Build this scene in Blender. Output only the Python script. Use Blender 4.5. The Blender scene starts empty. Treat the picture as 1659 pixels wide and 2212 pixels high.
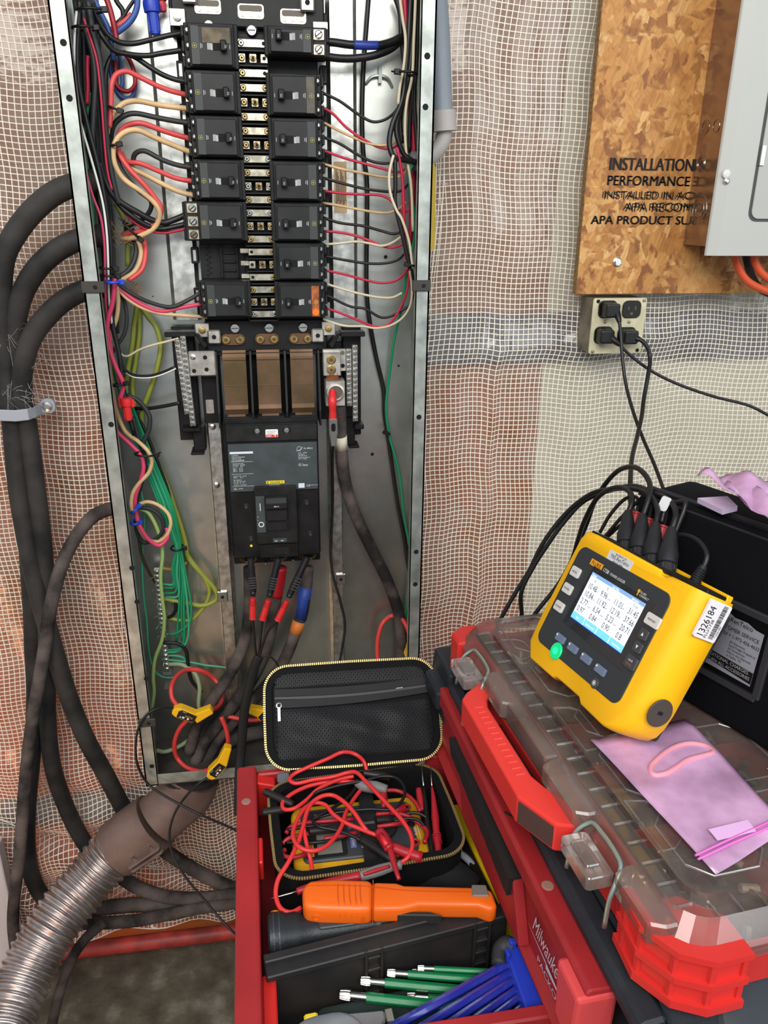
import bpy, bmesh, math, random
import numpy as np
from math import sin, cos, pi, radians, atan2, sqrt, tan
from mathutils import Vector, Matrix
rnd = random.Random(7)
SC = bpy.context.scene
COL = SC.collection

# ---------------------------------------------------------------- camera
FPX, CX, CY = 1700.0, 829.5, 1106.0
PITCH, YAW, ROLL = radians(21.1), radians(8.4), radians(0.45)
CAM = Vector((0.0, -1.37, 1.57))
FWD = Vector((sin(YAW)*cos(PITCH), cos(YAW)*cos(PITCH), -sin(PITCH)))
_r = Vector((cos(YAW), -sin(YAW), 0.0)); _u = _r.cross(FWD)
RGT = _r*cos(ROLL) + _u*sin(ROLL); UPV = -_r*sin(ROLL) + _u*cos(ROLL)
cd = bpy.data.cameras.new('camera'); cam = bpy.data.objects.new('camera', cd); COL.objects.link(cam)
cd.sensor_fit = 'VERTICAL'; cd.sensor_height = 36.0; cd.lens = 36.0*FPX/2212.0
cd.clip_start = 0.02
cam.matrix_world = Matrix((( RGT.x, UPV.x, -FWD.x, CAM.x), (RGT.y, UPV.y, -FWD.y, CAM.y), (RGT.z, UPV.z, -FWD.z, CAM.z), (0, 0, 0, 1)))
SC.camera = cam

# ---------------------------------------------------------------- light and exposure
wd = bpy.data.worlds.new('daylight'); SC.world = wd; wd.use_nodes = True
bg = wd.node_tree.nodes['Background']; bg.inputs[0].default_value = (0.86, 0.92, 1.0, 1); bg.inputs[1].default_value = 0.50
def area(name, loc, target, sx, sy, power, col):
    l = bpy.data.lights.new(name, 'AREA'); l.shape = 'RECTANGLE'; l.size = sx; l.size_y = sy; l.energy = power; l.color = col
    o = bpy.data.objects.new(name, l); COL.objects.link(o); o.location = loc
    o.rotation_euler = (Vector(target)-Vector(loc)).to_track_quat('-Z', 'Y').to_euler()
    return o
area('ceiling_lamp', (-0.35, -2.35, 2.75), (0.0, -0.2, 1.2), 2.0, 1.1, 66, (1.0, 0.97, 0.92))
area('door_daylight', (2.2, -3.0, 2.4), (0.2, -0.2, 1.0), 1.6, 2.0, 42, (0.93, 0.97, 1.0))
area('warm_bounce_fill', (-0.75, -1.15, 0.30), (-0.42, 0.0, 0.60), 0.25, 0.25, 2.4, (1.0, 0.50, 0.24))  # added unseen fill, stands in for sunlight bounced off the red drawer
SC.view_settings.view_transform = 'Standard'; SC.view_settings.look = 'None'
SC.view_settings.gamma = 1.0; SC.view_settings.use_curve_mapping = False
SC.view_settings.exposure = 0.0

# ---------------------------------------------------------------- pixel rays to places in the room
def ray(px, py): return FWD + RGT*((px-CX)/FPX) - UPV*((py-CY)/FPX)
def P(px, py, y):
    d = ray(px, py); return CAM + d*((y-CAM.y)/d.y)
def Q(px, py, z):
    d = ray(px, py); return CAM + d*((z-CAM.z)/d.z)

# ---------------------------------------------------------------- materials
def lin(c):
    c = c/255.0
    return c/12.92 if c <= 0.04045 else ((c+0.055)/1.055)**2.4
def L3(c): return (lin(c[0]), lin(c[1]), lin(c[2]), 1.0)
MATS = {}
def mat(name, c, rough=0.5, metal=0.0, vary=0.0, vscale=30, c2=None, bump=0.0, bscale=200, spec=0.5, emit=0.0, alpha=1.0, stretch=None, trans=0.0, coat=0.0, ior=1.45, vary2=None):
    if name in MATS: return MATS[name]
    m = bpy.data.materials.new(name); m.use_nodes = True; nt = m.node_tree; b = nt.nodes['Principled BSDF']
    b.inputs['Base Color'].default_value = L3(c); b.inputs['Roughness'].default_value = rough; b.inputs['Metallic'].default_value = metal
    b.inputs['Specular IOR Level'].default_value = spec; b.inputs['Alpha'].default_value = alpha; b.inputs['IOR'].default_value = ior
    b.inputs['Transmission Weight'].default_value = trans; b.inputs['Coat Weight'].default_value = coat
    tc = None
    def coords():
        tc = nt.nodes.new('ShaderNodeTexCoord'); mp = nt.nodes.new('ShaderNodeMapping')
        nt.links.new(tc.outputs['Object'], mp.inputs[0])
        if stretch: mp.inputs['Scale'].default_value = stretch
        return mp.outputs[0]
    if vary or c2:
        n = nt.nodes.new('ShaderNodeTexNoise'); n.inputs['Scale'].default_value = vscale; n.inputs['Detail'].default_value = 5
        nt.links.new(coords(), n.inputs['Vector'])
        r = nt.nodes.new('ShaderNodeValToRGB'); r.color_ramp.elements[0].position = 0.36; r.color_ramp.elements[1].position = 0.66
        a = c2 if c2 else tuple(max(0, x*(1-vary)) for x in c)
        r.color_ramp.elements[0].color = L3(a); r.color_ramp.elements[1].color = L3(c if c2 else tuple(min(255, x*(1+vary)) for x in c))
        nt.links.new(n.outputs['Fac'], r.inputs[0]); nt.links.new(r.outputs[0], b.inputs['Base Color'])
    if bump:
        n = nt.nodes.new('ShaderNodeTexNoise'); n.inputs['Scale'].default_value = bscale; n.inputs['Detail'].default_value = 3
        nt.links.new(coords(), n.inputs['Vector'])
        bp = nt.nodes.new('ShaderNodeBump'); bp.inputs['Strength'].default_value = bump; bp.inputs['Distance'].default_value = 0.002
        nt.links.new(n.outputs['Fac'], bp.inputs['Height']); nt.links.new(bp.outputs[0], b.inputs['Normal'])
    if emit:
        b.inputs['Emission Color'].default_value = L3(c); b.inputs['Emission Strength'].default_value = emit
    MATS[name] = m; return m

# ---------------------------------------------------------------- mesh builder
class Fr:
    """a local frame: origin and three axes"""
    def __init__(s, o, x=(1,0,0), y=(0,1,0), z=(0,0,1)):
        s.o = Vector(o); s.x = Vector(x); s.y = Vector(y); s.z = Vector(z)
    def __call__(s, p): return s.o + s.x*p[0] + s.y*p[1] + s.z*p[2]
    def at(s, p): return Fr(s(p), s.x, s.y, s.z)
    def d(s, p): return s.x*p[0] + s.y*p[1] + s.z*p[2]
def frot(o, az=0.0, x_up=0.0, lean=0.0):
    m = Matrix.Rotation(az, 3, 'Z') @ Matrix.Rotation(-x_up, 3, 'Y') @ Matrix.Rotation(lean, 3, 'X')
    return Fr(o, m.col[0], m.col[1], m.col[2])
WF = Fr((0,0,0))
TEXTS = {}
TINY = {'print', 'grip_ribs', 'slots', 'seam', 'raised_mark', 'sleeve_rings', 'thread_rings', 'relief_rings', 'grip_rings', 'knurl_ribs', 'latch_mark', 'copper_strands', 'readings', 'bar_text', 'card_print', 'rule', 'plug_ribs', 'slot'}
class MB:
    def __init__(s, fr=WF): s.v = []; s.f = []; s.fr = fr
    def add(s, vs, fs, fr=None):
        fr = fr or s.fr; n = len(s.v); s.v += [fr(p) for p in vs]; s.f += [tuple(n+i for i in f) for f in fs]; return s
    def box(s, x0, x1, y0, y1, z0, z1, fr=None, top=None):
        t = top or (0,0,0,0)   # inset of the top face: x0,x1,y0,y1
        vs = [(x0,y0,z0),(x1,y0,z0),(x1,y1,z0),(x0,y1,z0),(x0+t[0],y0+t[2],z1),(x1-t[1],y0+t[2],z1),(x1-t[1],y1-t[3],z1),(x0+t[0],y1-t[3],z1)]
        return s.add(vs, [(0,3,2,1),(4,5,6,7),(0,1,5,4),(1,2,6,5),(2,3,7,6),(3,0,4,7)], fr)
    def prism(s, poly, a0, a1, axis='y', fr=None, inset=None):
        """poly in the plane across the axis: axis y -> (x,z), z -> (x,y), x -> (y,z)"""
        def mk(p, a):
            return (p[0], a, p[1]) if axis == 'y' else (p[0], p[1], a) if axis == 'z' else (a, p[0], p[1])
        n = len(poly)
        ar = sum(poly[i][0]*poly[(i+1)%n][1]-poly[(i+1)%n][0]*poly[i][1] for i in range(n))
        pl = list(poly) if ar > 0 else list(poly)[::-1]
        vs = [mk(p, a0) for p in pl]+[mk(p, a1) for p in pl]
        flip = (axis == 'y')
        lo, hi = (a0 < a1), True
        f = [tuple(range(n)), tuple(range(2*n-1, n-1, -1))]+[(i, i+n, (i+1)%n+n, (i+1)%n) for i in range(n)]
        if (a0 < a1) != flip: f = [tuple(reversed(q)) for q in f]
        return s.add(vs, f, fr)
    def cyl(s, c, ax, r0, h, r1=None, n=12, fr=None, cap=True, a0=0.0):
        fr = fr or s.fr; c = fr(c); ax = fr.d(ax).normalized(); r1 = r0 if r1 is None else r1
        u = ax.orthogonal().normalized(); w = ax.cross(u)
        k = len(s.v)
        for r, t in ((r0, 0), (r1, h)):
            s.v += [c+ax*t+(u*cos(a0+2*pi*i/n)+w*sin(a0+2*pi*i/n))*r for i in range(n)]
        s.f += [(k+i, k+(i+1)%n, k+n+(i+1)%n, k+n+i) for i in range(n)]
        if cap: s.f += [tuple(k+n-1-i for i in range(n)), tuple(k+n+i for i in range(n))]
        return s
    def lathe(s, c, ax, prof, n=16, fr=None):
        fr = fr or s.fr; c = fr(c); ax = fr.d(ax).normalized(); u = ax.orthogonal().normalized(); w = ax.cross(u); k = len(s.v)
        for r, t in prof: s.v += [c+ax*t+(u*cos(2*pi*i/n)+w*sin(2*pi*i/n))*r for i in range(n)]
        for j in range(len(prof)-1):
            s.f += [(k+j*n+i, k+j*n+(i+1)%n, k+(j+1)*n+(i+1)%n, k+(j+1)*n+i) for i in range(n)]
        s.f += [tuple(k+n-1-i for i in range(n)), tuple(k+(len(prof)-1)*n+i for i in range(n))]
        return s
    def ring(s, c, ax, R, r, n=20, m=6, fr=None):
        fr = fr or s.fr; c = fr(c); ax = fr.d(ax).normalized(); u = ax.orthogonal().normalized(); w = ax.cross(u)
        return s.tube([c+(u*cos(2*pi*i/n)+w*sin(2*pi*i/n))*R for i in range(n)], r, m=m, closed=True, smooth=0, fr=WF)
    def tube(s, pts, r, m=8, closed=False, smooth=6, fr=None, flat=None, cap=True):
        fr = fr or s.fr; pts = [fr(p) for p in pts]
        rr = list(r) if isinstance(r, (list, tuple)) else [r]*len(pts)
        if any(isinstance(q, tuple) for q in rr): rr = [q if isinstance(q, tuple) else (q, q) for q in rr]
        if smooth: pts, rr = spline(pts, rr, smooth, closed)
        n = len(pts); k = len(s.v); N = None
        for i in range(n):
            a = pts[i-1] if (i > 0 or closed) else pts[0]; b = pts[(i+1)%n] if (i < n-1 or closed) else pts[-1]
            t = (b-a)
            t = t.normalized() if t.length > 1e-9 else Vector((0,0,1))
            if N is None: N = t.orthogonal().normalized() if flat is None else (Vector(flat)-t*t.dot(Vector(flat))).normalized()
            else:
                N = (N - t*t.dot(N)); N = N.normalized() if N.length > 1e-9 else t.orthogonal().normalized()
                if flat is not None: N = (Vector(flat)-t*t.dot(Vector(flat))).normalized()
            B = t.cross(N); q = rr[i]
            ra, rb = (q if not isinstance(q, tuple) else q[0]), (q if not isinstance(q, tuple) else q[1])
            s.v += [pts[i]+N*(cos(2*pi*j/m)*ra)+B*(sin(2*pi*j/m)*rb) for j in range(m)]
        for i in range(n if closed else n-1):
            i2 = (i+1) % n
            s.f += [(k+i*m+j, k+i*m+(j+1)%m, k+i2*m+(j+1)%m, k+i2*m+j) for j in range(m)]
        if not closed and cap: s.f += [tuple(k+m-1-j for j in range(m)), tuple(k+(n-1)*m+j for j in range(m))]
        return s
    def quad(s, a, b, c, d, fr=None): return s.add([a, b, c, d], [(0,1,2,3)], fr)
    def poly(s, pts, fr=None): return s.add(pts, [tuple(range(len(pts)))], fr)
    def text(s, t, o, right, up, size, fr=None, align='LEFT', wide=1.0):
        fr = fr or s.fr
        if t not in TEXTS:
            cu = bpy.data.curves.new('t', 'FONT'); cu.body = t; cu.size = 1.0; cu.resolution_u = 3
            ob = bpy.data.objects.new('t', cu); COL.objects.link(ob)
            me = bpy.data.meshes.new_from_object(ob.evaluated_get(bpy.context.evaluated_depsgraph_get()))
            TEXTS[t] = ([tuple(v.co) for v in me.vertices], [tuple(p.vertices) for p in me.polygons])
            bpy.data.objects.remove(ob); bpy.data.curves.remove(cu); bpy.data.meshes.remove(me)
        vs, fs = TEXTS[t]
        if not vs: return s
        w = max(v[0] for v in vs)*wide
        off = 0 if align == 'LEFT' else -w/2 if align == 'CENTER' else -w
        R = Vector(right).normalized(); U = Vector(up).normalized(); O = Vector(o)
        return s.add([O+R*((v[0]*wide+off)*size)+U*(v[1]*size) for v in vs], fs, fr)
    def build(s, name, m, parent=None, bevel=0.0, seg=1, smooth=False, kind=None, label=None, subd=0, angle=30, solid=0):
        me = bpy.data.meshes.new(name); me.from_pydata([tuple(v) for v in s.v], [], s.f); me.update()
        if bevel:
            bm = bmesh.new(); bm.from_mesh(me)
            bmesh.ops.remove_doubles(bm, verts=bm.verts, dist=1e-6)
            ed = [e for e in bm.edges if len(e.link_faces) == 2 and e.calc_face_angle(0) > radians(angle)]
            bmesh.ops.bevel(bm, geom=ed, offset=bevel, segments=seg, affect='EDGES', profile=0.5, clamp_overlap=True)
            bm.to_mesh(me); bm.free()
        if smooth: me.shade_smooth() if not bevel else me.shade_smooth()
        if smooth and smooth != 'all':
            try: me.set_sharp_from_angle(angle=radians(40))
            except Exception: pass
        o = bpy.data.objects.new(name, me); COL.objects.link(o)
        if m: me.materials.append(m)
        if parent: link(o, parent)
        if kind is None and name in TINY: kind = 'stuff'
        if kind: o['kind'] = kind
        if label: o['label'] = label
        if subd:
            md = o.modifiers.new('s', 'SUBSURF'); md.levels = subd; md.render_levels = subd
        if solid:
            md = o.modifiers.new('t', 'SOLIDIFY'); md.thickness = solid
        return o
def world_of(o):
    m = o.matrix_basis.copy(); return (world_of(o.parent) @ o.matrix_parent_inverse @ m) if o.parent else m
def link(o, p):
    o.parent = p; o.matrix_parent_inverse = world_of(p).inverted()
def spline(pts, rr, k, closed=False):
    n = len(pts); out = []; ro = []
    if n < 3 and not closed: return pts, rr
    rng = range(n if closed else n-1)
    for i in rng:
        p1, p2 = pts[i], pts[(i+1)%n]
        p0 = pts[i-1] if (i > 0 or closed) else p1*2-p2
        p3 = pts[(i+2)%n] if (i+2 < n or closed) else p2*2-p1
        d1 = max((p1-p0).length, 1e-6)**.5; d2 = max((p2-p1).length, 1e-6)**.5; d3 = max((p3-p2).length, 1e-6)**.5
        m1 = (p2-p1) + ((p1-p0)/d1 - (p2-p0)/(d1+d2))*d2
        m2 = (p2-p1) + ((p3-p2)/d3 - (p3-p1)/(d2+d3))*d2
        for j in range(k):
            t = j/k; t2, t3 = t*t, t*t*t
            out.append(p1*(2*t3-3*t2+1)+m1*(t3-2*t2+t)+p2*(-2*t3+3*t2)+m2*(t3-t2))
            a, b = rr[i], rr[(i+1)%n]
            ro.append(a+(b-a)*t if not isinstance(a, tuple) else (a[0]+(b[0]-a[0])*t, a[1]+(b[1]-a[1])*t))
    if not closed: out.append(pts[-1]); ro.append(rr[-1])
    return out, ro
def thing(name, label, cat, loc, group=None):
    o = bpy.data.objects.new(name, None); COL.objects.link(o); o.empty_display_size = 0.02
    o.location = loc; o['label'] = label; o['category'] = cat
    if group: o['group'] = group
    return o
def tag(o, label, cat, group=None):
    o['label'] = label; o['category'] = cat
    if group: o['group'] = group
    return o
def copy_part(o, parent, move):
    c = o.copy(); COL.objects.link(c); c.parent = parent
    c.matrix_parent_inverse = world_of(parent).inverted(); c.location = Vector(o.location)+Vector(move); return c
def rrect(x0, x1, z0, z1, r, n=4):
    out = []
    for cx, cz, a in ((x1-r, z1-r, 0), (x0+r, z1-r, pi/2), (x0+r, z0+r, pi), (x1-r, z0+r, 3*pi/2)):
        out += [(cx+r*cos(a+pi/2*i/n), cz+r*sin(a+pi/2*i/n)) for i in range(n+1)]
    return out
def screw(mb, c, ax, r, h=0.0015, slot=True, up=(0,0,1), fr=None):
    """round head with a cut slot: two half discs"""
    fr = fr or mb.fr
    mb.lathe(c, ax, [(r, 0), (r, h*.6), (r*.75, h)], n=12, fr=fr)
    return mb

# ---- shared materials
BLK = mat('black_plastic', (21, 21, 22), .5, vary=.35, vscale=25, spec=.35)
BLKM = mat('breaker_black', (27, 28, 28), .55, vary=.25, vscale=40, bump=.04, bscale=300, spec=.35)
BLK2 = mat('breaker_face', (35, 36, 37), .45, vary=.12, vscale=20, spec=.35)
GREYP = mat('label_grey', (64, 71, 73), .5, vary=.08, spec=.3)
DARK = mat('deep_dark', (8, 8, 8), .8)
GALV = mat('galvanised', (200, 204, 198), .36, 1.0, vary=.035, vscale=26, bump=.008, bscale=40)
GALVR = mat('galvanised_rail', (212, 214, 208), .36, 1.0, vary=.13, vscale=75, bump=.05, bscale=85)
RIM = mat('rim_steel', (172, 178, 172), .42, .7, vary=.12, vscale=35)
TIN = mat('tinned', (206, 200, 178), .28, 1.0, vary=.14, vscale=120)
STEEL = mat('screw_steel', (214, 214, 208), .25, 1.0)
BRASS = mat('brass', (196, 166, 108), .3, 1.0, vary=.15, vscale=150)
COPPER = mat('aged_copper', (122, 94, 76), .5, .85, c2=(88, 74, 52), vscale=16, bump=.02)
ALU = mat('aluminium', (196, 192, 184), .42, .9, vary=.1, vscale=60)
WHITE = mat('print_white', (225, 228, 226), .6)
PRGREY = mat('print_grey', (168, 174, 174), .6)
OLIVE = mat('print_olive', (150, 148, 84), .6)
INK = mat('ink', (22, 20, 18), .7)
RED = mat('tool_red', (196, 40, 40), .42, vary=.1, vscale=14)
REDD = mat('drawer_red', (168, 40, 44), .48, c2=(146, 34, 38), vscale=10, bump=.04, bscale=400)
# ================================================================ setting
def node_mat(name):
    m = bpy.data.materials.new(name); m.use_nodes = True; nt = m.node_tree
    return m, nt, nt.nodes['Principled BSDF'], nt.nodes.new, nt.links.new
def ramp(N, stops):
    r = N('ShaderNodeValToRGB'); e = r.color_ramp.elements
    while len(e) < len(stops): e.new(.5)
    for i, (p, c) in enumerate(stops): e[i].position = p; e[i].color = L3(c)
    return r
# floor
m, nt, b, N, K = node_mat('concrete_floor')
tc = N('ShaderNodeTexCoord'); n1 = N('ShaderNodeTexNoise'); n1.inputs['Scale'].default_value = 16; n1.inputs['Detail'].default_value = 9
K(tc.outputs['Object'], n1.inputs['Vector']); r = ramp(N, [(.34, (70, 64, 52)), (.55, (96, 90, 76)), (.74, (140, 138, 126))]); K(n1.outputs['Fac'], r.inputs[0])
K(r.outputs[0], b.inputs['Base Color']); b.inputs['Roughness'].default_value = .85
n2 = N('ShaderNodeTexNoise'); n2.inputs['Scale'].default_value = 90; n2.inputs['Detail'].default_value = 4; K(tc.outputs['Object'], n2.inputs['Vector'])
bp = N('ShaderNodeBump'); bp.inputs['Strength'].default_value = .4; bp.inputs['Distance'].default_value = .004; K(n2.outputs['Fac'], bp.inputs['Height']); K(bp.outputs[0], b.inputs['Normal'])
o = MB().box(-2.2, 2.6, -4.8, 0.06, -.1, 0).build('floor', m); o['kind'] = 'structure'
# brick wall: a painted block part at the far side
m, nt, b, N, K = node_mat('brick_wall')
tc = N('ShaderNodeTexCoord'); sp = N('ShaderNodeSeparateXYZ'); K(tc.outputs['Object'], sp.inputs[0])
cb = N('ShaderNodeCombineXYZ'); K(sp.outputs['X'], cb.inputs[0]); K(sp.outputs['Z'], cb.inputs[1])
br = N('ShaderNodeTexBrick'); br.inputs['Scale'].default_value = 1; br.inputs['Brick Width'].default_value = .2; br.inputs['Row Height'].default_value = .0677
br.inputs['Mortar Size'].default_value = .005; br.inputs['Color1'].default_value = L3((156, 96, 50)); br.inputs['Color2'].default_value = L3((112, 68, 40)); br.inputs['Mortar'].default_value = L3((150, 122, 88))
K(cb.outputs[0], br.inputs['Vector'])
n1 = N('ShaderNodeTexNoise'); n1.inputs['Scale'].default_value = 3.5; n1.inputs['Detail'].default_value = 4; K(tc.outputs['Object'], n1.inputs['Vector'])
r1 = ramp(N, [(.33, (140, 88, 42)), (.5, (168, 98, 36)), (.68, (190, 92, 40))]); K(n1.outputs['Fac'], r1.inputs[0])
mx = N('ShaderNodeMix'); mx.data_type = 'RGBA'; mx.inputs[0].default_value = .62; K(br.outputs['Color'], mx.inputs[6])
hz = N('ShaderNodeMapRange'); hz.inputs[1].default_value = 1.15; hz.inputs[2].default_value = 1.55; K(sp.outputs['Z'], hz.inputs[0]); pale = N('ShaderNodeMix'); pale.data_type = 'RGBA'; K(hz.outputs[0], pale.inputs[0]); K(r1.outputs[0], pale.inputs[6]); pale.inputs[7].default_value = L3((152, 120, 94))
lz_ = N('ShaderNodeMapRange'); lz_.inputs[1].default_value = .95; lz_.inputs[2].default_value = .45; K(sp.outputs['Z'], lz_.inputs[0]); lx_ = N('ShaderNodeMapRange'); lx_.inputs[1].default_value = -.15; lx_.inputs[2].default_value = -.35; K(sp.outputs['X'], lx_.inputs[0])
lm_ = N('ShaderNodeMath'); lm_.operation = 'MULTIPLY'; K(lz_.outputs[0], lm_.inputs[0]); K(lx_.outputs[0], lm_.inputs[1]); warm = N('ShaderNodeMix'); warm.data_type = 'RGBA'; K(lm_.outputs[0], warm.inputs[0]); K(pale.outputs[2], warm.inputs[6]); warm.inputs[7].default_value = L3((236, 116, 52)); K(warm.outputs[2], mx.inputs[7])  # orange glow of light put into the brick colour, low at the left
gt = N('ShaderNodeMath'); gt.operation = 'GREATER_THAN'; gt.inputs[1].default_value = .505; K(sp.outputs['X'], gt.inputs[0])
m2 = N('ShaderNodeMix'); m2.data_type = 'RGBA'; K(gt.outputs[0], m2.inputs[0]); K(mx.outputs[2], m2.inputs[6]); m2.inputs[7].default_value = L3((196, 190, 168))
K(m2.outputs[2], b.inputs['Base Color']); b.inputs['Roughness'].default_value = .9
bp = N('ShaderNodeBump'); bp.inputs['Strength'].default_value = .6; bp.inputs['Distance'].default_value = .006; K(br.outputs['Fac'], bp.inputs['Height']); bp.invert = True; K(bp.outputs[0], b.inputs['Normal'])
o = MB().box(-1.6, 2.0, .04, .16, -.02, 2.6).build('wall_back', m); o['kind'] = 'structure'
bm_ = mat('beam_grey', (92, 90, 88), .8, vary=.2, vscale=12)
o = MB().box(.22, 2.0, .022, .04, 1.31, 1.395).build('trim_1', bm_); o['kind'] = 'structure'
o = MB().box(-1.6, -.1, .02, .04, .36, .42).build('trim_2', mat('trim_board', (128, 110, 96), .8, vary=.2, vscale=8)); o['kind'] = 'structure'

# ================================================================ reinforced plastic sheeting
def sheet_y(u, v):
    y = -.004 + .006*np.sin(2*pi*(u/.37)+1.3*np.sin(2.3*v)) + .0035*np.sin(2*pi*u/.115+4*v) + .002*np.sin(2*pi*v/.21+9*u)
    low = np.clip((.62-v)/.3, 0, 1)*np.clip((-.18-u)/.1, 0, 1)
    y = y - low*(.012+.015*np.sin(2*pi*v/.115+6*u+1.5*np.sin(11*u))+.006*np.sin(2*pi*(v+.6*u)/.07))
    y = y - .020*np.exp(-((u-(.405-.04*(1.35-v)))/.012)**2)*np.clip((1.42-v)/.1, 0, 1)
    y = y - .010*np.exp(-((u-(.33+.02*np.sin(5*v)))/.02)**2)
    y = y - .012*np.exp(-((v-(1.34+.06*(u-.5)))/.018)**2)*np.clip((u-.3)/.1, 0, 1)*np.clip((.8-u)/.1, 0, 1)
    near = (np.abs(u+.004) < .275) & (v > .5)
    y = np.where(near, np.maximum(y, -.016), y)
    return np.maximum(y, -.033)
def sheet_p(u, v):
    du = .004*np.sin(2*pi*v/.5+5*u)+.002*np.sin(2*pi*v/.17+3*u); dv = .004*np.sin(2*pi*u/.42+2*v)+.002*np.sin(2*pi*u/.15)
    dv = dv + .009*np.clip((.62-v)/.3, 0, 1)*np.sin(2*pi*u/.13)
    return np.stack([u+du, sheet_y(u, v), v+dv], -1)
def np_mesh(name, V, F, m, parent, smooth=True):
    me = bpy.data.meshes.new(name); V = V.reshape(-1, 3).astype(np.float32); F = F.reshape(-1, 4).astype(np.int32)
    me.vertices.add(len(V)); me.vertices.foreach_set('co', V.ravel()); me.loops.add(F.size); me.loops.foreach_set('vertex_index', F.ravel())
    me.polygons.add(len(F)); me.polygons.foreach_set('loop_start', np.arange(0, F.size, 4, dtype=np.int32)); me.polygons.foreach_set('loop_total', np.full(len(F), 4, np.int32))
    me.update(calc_edges=True); me.validate()
    if smooth: me.shade_smooth()
    me.materials.append(m); o = bpy.data.objects.new(name, me); COL.objects.link(o); link(o, parent); return o
def grid_faces(a, b):
    i = np.arange(a-1)[:, None]*b+np.arange(b-1)[None, :]
    return np.stack([i, i+b, i+b+1, i+1], -1)
film, nt, b, N, K = node_mat('clear_film')
out = nt.nodes['Material Output']; nt.nodes.remove(b)
tr = N('ShaderNodeBsdfTransparent'); df = N('ShaderNodeBsdfDiffuse'); df.inputs[0].default_value = (.82, .82, .84, 1); tl = N('ShaderNodeBsdfTranslucent'); tl.inputs[0].default_value = (.8, .8, .8, 1)
gl = N('ShaderNodeBsdfGlossy'); gl.inputs['Roughness'].default_value = .16
nz = N('ShaderNodeTexNoise'); nz.inputs['Scale'].default_value = 14; nz.inputs['Detail'].default_value = 6; tc = N('ShaderNodeTexCoord'); K(tc.outputs['Object'], nz.inputs['Vector'])
mr = N('ShaderNodeMapRange'); mr.inputs[1].default_value = .3; mr.inputs[2].default_value = .75; mr.inputs[3].default_value = .03; mr.inputs[4].default_value = .15; K(nz.outputs['Fac'], mr.inputs[0])
a1 = N('ShaderNodeMixShader'); K(mr.outputs[0], a1.inputs[0]); K(tr.outputs[0], a1.inputs[1]); K(df.outputs[0], a1.inputs[2])
a2 = N('ShaderNodeMixShader'); a2.inputs[0].default_value = .05; K(a1.outputs[0], a2.inputs[1]); K(gl.outputs[0], a2.inputs[2]); K(a2.outputs[0], out.inputs[0])
n2 = N('ShaderNodeTexNoise'); n2.inputs['Scale'].default_value = 60; K(tc.outputs['Object'], n2.inputs['Vector']); bp = N('ShaderNodeBump'); bp.inputs['Strength'].default_value = .35; bp.inputs['Distance'].default_value = .004
K(n2.outputs['Fac'], bp.inputs['Height']); K(bp.outputs[0], gl.inputs['Normal'])
thread = mat('scrim_white', (240, 232, 218), .7)
sheeting = thing('plastic_sheeting', 'clear plastic sheeting reinforced with a white thread grid hung over the brick wall', 'sheeting', (0, 0, 0))
def make_sheet(u0, u1, v0, v1, pu, pv, fn, w=.00074, part='film', part2='scrim'):
    us = np.arange(u0, u1, .018); vs = np.arange(v0, v1, .018)
    U, V = np.meshgrid(us, vs, indexing='ij'); np_mesh(part, fn(U, V), grid_faces(len(us), len(vs)), film, sheeting)
    VV, FF, k = [], [], 0
    for horiz in (0, 1):
        lines = np.arange(v0, v1, pv) if horiz else np.arange(u0, u1, pu); run = us if horiz else vs
        A, B = np.meshgrid(lines, run, indexing='ij')
        rs = []
        for off, lift in ((-w, 0), (0, .0011), (w, 0)):
            p = fn(B, A+off) if horiz else fn(A+off, B)
            p = p.copy(); p[..., 1] -= .0006+lift; rs.append(p)
        S = np.stack(rs, 2)                       # line, run, 3, xyz
        nl, nr = S.shape[:2]; base = k+(np.arange(nl)[:, None]*nr+np.arange(nr-1)[None, :])*3
        for j in (0, 1):
            FF.append(np.stack([base+j, base+3+j, base+4+j, base+1+j], -1).reshape(-1, 4))
        VV.append(S.reshape(-1, 3)); k += nl*nr*3
    o = np_mesh(part2, np.concatenate(VV), np.concatenate(FF), thread, sheeting); o['kind'] = 'stuff'
make_sheet(-1.2, 1.6, .078, 2.3, .0088, .0088, sheet_p)
def fold_r(u, v):
    p = sheet_p(u, v); e = .012*np.sin(4.2*v)+.005*np.sin(13*v); p[..., 0] = .247+(u+e*(u/.03)); p[..., 1] = -.036-.010*np.sin(np.clip(u/.034, 0, 1)*pi); return p
make_sheet(0, .034, .55, 2.1, .0052, .0084, fold_r, .0006)
def fold_l(u, v):
    p = sheet_p(u, v); e = .010*np.sin(9*v+1); p[..., 0] = -.257-(u*1.0+e*(u/.03)); p[..., 1] = -.036-.008*np.sin(np.clip(u/.03, 0, 1)*pi); return p
make_sheet(0, .032, .72, 1.2, .0065, .0086, fold_l, .0006)

# ---- pipe on the floor along the wall, pale cabinet at the side
mb = MB(); mb.tube([(-1.3, -.03, .056), (-.5, -.032, .056), (.3, -.03, .058), (1.4, -.03, .056)], .017, m=14)
tag(mb.build('red_pipe', mat('red_pipe_paint', (150, 52, 46), .5, vary=.2, vscale=20), smooth=True), 'red painted pipe lying along the foot of the wall', 'pipe')
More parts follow.
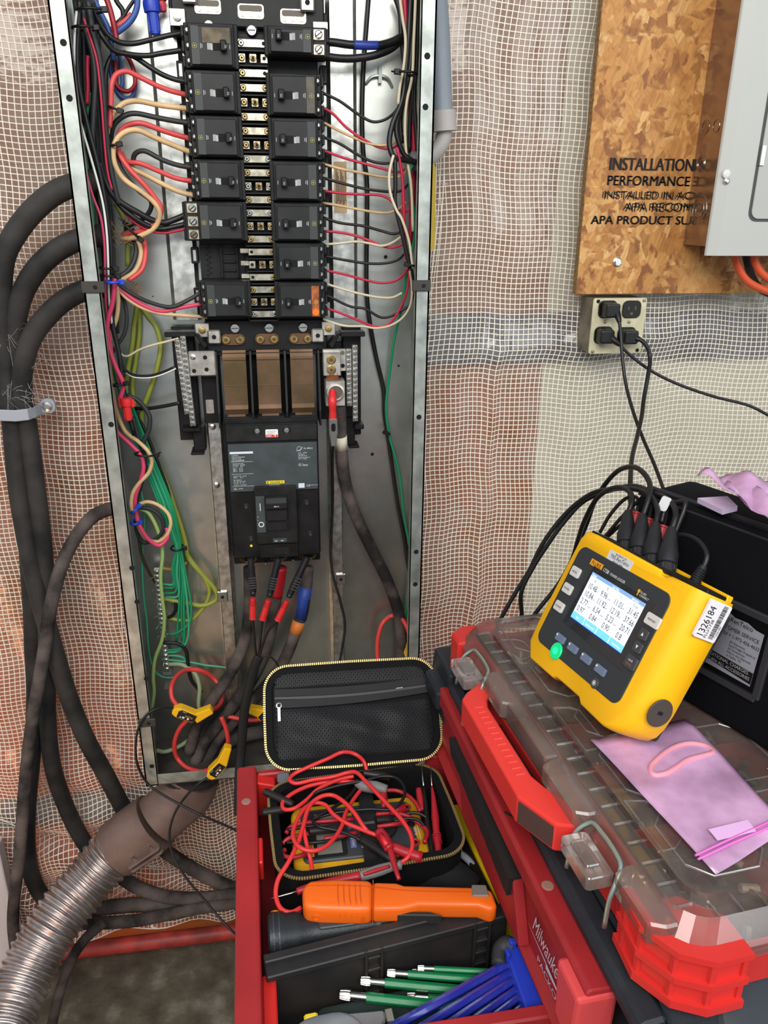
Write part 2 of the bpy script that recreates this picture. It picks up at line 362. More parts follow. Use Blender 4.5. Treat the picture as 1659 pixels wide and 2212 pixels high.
# ================================================================ open electrical enclosure
EY, RY = -.035, -.17
enc = thing('electrical_enclosure', 'open galvanised electrical enclosure with folded steel rims on the sheeted wall', 'enclosure', (-.005, EY, .59))
MB().box(-.2545, .2435, EY, EY+.003, .59, 2.06).build('back_panel', GALV, enc)
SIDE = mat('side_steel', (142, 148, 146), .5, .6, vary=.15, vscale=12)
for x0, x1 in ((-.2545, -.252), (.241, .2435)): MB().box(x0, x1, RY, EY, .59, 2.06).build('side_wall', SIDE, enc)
MB().box(-.252, .241, RY, EY, .59, .5925).build('bottom_plate', mat('plate_dusty', (74, 68, 62), .8, c2=(40, 36, 34), vscale=18), enc)
MB().box(-.252, .241, RY, EY, 2.055, 2.06).build('top_plate', SIDE, enc)
for x0, x1, sx in ((-.2545, -.2325, 1), (.2225, .2435, -1)):
    rim = MB().box(x0, x1, RY, RY+.0018, .59, 2.06)
    xi = x1 if sx > 0 else x0
    rim.box(min(xi, xi-sx*.0015), max(xi, xi-sx*.0015), RY, RY+.012, .59, 2.06)
    ro = rim.build('rim', RIM, enc)
    holes = ((137, 92), (150, 212), (240, 917), (285, 1227), (296, 1300), (328, 1655), (316, 1466)) if sx > 0 else ((923, 121), (919, 231), (905, 901), (899, 1192), (897, 1262))
    for hp in holes:
        p = P(hp[0], hp[1], RY)
        MB().cyl((p.x, RY+.0006, p.z), (0, -1, 0), .0042, .0009, n=14).build('hole', DARK, ro)
MB().box(-.2326, .2226, RY+.0001, RY+.0019, .59, .613).build('rim', RIM, enc, label='bottom rim of the enclosure')
for px, py, w in ((202, 620, .016), (910, 617, .014), (318, 1560, .015)):
    p = P(px, py, RY); c = MB().box(p.x-w, p.x+w, RY-.004, RY+.001, p.z-.008, p.z+.008).build('door_clip', mat('clip_dark', (66, 64, 60), .6, .4), enc, bevel=.001)
    MB().cyl((p.x+.003, RY-.0042, p.z), (0, -1, 0), .003, .0006, n=10).build('slot', DARK, c)
# folded rails on the back, seams and small holes
for x0, x1, z0, z1 in ((-.150, -.104, 1.40, 2.05), (.104, .150, 1.40, 2.05)):
    MB().prism([(x0, EY), (x0+.006, EY-.008), (x1-.006, EY-.008), (x1, EY)], z0, z1, 'z').build('back_rail', GALVR, enc)
for x0, x1, nx in ((-.110, -.080, -.102), (.094, .122, .113)):
    rl = MB().prism([(x0, EY), (x0+.004, -.066), (x1-.004, -.066), (x1, EY)], .593, 1.262, 'z').build('mounting_rail', GALVR, enc, bevel=.0015)
    for z in ((1.228, 1.125) if nx < 0 else (1.2, .935)):
        MB().lathe((nx+.004, -.066, z), (0, -1, 0), [(.006, 0), (.005, .002), (.002, .0032)], n=14).build('screw', STEEL, rl)
    nut = MB().box(nx-.009, nx+.009, -.070, -.0655, .902 if nx < 0 else .924, .922 if nx < 0 else .944).build('speed_nut', STEEL, rl, bevel=.001)
    zc = .912 if nx < 0 else .934
    MB().cyl((nx, -.0702, zc), (0, -1, 0), .003, .0006).build('hole', DARK, nut)
for px, py, r in ((833, 555, .003), (861, 790, .002), (804, 981, .003), (760, 462, .0015), (272, 806, .001), (330, 640, .001)):
    p = P(px, py, EY); MB().cyl((p.x, EY-.0002, p.z), (0, -1, 0), r, .0006, n=12).build('hole', DARK, enc)
# lanced strap tab and its shadow gap
p = P(819, 170, EY); t = MB().tube([(p.x-.023, EY-.001, p.z-.006), (p.x-.01, EY-.006, p.z+.003), (p.x+.01, EY-.006, p.z+.002), (p.x+.022, EY-.001, p.z-.012)], (.0035, .001), m=6, flat=(0, 0, 1)) if False else None
mb = MB(); mb.tube([(p.x-.021, EY-.002, p.z-.008), (p.x-.012, EY-.006, p.z+.001), (p.x, EY-.007, p.z+.003), (p.x+.012, EY-.006, p.z), (p.x+.02, EY-.002, p.z-.011)], .0022, m=6); mb.build('strap_tab', RIM, enc)
MB().box(p.x-.002, p.x+.003, EY-.009, EY-.004, p.z-.007, p.z+.016).build('strap_tab', RIM, enc)
# kraft wiring label on the back rail
lb = MB().box(.113, .133, EY-.0086, EY-.0082, 1.563, 1.637).build('wiring_label', mat('kraft', (196, 168, 132), .7), enc)
mb = MB()
for i in range(9): mb.box(.116+.0018*i, .1168+.0018*i, EY-.0092, EY-.0087, 1.572+.004*(i % 3), 1.628-.006*(i % 4))
mb.build('print', INK, lb)

# ================================================================ bus assembly behind the breakers
bus = thing('bus_assembly', 'black bus bar interior with bright metal links down the middle of the enclosure', 'bus bars', (-.004, EY, 1.3))
base = MB().box(-.098, .090, -.062, EY, 1.40, 1.842)
base.box(-.030, .020, -.072, -.06, 1.40, 1.80)
base.build('base_plate', BLK, bus, bevel=.001)
for i in range(21):
    z = 1.784-.0185*i-.0
    row = i//3; mid = (i % 3 == 1)
    MB().box(-.026, .0165, -.098, -.062, z-.0105, z-.0088).build('barrier', BLK, bus)
    L_empty = 15 <= i <= 17
    if mid:
        for x in (-.0185, -.003, .0125):
            pl = MB().box(x-.005, x+.005, -.094, -.090, z-.0058, z+.0058).build('link', TIN, bus, bevel=.0006)
            if x == -.003:
                c = MB().ring((x, -.0945, z), (0, -1, 0), .0035, .0012, n=14).build('stud', BRASS, pl)
                MB().cyl((x, -.094, z), (0, -1, 0), .002, .0012, n=10).build('stud', DARK, pl)
            elif (x > 0 and row == 0) or (x < 0 and L_empty): MB().cyl((x, -.0938, z), (0, -1, 0), .0025, .0006, n=12).build('hole', DARK, pl)
            else:
                MB().lathe((x, -.094, z), (0, -1, 0), [(.0042, 0), (.0042, .0018), (.003, .0026)], n=12).build('screw', BRASS if (i*7) % 5 else STEEL, pl)
                MB().cyl((x, -.0967, z), (0, -1, 0), .0014, .0004, n=8).build('socket', DARK, pl)
    else:
        pl = MB().box(-.0235, .0175, -.094, -.090, z-.0052, z+.0052).build('link', TIN, bus, bevel=.0006)
        for x in (-.0185, .0125):
            if (x > 0 and row == 0) or (x < 0 and L_empty): MB().cyl((x, -.0938, z), (0, -1, 0), .0025, .0006, n=12).build('hole', DARK, pl)
            else:
                MB().lathe((x, -.094, z), (0, -1, 0), [(.0042, 0), (.0042, .0018), (.003, .0026)], n=12).build('screw', BRASS if (i*5) % 4 else STEEL, pl)
                MB().cyl((x, -.0967, z), (0, -1, 0), .0014, .0004, n=8).build('socket', DARK, pl)
# empty place: exposed stabs and insulator
ins = MB().box(-.098, -.030, -.066, -.06, 1.466, 1.516)
for z in (1.478, 1.491, 1.504): ins.box(-.062, -.044, -.070, -.066, z-.0016, z+.0016)
ins.box(-.0665, -.064, -.074, -.066, 1.467, 1.515); ins.box(-.042, -.040, -.078, -.066, 1.467, 1.515)
for k in range(12): ins.box(-.0885+.004*(k % 2), -.086+.004*(k % 2), -.069, -.066, 1.470+.0038*k, 1.4725+.0038*k)
ins.build('insulator', BLK, bus, bevel=.0004)
for z in (1.508, 1.490, 1.471):
    MB().box(-.036, -.0225, -.090, -.087, z-.0036, z+.0036).build('stab', TIN, bus, bevel=.0005)
# side clips standing out between the wires
for z in (1.752, 1.697, 1.640, 1.583, 1.50, 1.44):
    for sx in (-1, 1):
        x = -.004+sx*.102
        c = MB().box(x-.0055, x+.0055, -.066, -.050, z-.012, z+.012).build('side_clip', BLK, bus, bevel=.001)
        MB().box(x-.002, x+.0022, -.0668, -.0655, z-.008, z+.008).build('window', GALV if sx < 0 else DARK, c)
# top head
head = MB().box(-.112, .100, -.074, EY, 1.806, 1.852); head.box(-.116, -.094, -.066, -.045, 1.795, 1.845); head.box(.084, .106, -.066, -.045, 1.782, 1.830)
head.build('head', BLK, bus, bevel=.002)
for xc, dz in ((-.062, .004), (-.003, .0), (.056, -.004)):
    z = 1.826+dz
    w = MB().prism(rrect(xc-.018, xc+.018, z-.009, z+.009, .004), -.0752, -.0738).build('window', TIN, bus)
    MB().prism(rrect(xc-.016, xc+.016, z, z+.0075, .003), -.0757, -.0751).build('window_recess', mat('recess', (92, 84, 72), .5), w)
    for k in (-1, 0, 1): MB().cyl((xc+k*.0118, -.0757, z-.0035), (0, -1, 0), .0032, .0008, n=12).build('hole', mat('hole_light', (226, 222, 210), .4), w)
    b2 = MB().lathe((xc, -.074, z-.0235), (0, -1, 0), [(.008, 0), (.008, .002), (.006, .004)], n=18).build('bolt', STEEL, bus)
    MB().box(xc-.005, xc+.005, -.0785, -.0778, z-.0240, z-.0225).build('slot', GREYP, b2)
for xs, z, tz in ((-.104, 1.815, 1.842), (.094, 1.806, 1.838), (-.102, 1.388, 1.378), (.098, 1.388, 1.378)):
    sx = 1 if xs < 0 else -1
    br = MB().box(xs-.011, xs+.011, -.078, -.076, z-.011, z+.011).build('bracket', TIN if z > 1.5 else ALU, bus, bevel=.0012)
    MB().lathe((xs, -.078, z), (0, -1, 0), [(.006, 0), (.005, .0025), (.002, .003)], n=14).build('screw', BRASS if z < 1.5 else STEEL, br)
    b2 = MB().box(xs+sx*.018-.010, xs+sx*.018+.010, -.084, -.078, tz-.011, tz+.011).build('bracket', ALU, bus, bevel=.002)
    MB().cyl((xs+sx*.018, -.0842, tz), (0, -1, 0), .0035, .0005, n=12).build('hole', DARK, b2)
# foot: bolts, copper straps, barrier fins
foot = MB().box(-.098, .096, -.072, EY, 1.352, 1.402); foot.box(-.098, .096, -.076, -.07, 1.347, 1.352); foot.build('foot', BLK, bus, bevel=.0015)
for k, xc in enumerate((-.055, -.001, .053)):
    bt = MB().lathe((xc+.004, -.072, 1.390), (0, -1, 0), [(.008, 0), (.008, .003), (.0065, .0045)], n=18).build('bolt', STEEL, bus)
    MB().box(xc-.0015, xc+.0095, -.0768, -.0763, 1.3893, 1.3907).build('slot', GREYP, bt)
    pad = MB().prism(rrect(xc-.019, xc+.019, 1.364, 1.381, .008), -.0765, -.072).build('link', COPPER, bus)
    for dx in (-.011, .011):
        MB().lathe((xc+dx, -.0765, 1.3725), (0, -1, 0), [(.0072, 0), (.0072, .002), (.006, .003)], n=16).build('bolt', BRASS, pad)
        MB().cyl((xc+dx, -.0796, 1.3725), (0, -1, 0), .003, .0004, n=6).build('socket', mat('socket_dark', (80, 62, 34), .5), pad)
    # bent strap: profile in y,z
    prof = [(-.073, 1.355), (-.079, 1.345), (-.083, 1.30), (-.086, 1.268), (-.090, 1.262), (-.100, 1.256), (-.105, 1.250), (-.107, 1.236)]
    xs = (xc-.0185+.0015*k, xc+.0185)
    mb = MB()
    for j in range(len(prof)-1):
        (ya, za), (yb, zb) = prof[j], prof[j+1]
        nw = 1.0 if j < 5 else .74
        xa, xb = xc-.0185*nw, xc+.0185*nw
        mb.add([(xa, ya, za), (xb, ya, za), (xb, yb, zb), (xa, yb, zb), (xa, ya+.003, za), (xb, ya+.003, za), (xb, yb+.003, zb), (xa, yb+.003, zb)],
               [(0,1,2,3), (7,6,5,4), (0,3,7,4), (1,5,6,2), (0,4,5,1), (3,2,6,7)])
    st = mb.build('copper_strap', COPPER, bus)
    for z in (1.342, 1.300): MB().box(xc-.018, xc+.018, -.0835 if z > 1.32 else -.0843, -.078, z-.0004, z+.0004).build('score_line', mat('score', (150, 128, 104), .4, .9), st)
for xc in (-.083, -.029, .026, .080):
    MB().prism([(EY, 1.36), (-.085, 1.355), (-.105, 1.26), (-.105, 1.235), (EY, 1.235)], xc-.0016, xc+.0016, 'x').build('barrier_fin', BLK, bus)
for xc in (-.028, .026):
    MB().box(xc-.010, xc+.010, -.055, EY, 1.235, 1.352).build('barrier', DARK, bus)

# ================================================================ circuit breakers
def breaker(x0, x1, z1, pole, side, label, wide=0, orange=False, up=False, dust=False):
    """side -1: wires leave on the left; the toggle lies towards the middle"""
    h = .0185*pole-.0006; z0 = z1-h; zc = (z0+z1)/2; sx = -side   # sx: direction from the wires to the middle
    t = thing('circuit_breaker', label, 'breaker', ((x0+x1)/2, -.062, z0), 'three-pole breakers on the bus' if not wide else 'larger breakers on the bus')
    bd = MB().box(x0, x1, -.104, -.062, z0, z1)
    px0, px1 = (x0+.009+wide, x1-.008) if side < 0 else (x0+.008, x1-.009-wide)
    bd.box(min(px0, px1)-.003, max(px0, px1)+.003, -.110, -.102, z0+.001, z1-.001)
    bd.build('body', BLKM, t, bevel=.0012)
    fc = MB().box(px0, px1, -.1155, -.109, z0+.003, z1-.005).build('cover', BLK2, t, bevel=.0012)
    w = px1-px0
    def X(f): return px0+w*f if side < 0 else px1-w*f    # f from the wire side to the middle
    def rc(f0, f1, a, b, y0, y1, name, m, parent, bev=0):
        xa, xb = sorted((X(f0), X(f1))); return MB().box(xa, xb, y0, y1, a, b).build(name, m, parent, bevel=bev)
    zt = zc+.004 if up else zc-.002
    lbm = mat('label_dust', (84, 78, 70), .6, vary=.15, vscale=60) if dust else mat('label_band', (54, 57, 58), .5) if not orange else mat('orange_tag', (150, 82, 40), .5, vary=.25, vscale=90)
    rc(.02, .21, z0+.0035, z1-.0055, -.1159, -.1154, 'label_band', lbm, fc)
    if orange:
        p = ((X(.06)+X(.17))/2, -.1162, z0+.010); MB().cyl(p, (0, -1, 0), .0052, .0003, n=16).build('tag_button', mat('orange_glow', (232, 116, 32), .45), fc)
    lg = MB()
    for q in (.0031,):
        cx = X(.10)
        for a, b_, c, d in ((-q, q, q-.0007, q), (-q, q, -q, -q+.0007), (-q, -q+.0007, -q, q), (q-.0007, q, -q, q), (-.0011, .0011, -.0011, .0011)):
            lg.box(cx+a, cx+b_, -.1166, -.1160, zt+c, zt+d)
    lg.build('logo', OLIVE if not orange else mat('logo_orange', (222, 160, 60), .5), fc)
    pr = MB()
    for k in range(2):
        xa, xb = sorted((X(.235+.035*k), X(.25+.035*k))); pr.box(xa, xb, -.1158, -.1154, zt-.003+.001*k, zt+.0034-.001*k)
    xa, xb = sorted((X(.48), X(.53))); pr.box(xa, xb, -.1158, -.1154, zt-.0046, zt+.0034)
    xa, xb = sorted((X(.935), X(.95))); pr.box(xa, xb, -.1158, -.1154, zt-.003, zt+.0022)
    pr.build('print', PRGREY, fc)
    rc(.40, .48, zt-.0042, zt+.0042, -.1158, -.1154, 'rating_window', mat('window_grey', (150, 152, 150), .5), fc)
    sl = rc(.54, .76, zt-.0052, zt+.0052, -.1157, -.1154, 'slot', DARK, fc)
    xa, xb = sorted((X(.72), X(.87)))
    tg = MB().box(xa, xb, -.127, -.1155, zt-.0068, zt+.0068, top=None).build('toggle', BLK, t, bevel=.0014)
    mb = MB(); mb.text('60', (X(.795)+.0016*side*-1, -.1273, zt-.0018), (0, 0, 1), (1, 0, 0), .0042, align='CENTER'); mb.build('print', PRGREY, tg)
    # wire side: lugs and screws
    for k in range(pole):
        z = z1-.0185*(k+.5); xe = x0 if side < 0 else x1
        xs = xe+.0055*sx
        if wide:
            xs = xe+.012*sx
            lug = MB().box(xs-.0085, xs+.0085, -.107, -.1035, z-.007, z+.007).build('lug', TIN, t, bevel=.001)
            s2 = MB().lathe((xs, -.107, z), (0, -1, 0), [(.0056, 0), (.0056, .0018), (.004, .0028)], n=14).build('screw', STEEL if k < 2 else mat('screw_old', (120, 112, 92), .4, .9), lug)
            sl = MB(); d = Vector((.8, 0, .6)) if k % 2 == 0 else Vector((.7, 0, .71)); n_ = Vector((-d.z, 0, d.x))
            c = Vector((xs, -.1101, z)); sl.poly([c-d*.005-n_*.0007, c+d*.005-n_*.0007, c+d*.005+n_*.0007, c-d*.005+n_*.0007]); sl.build('slot', INK, lug)
            MB().box(xe-.003, xe+.003, -.10, -.07, z-.0085, z+.0085).build('terminal_block', BLK, t, bevel=.001)
        else:
            MB().box(min(xe, xe-sx*.004), max(xe, xe-sx*.004), -.100, -.066, z-.0068, z+.0068).build('terminal_block', BLK, t, bevel=.0008)
            lug = MB().box(min(xs-.003, xs+.003), max(xs-.003, xs+.003), -.1065, -.1035, z-.005, z+.005).build('lug', DARK, t)
            s2 = MB().lathe((xs, -.106, z), (0, -1, 0), [(.0034, 0), (.0034, .0016), (.002, .0026)], n=10).build('screw', STEEL, lug)
    return t
ZR = [1.8045-.0567*k for k in range(8)]
LN = ('topmost breaker of the wire-loop column, dusty brown upper face', 'second breaker down the thick-wire column, below the dusty brown one', 'third breaker down the column fed by thick red and tan wires',
      'fourth breaker down the thick-wire column, just above the larger three-screw breaker')
for k in range(4): breaker(-.0955, -.0225, ZR[k], 3, -1, LN[k], dust=False)
bpatch = MB().box(-.070, -.033, -.1163, -.1157, 1.779, 1.797); bpatch.build('dust_patch', mat('dust_brown', (98, 90, 74), .8, vary=.15, vscale=80), [o for o in bpy.data.objects if o.name == 'circuit_breaker'][0])
breaker(-.113, -.0225, ZR[4], 3, -1, 'larger black breaker with three big slotted terminal screws above the empty place', wide=.013)
breaker(-.098, -.0225, ZR[6]+.0015, 3, -1, 'lone breaker below the empty place, above the copper straps')
breaker(.0135, .101, ZR[0], 2, 1, 'short two-pole breaker at the top with two thick black cables', wide=.013, up=True)
RN = ('breaker with brown dust-stained label band, second in the thin-wire column', 'third breaker down the thin-wire column', 'fourth breaker down the thin-wire column', 'fifth breaker down the thin-wire column',
      'breaker beside the empty place on the thin-wire side', 'lowest thin-wire breaker, marked with an orange tag')
for k in range(6): breaker(.0135, .0915, ZR[k+1]-.0006, 3, 1, RN[k], orange=(k == 5), dust=(k == 0))

# ================================================================ main breaker
mb0 = thing('main_breaker', 'large grey and black main breaker below the three copper straps', 'breaker', (0, EY, .99))
MF = -.130
bd = MB().box(-.0755, .0745, MF+.012, EY, 1.012, 1.252, )
bd.box(-.0735, .0725, MF+.004, MF+.014, 1.012, 1.246)
bd.box(-.076, .075, MF+.04, EY, .985, 1.03)
bd.build('body', BLK, mb0, bevel=.0015)
top = MB().box(-.0735, .0725, MF, MF+.006, 1.218, 1.244).build('terminal_cover', BLKM, mb0, bevel=.001)
for x in (-.052, 0, .052):
    MB().box(x-.022, x+.022, -.112, -.05, 1.246, 1.253).build('terminal_shelf', BLK2, mb0, bevel=.001)
for x in (-.0235, .0235):
    s2 = MB().lathe((x, MF, 1.235), (0, -1, 0), [(.005, 0), (.0045, .0015), (.003, .003)], n=16).build('screw', STEEL, top)
    MB().ring((x, MF, 1.235), (0, -1, 0), .0062, .0009, n=18, m=5).build('screw_seat', BLK, top)
wl = MB().prism(rrect(-.0105, .0095, 1.2245, 1.2375, .0015), MF-.0005, MF).build('warning_label', WHITE, top)
MB().box(-.0100, .0090, MF-.0009, MF-.0005, 1.2250, 1.2288).build('red_band', mat('label_red', (212, 52, 40), .5), wl)
mb = MB().poly([(.0030, MF-.0012, 1.2284), (.0064, MF-.0012, 1.2284), (.0047, MF-.0012, 1.2254)]); mb.box(-.0085, -.0012, MF-.0013, MF-.001, 1.2264, 1.2274)
mb.build('print', WHITE, wl)
mb = MB()
for k in range(4): mb.box(-.0085+.001*(k % 2), .0075-.002*k, MF-.0009, MF-.0005, 1.2347-.0016*k, 1.2352-.0016*k)
mb.build('print', PRGREY, wl)
lp = MB().box(-.0715, .0715, MF-.0008, MF+.002, 1.1335, 1.2145).build('rating_plate', GREYP, mb0, bevel=.0005)
YP = MF-.0011
mb = MB(); mb.quad((-.069, YP, 1.1985), (-.032, YP, 1.1985), (-.032, YP, 1.2022), (-.069, YP, 1.2022)); mb.quad((.0395, YP, 1.1365), (.0495, YP, 1.1365), (.0495, YP, 1.1445), (.0395, YP, 1.1445))
mb.build('white_label', mat('plate_white', (206, 218, 228), .5), lp)
mb = MB(); R1, U1 = (1, 0, 0), (0, 0, 1)
mb.text('LAL36400MB', (-.0665, YP, 1.1862), R1, U1, .0036); mb.text('AL-400LA', (.0495, YP, 1.2030), R1, U1, .0040, wide=.9)
for k, (t, x, z, s) in enumerate((('I-LIMITER', -.0665, 1.1950, .0026), ('CIRCUIT BREAKER', -.0665, 1.1922, .0026), ('DISJONCTEUR', -.0665, 1.1896, .0024), ('MAXIMUM RMS', -.0655, 1.1810, .0026), ('50 60 Hz   LISTED', -.0655, 1.1786, .0026), ('UL  40 C    65kA', -.0655, 1.1762, .0024),
   ('240 V~   65 kA', -.0655, 1.1730, .0026), ('480 V~   35 kA', -.0655, 1.1706, .0026), ('600 V~   25 kA', -.0655, 1.1682, .0026), ('HACR TYPE   AL/CU', -.0655, 1.1600, .0024), ('400 A      75 C', -.0655, 1.1574, .0026), ('IEC 60947-2', -.0655, 1.1532, .0026), ('Ue  240  415  440', -.0655, 1.1506, .0026), ('Icu  85   42   42', -.0655, 1.1482, .0026), ('U 690 V~  Uimp 8kV', -.0655, 1.1450, .0024),
   ('LUG     WIRE', .0405, 1.1960, .0025), ('1/0-4/0 AL', .0405, 1.1936, .0025), ('250-500 kcmil', .0405, 1.1912, .0025), ('TORQUE 300 lb in', .0405, 1.1880, .0025), ('75 C  1 WIRE', .0405, 1.1856, .0025), ('CAT. A', .0405, 1.1770, .0025), ('No. 48003', .0405, 1.1744, .0036), ('CE', .0525, 1.1382, .0052), ('UL', -.0665, 1.1374, .0050), ('LISTED', -.0590, 1.1382, .0026), ('MADE IN USA', .0590, 1.1400, .0020))):
    mb.text(t, (x, YP, z), R1, U1, s)
for z in (1.1850, 1.1642, 1.1432): mb.box(-.068, -.033, YP-.0001, YP, z, z+.0004)
mb.ring((.0425, YP, 1.2040), (0, 1, 0), .0035, .0003, n=16, m=4); mb.tube([(.0375, YP, 1.2005), (.043, YP, 1.2015), (.048, YP, 1.2065)], .0004, m=4)
mb.build('print', mat('plate_print', (205, 212, 212), .6), lp)
yl = MB(); yl.quad((-.0135, YP, 1.1455), (.0165, YP, 1.1455), (.0165, YP, 1.1508), (-.0135, YP, 1.1508)); yo = yl.build('yellow_label', mat('label_yellow', (232, 208, 34), .5), lp)
mb = MB(); YQ = YP-.0003
mb.text('SQUARE D', (.0038, YQ, 1.1465), R1, U1, .0047, align='CENTER', wide=.95)
for a, b_, c, d in ((-.0128, -.0092, 1.1497, 1.1500), (-.0128, -.0092, 1.1463, 1.1466), (-.0128, -.0125, 1.1463, 1.1500), (-.0095, -.0092, 1.1463, 1.1500), (-.0118, -.0102, 1.1474, 1.1490)): mb.quad((a, YQ, c), (b_, YQ, c), (b_, YQ, d), (a, YQ, d))
mb.build('print', INK, yo)
mb = MB(); mb.text('by Schneider Electric', (-.0085, YP, 1.1430), R1, U1, .0021); mb.build('print', WHITE, lp)
# handle surround
fr_ = MB(); fr_.prism(rrect(-.0335, .0355, 1.040, 1.1425, .004), MF-.006, MF+.003); fo = fr_.build('handle_surround', BLKM, mb0, bevel=.001)
MB().box(-.0168, .0200, MF-.0066, MF-.0058, 1.062, 1.128).build('handle_recess', DARK, fo)
hs = MB().box(-.0318, -.0175, MF-.0068, MF-.0058, 1.062, 1.1265).build('indicator_plate', GREYP, fo)
mb = MB(); mb.box(-.0255, -.0243, MF-.0072, MF-.0067, 1.1010, 1.1140); mb.ring((-.0245, MF-.0070, 1.0765), (0, 1, 0), .0040, .0008, n=22, m=5); mb.box(-.0305, -.0285, MF-.0072, MF-.0067, 1.090, 1.0905); mb.box(-.0305, -.0290, MF-.0072, MF-.0067, 1.084, 1.0845); mb.build('print', WHITE, hs)
tg = MB().prism([(MF+.004, 1.0625), (MF-.008, 1.0645), (MF-.009, 1.081), (MF-.012, 1.084), (MF-.014, 1.104), (MF-.020, 1.108), (MF-.022, 1.1195), (MF-.016, 1.1265), (MF+.004, 1.127)], -.0160, .0192, 'x').build('handle', BLK2, mb0, bevel=.0012)
mb = MB(); mb.text('400 A', (.0016, MF-.0222, 1.1118), R1, (0, -.1, 1), .0036, align='CENTER'); mb.build('print', WHITE, tg)
MB().box(-.0155, .0187, MF-.0092, MF-.0075, 1.0810, 1.0818).build('edge', PRGREY, tg)
for x, z in ((-.048, 1.1060), (.0525, 1.1085), (-.0430, 1.0475), (.0570, 1.0510)):
    MB().ring((x, MF+.0042, z), (0, -1, 0), .0038, .0009, n=16, m=5).build('screw_seat', BLK2, mb0)
    MB().cyl((x, MF+.0042, z), (0, -1, 0), .0020, .0012, n=10).build('screw', GREYP, mb0)
MB().box(-.0065, .0165, MF-.0064, MF-.0058, 1.0430, 1.0500).build('rating_tag', GREYP, fo)
mb = MB(); mb.box(-.0035, .0010, MF-.0068, MF-.0063, 1.0445, 1.0462); mb.box(.0065, .0112, MF-.0068, MF-.0063, 1.0445, 1.0462); mb.build('print', PRGREY, fo)
MB().cyl((-.0435, MF+.0040, 1.0345), (0, -1, 0), .0022, .0008, n=14).build('yellow_dot', mat('dot_yellow', (236, 214, 60), .4), mb0)
MB().box(-.0300, .0360, MF, MF+.006, 1.012, 1.038).build('lower_cover', BLK, mb0, bevel=.001)
MB().box(-.0080, .0200, MF-.0016, MF, 1.017, 1.030).build('cover_panel', BLKM, mb0, bevel=.0005)
for xc in (-.050, .002, .052):
    MB().ring((xc, MF+.018, 1.006), (0, -.9, -.43), .0130, .0022, n=24, m=6).build('lug_ring', mat('lug_bronze', (150, 136, 110), .35, 1.0), mb0)
    MB().ring((xc, MF+.016, 1.005), (0, -.9, -.43), .0095, .0012, n=20, m=5).build('lug_ring', mat('lug_bronze', (150, 136, 110), .35, 1.0), mb0)
for xc, z in ((-.024, 1.010), (.027, 1.012), (-.021, .996), (.026, .999)):
    MB().lathe((xc, MF+.02, z), (0, -1, -.2), [(.0030, 0), (.0028, .006), (.0015, .008)], n=10).build('screw', STEEL, mb0)

# ================================================================ neutral bars and neutral lug
def term_strip(parent, a, b, n, w):
    """a strip of terminal screws from a to b"""
    a = Vector(a); b = Vector(b); d = (b-a); L = d.length; z = d.normalized(); x = Vector((0, 1, 0)).cross(z).normalized(); f = Fr(a, x, Vector((0, 1, 0)), z)
    st = MB(f).box(-w/2, w/2, 0, .011, -.004, L+.004).build('terminal_strip', ALU, parent, bevel=.0006)
    first = None
    for i in range(n):
        pos = (0, 0, L*i/(n-1))
        if first is None:
            first = MB(f).lathe(pos, (0, -1, 0), [(w*.40, 0), (w*.40, .0012), (w*.26, .0022)], n=10).build('screw', STEEL, st); p0 = f(pos)
        else: copy_part(first, st, f(pos)-p0)
    sl = MB(f)
    for i in range(n):
        zz = L*i/(n-1); an = (i*2.4) % 3.1; dx, dz = cos(an)*w*.33, sin(an)*w*.33
        sl.add([(-dx-dz*.2, -.0024, zz-dz+dx*.2), (dx-dz*.2, -.0024, zz+dz+dx*.2), (dx+dz*.2, -.0024, zz+dz-dx*.2), (-dx+dz*.2, -.0024, zz-dz-dx*.2)], [(0,1,2,3)])
    o = sl.build('screw_slots', GREYP, st); o['kind'] = 'stuff'
nl = thing('neutral_bar', 'double terminal strip on a black holder beside the white and black wires', 'terminal bar', (-.135, EY, 1.22))
hd = MB().box(-.152, -.118, -.062, EY, 1.205, 1.392); hd.box(-.159, -.112, -.092, -.06, 1.380, 1.388); hd.box(-.146, -.116, -.088, -.06, 1.226, 1.232)
hd.box(-.130, -.110, -.075, -.055, 1.190, 1.230); hd.box(-.134, -.112, -.095, -.055, 1.188, 1.192)
hd.prism([(-.115, 1.386), (-.108, 1.384), (-.094, 1.366), (-.100, 1.360)], -.09, -.06)
hd.box(-.110, -.080, -.070, EY, 1.235, 1.366)
hd.build('holder', BLK, nl, bevel=.0012)
term_strip(nl, (-.1400, -.098, 1.373), (-.1340, -.098, 1.262), 14, .0085)
term_strip(nl, (-.1310, -.098, 1.378), (-.1265, -.098, 1.242), 17, .0085)
pl = MB().box(-.126, -.0835, -.094, -.090, 1.318, 1.358).build('plate', ALU, nl, bevel=.002)
for x, z in ((-.0995, 1.348), (-.0985, 1.329), (-.118, 1.327)): MB().cyl((x, -.0942, z), (0, -1, 0), .0033, .0005, n=12).build('hole', DARK, pl)
MB().lathe((-.118, -.094, 1.349), (0, -1, 0), [(.0045, 0), (.004, .002), (.002, .003)], n=12).build('screw', STEEL, pl)
MB().prism(rrect(-.1055, -.0930, 1.252, 1.275, .002), -.0715, -.0700).build('cover_tab', ALU, nl)
nr = thing('neutral_bar', 'pair of terminal strips with a big aluminium lug above the red clip', 'terminal bar', (.13, EY, 1.24))
hd = MB().box(.122, .152, -.062, EY, 1.205, 1.388); hd.box(.116, .156, -.09, -.06, 1.376, 1.384); hd.box(.138, .154, -.09, -.06, 1.222, 1.230); hd.box(.118, .140, -.075, -.055, 1.190, 1.238); hd.box(.128, .146, -.09, -.055, 1.189, 1.193)
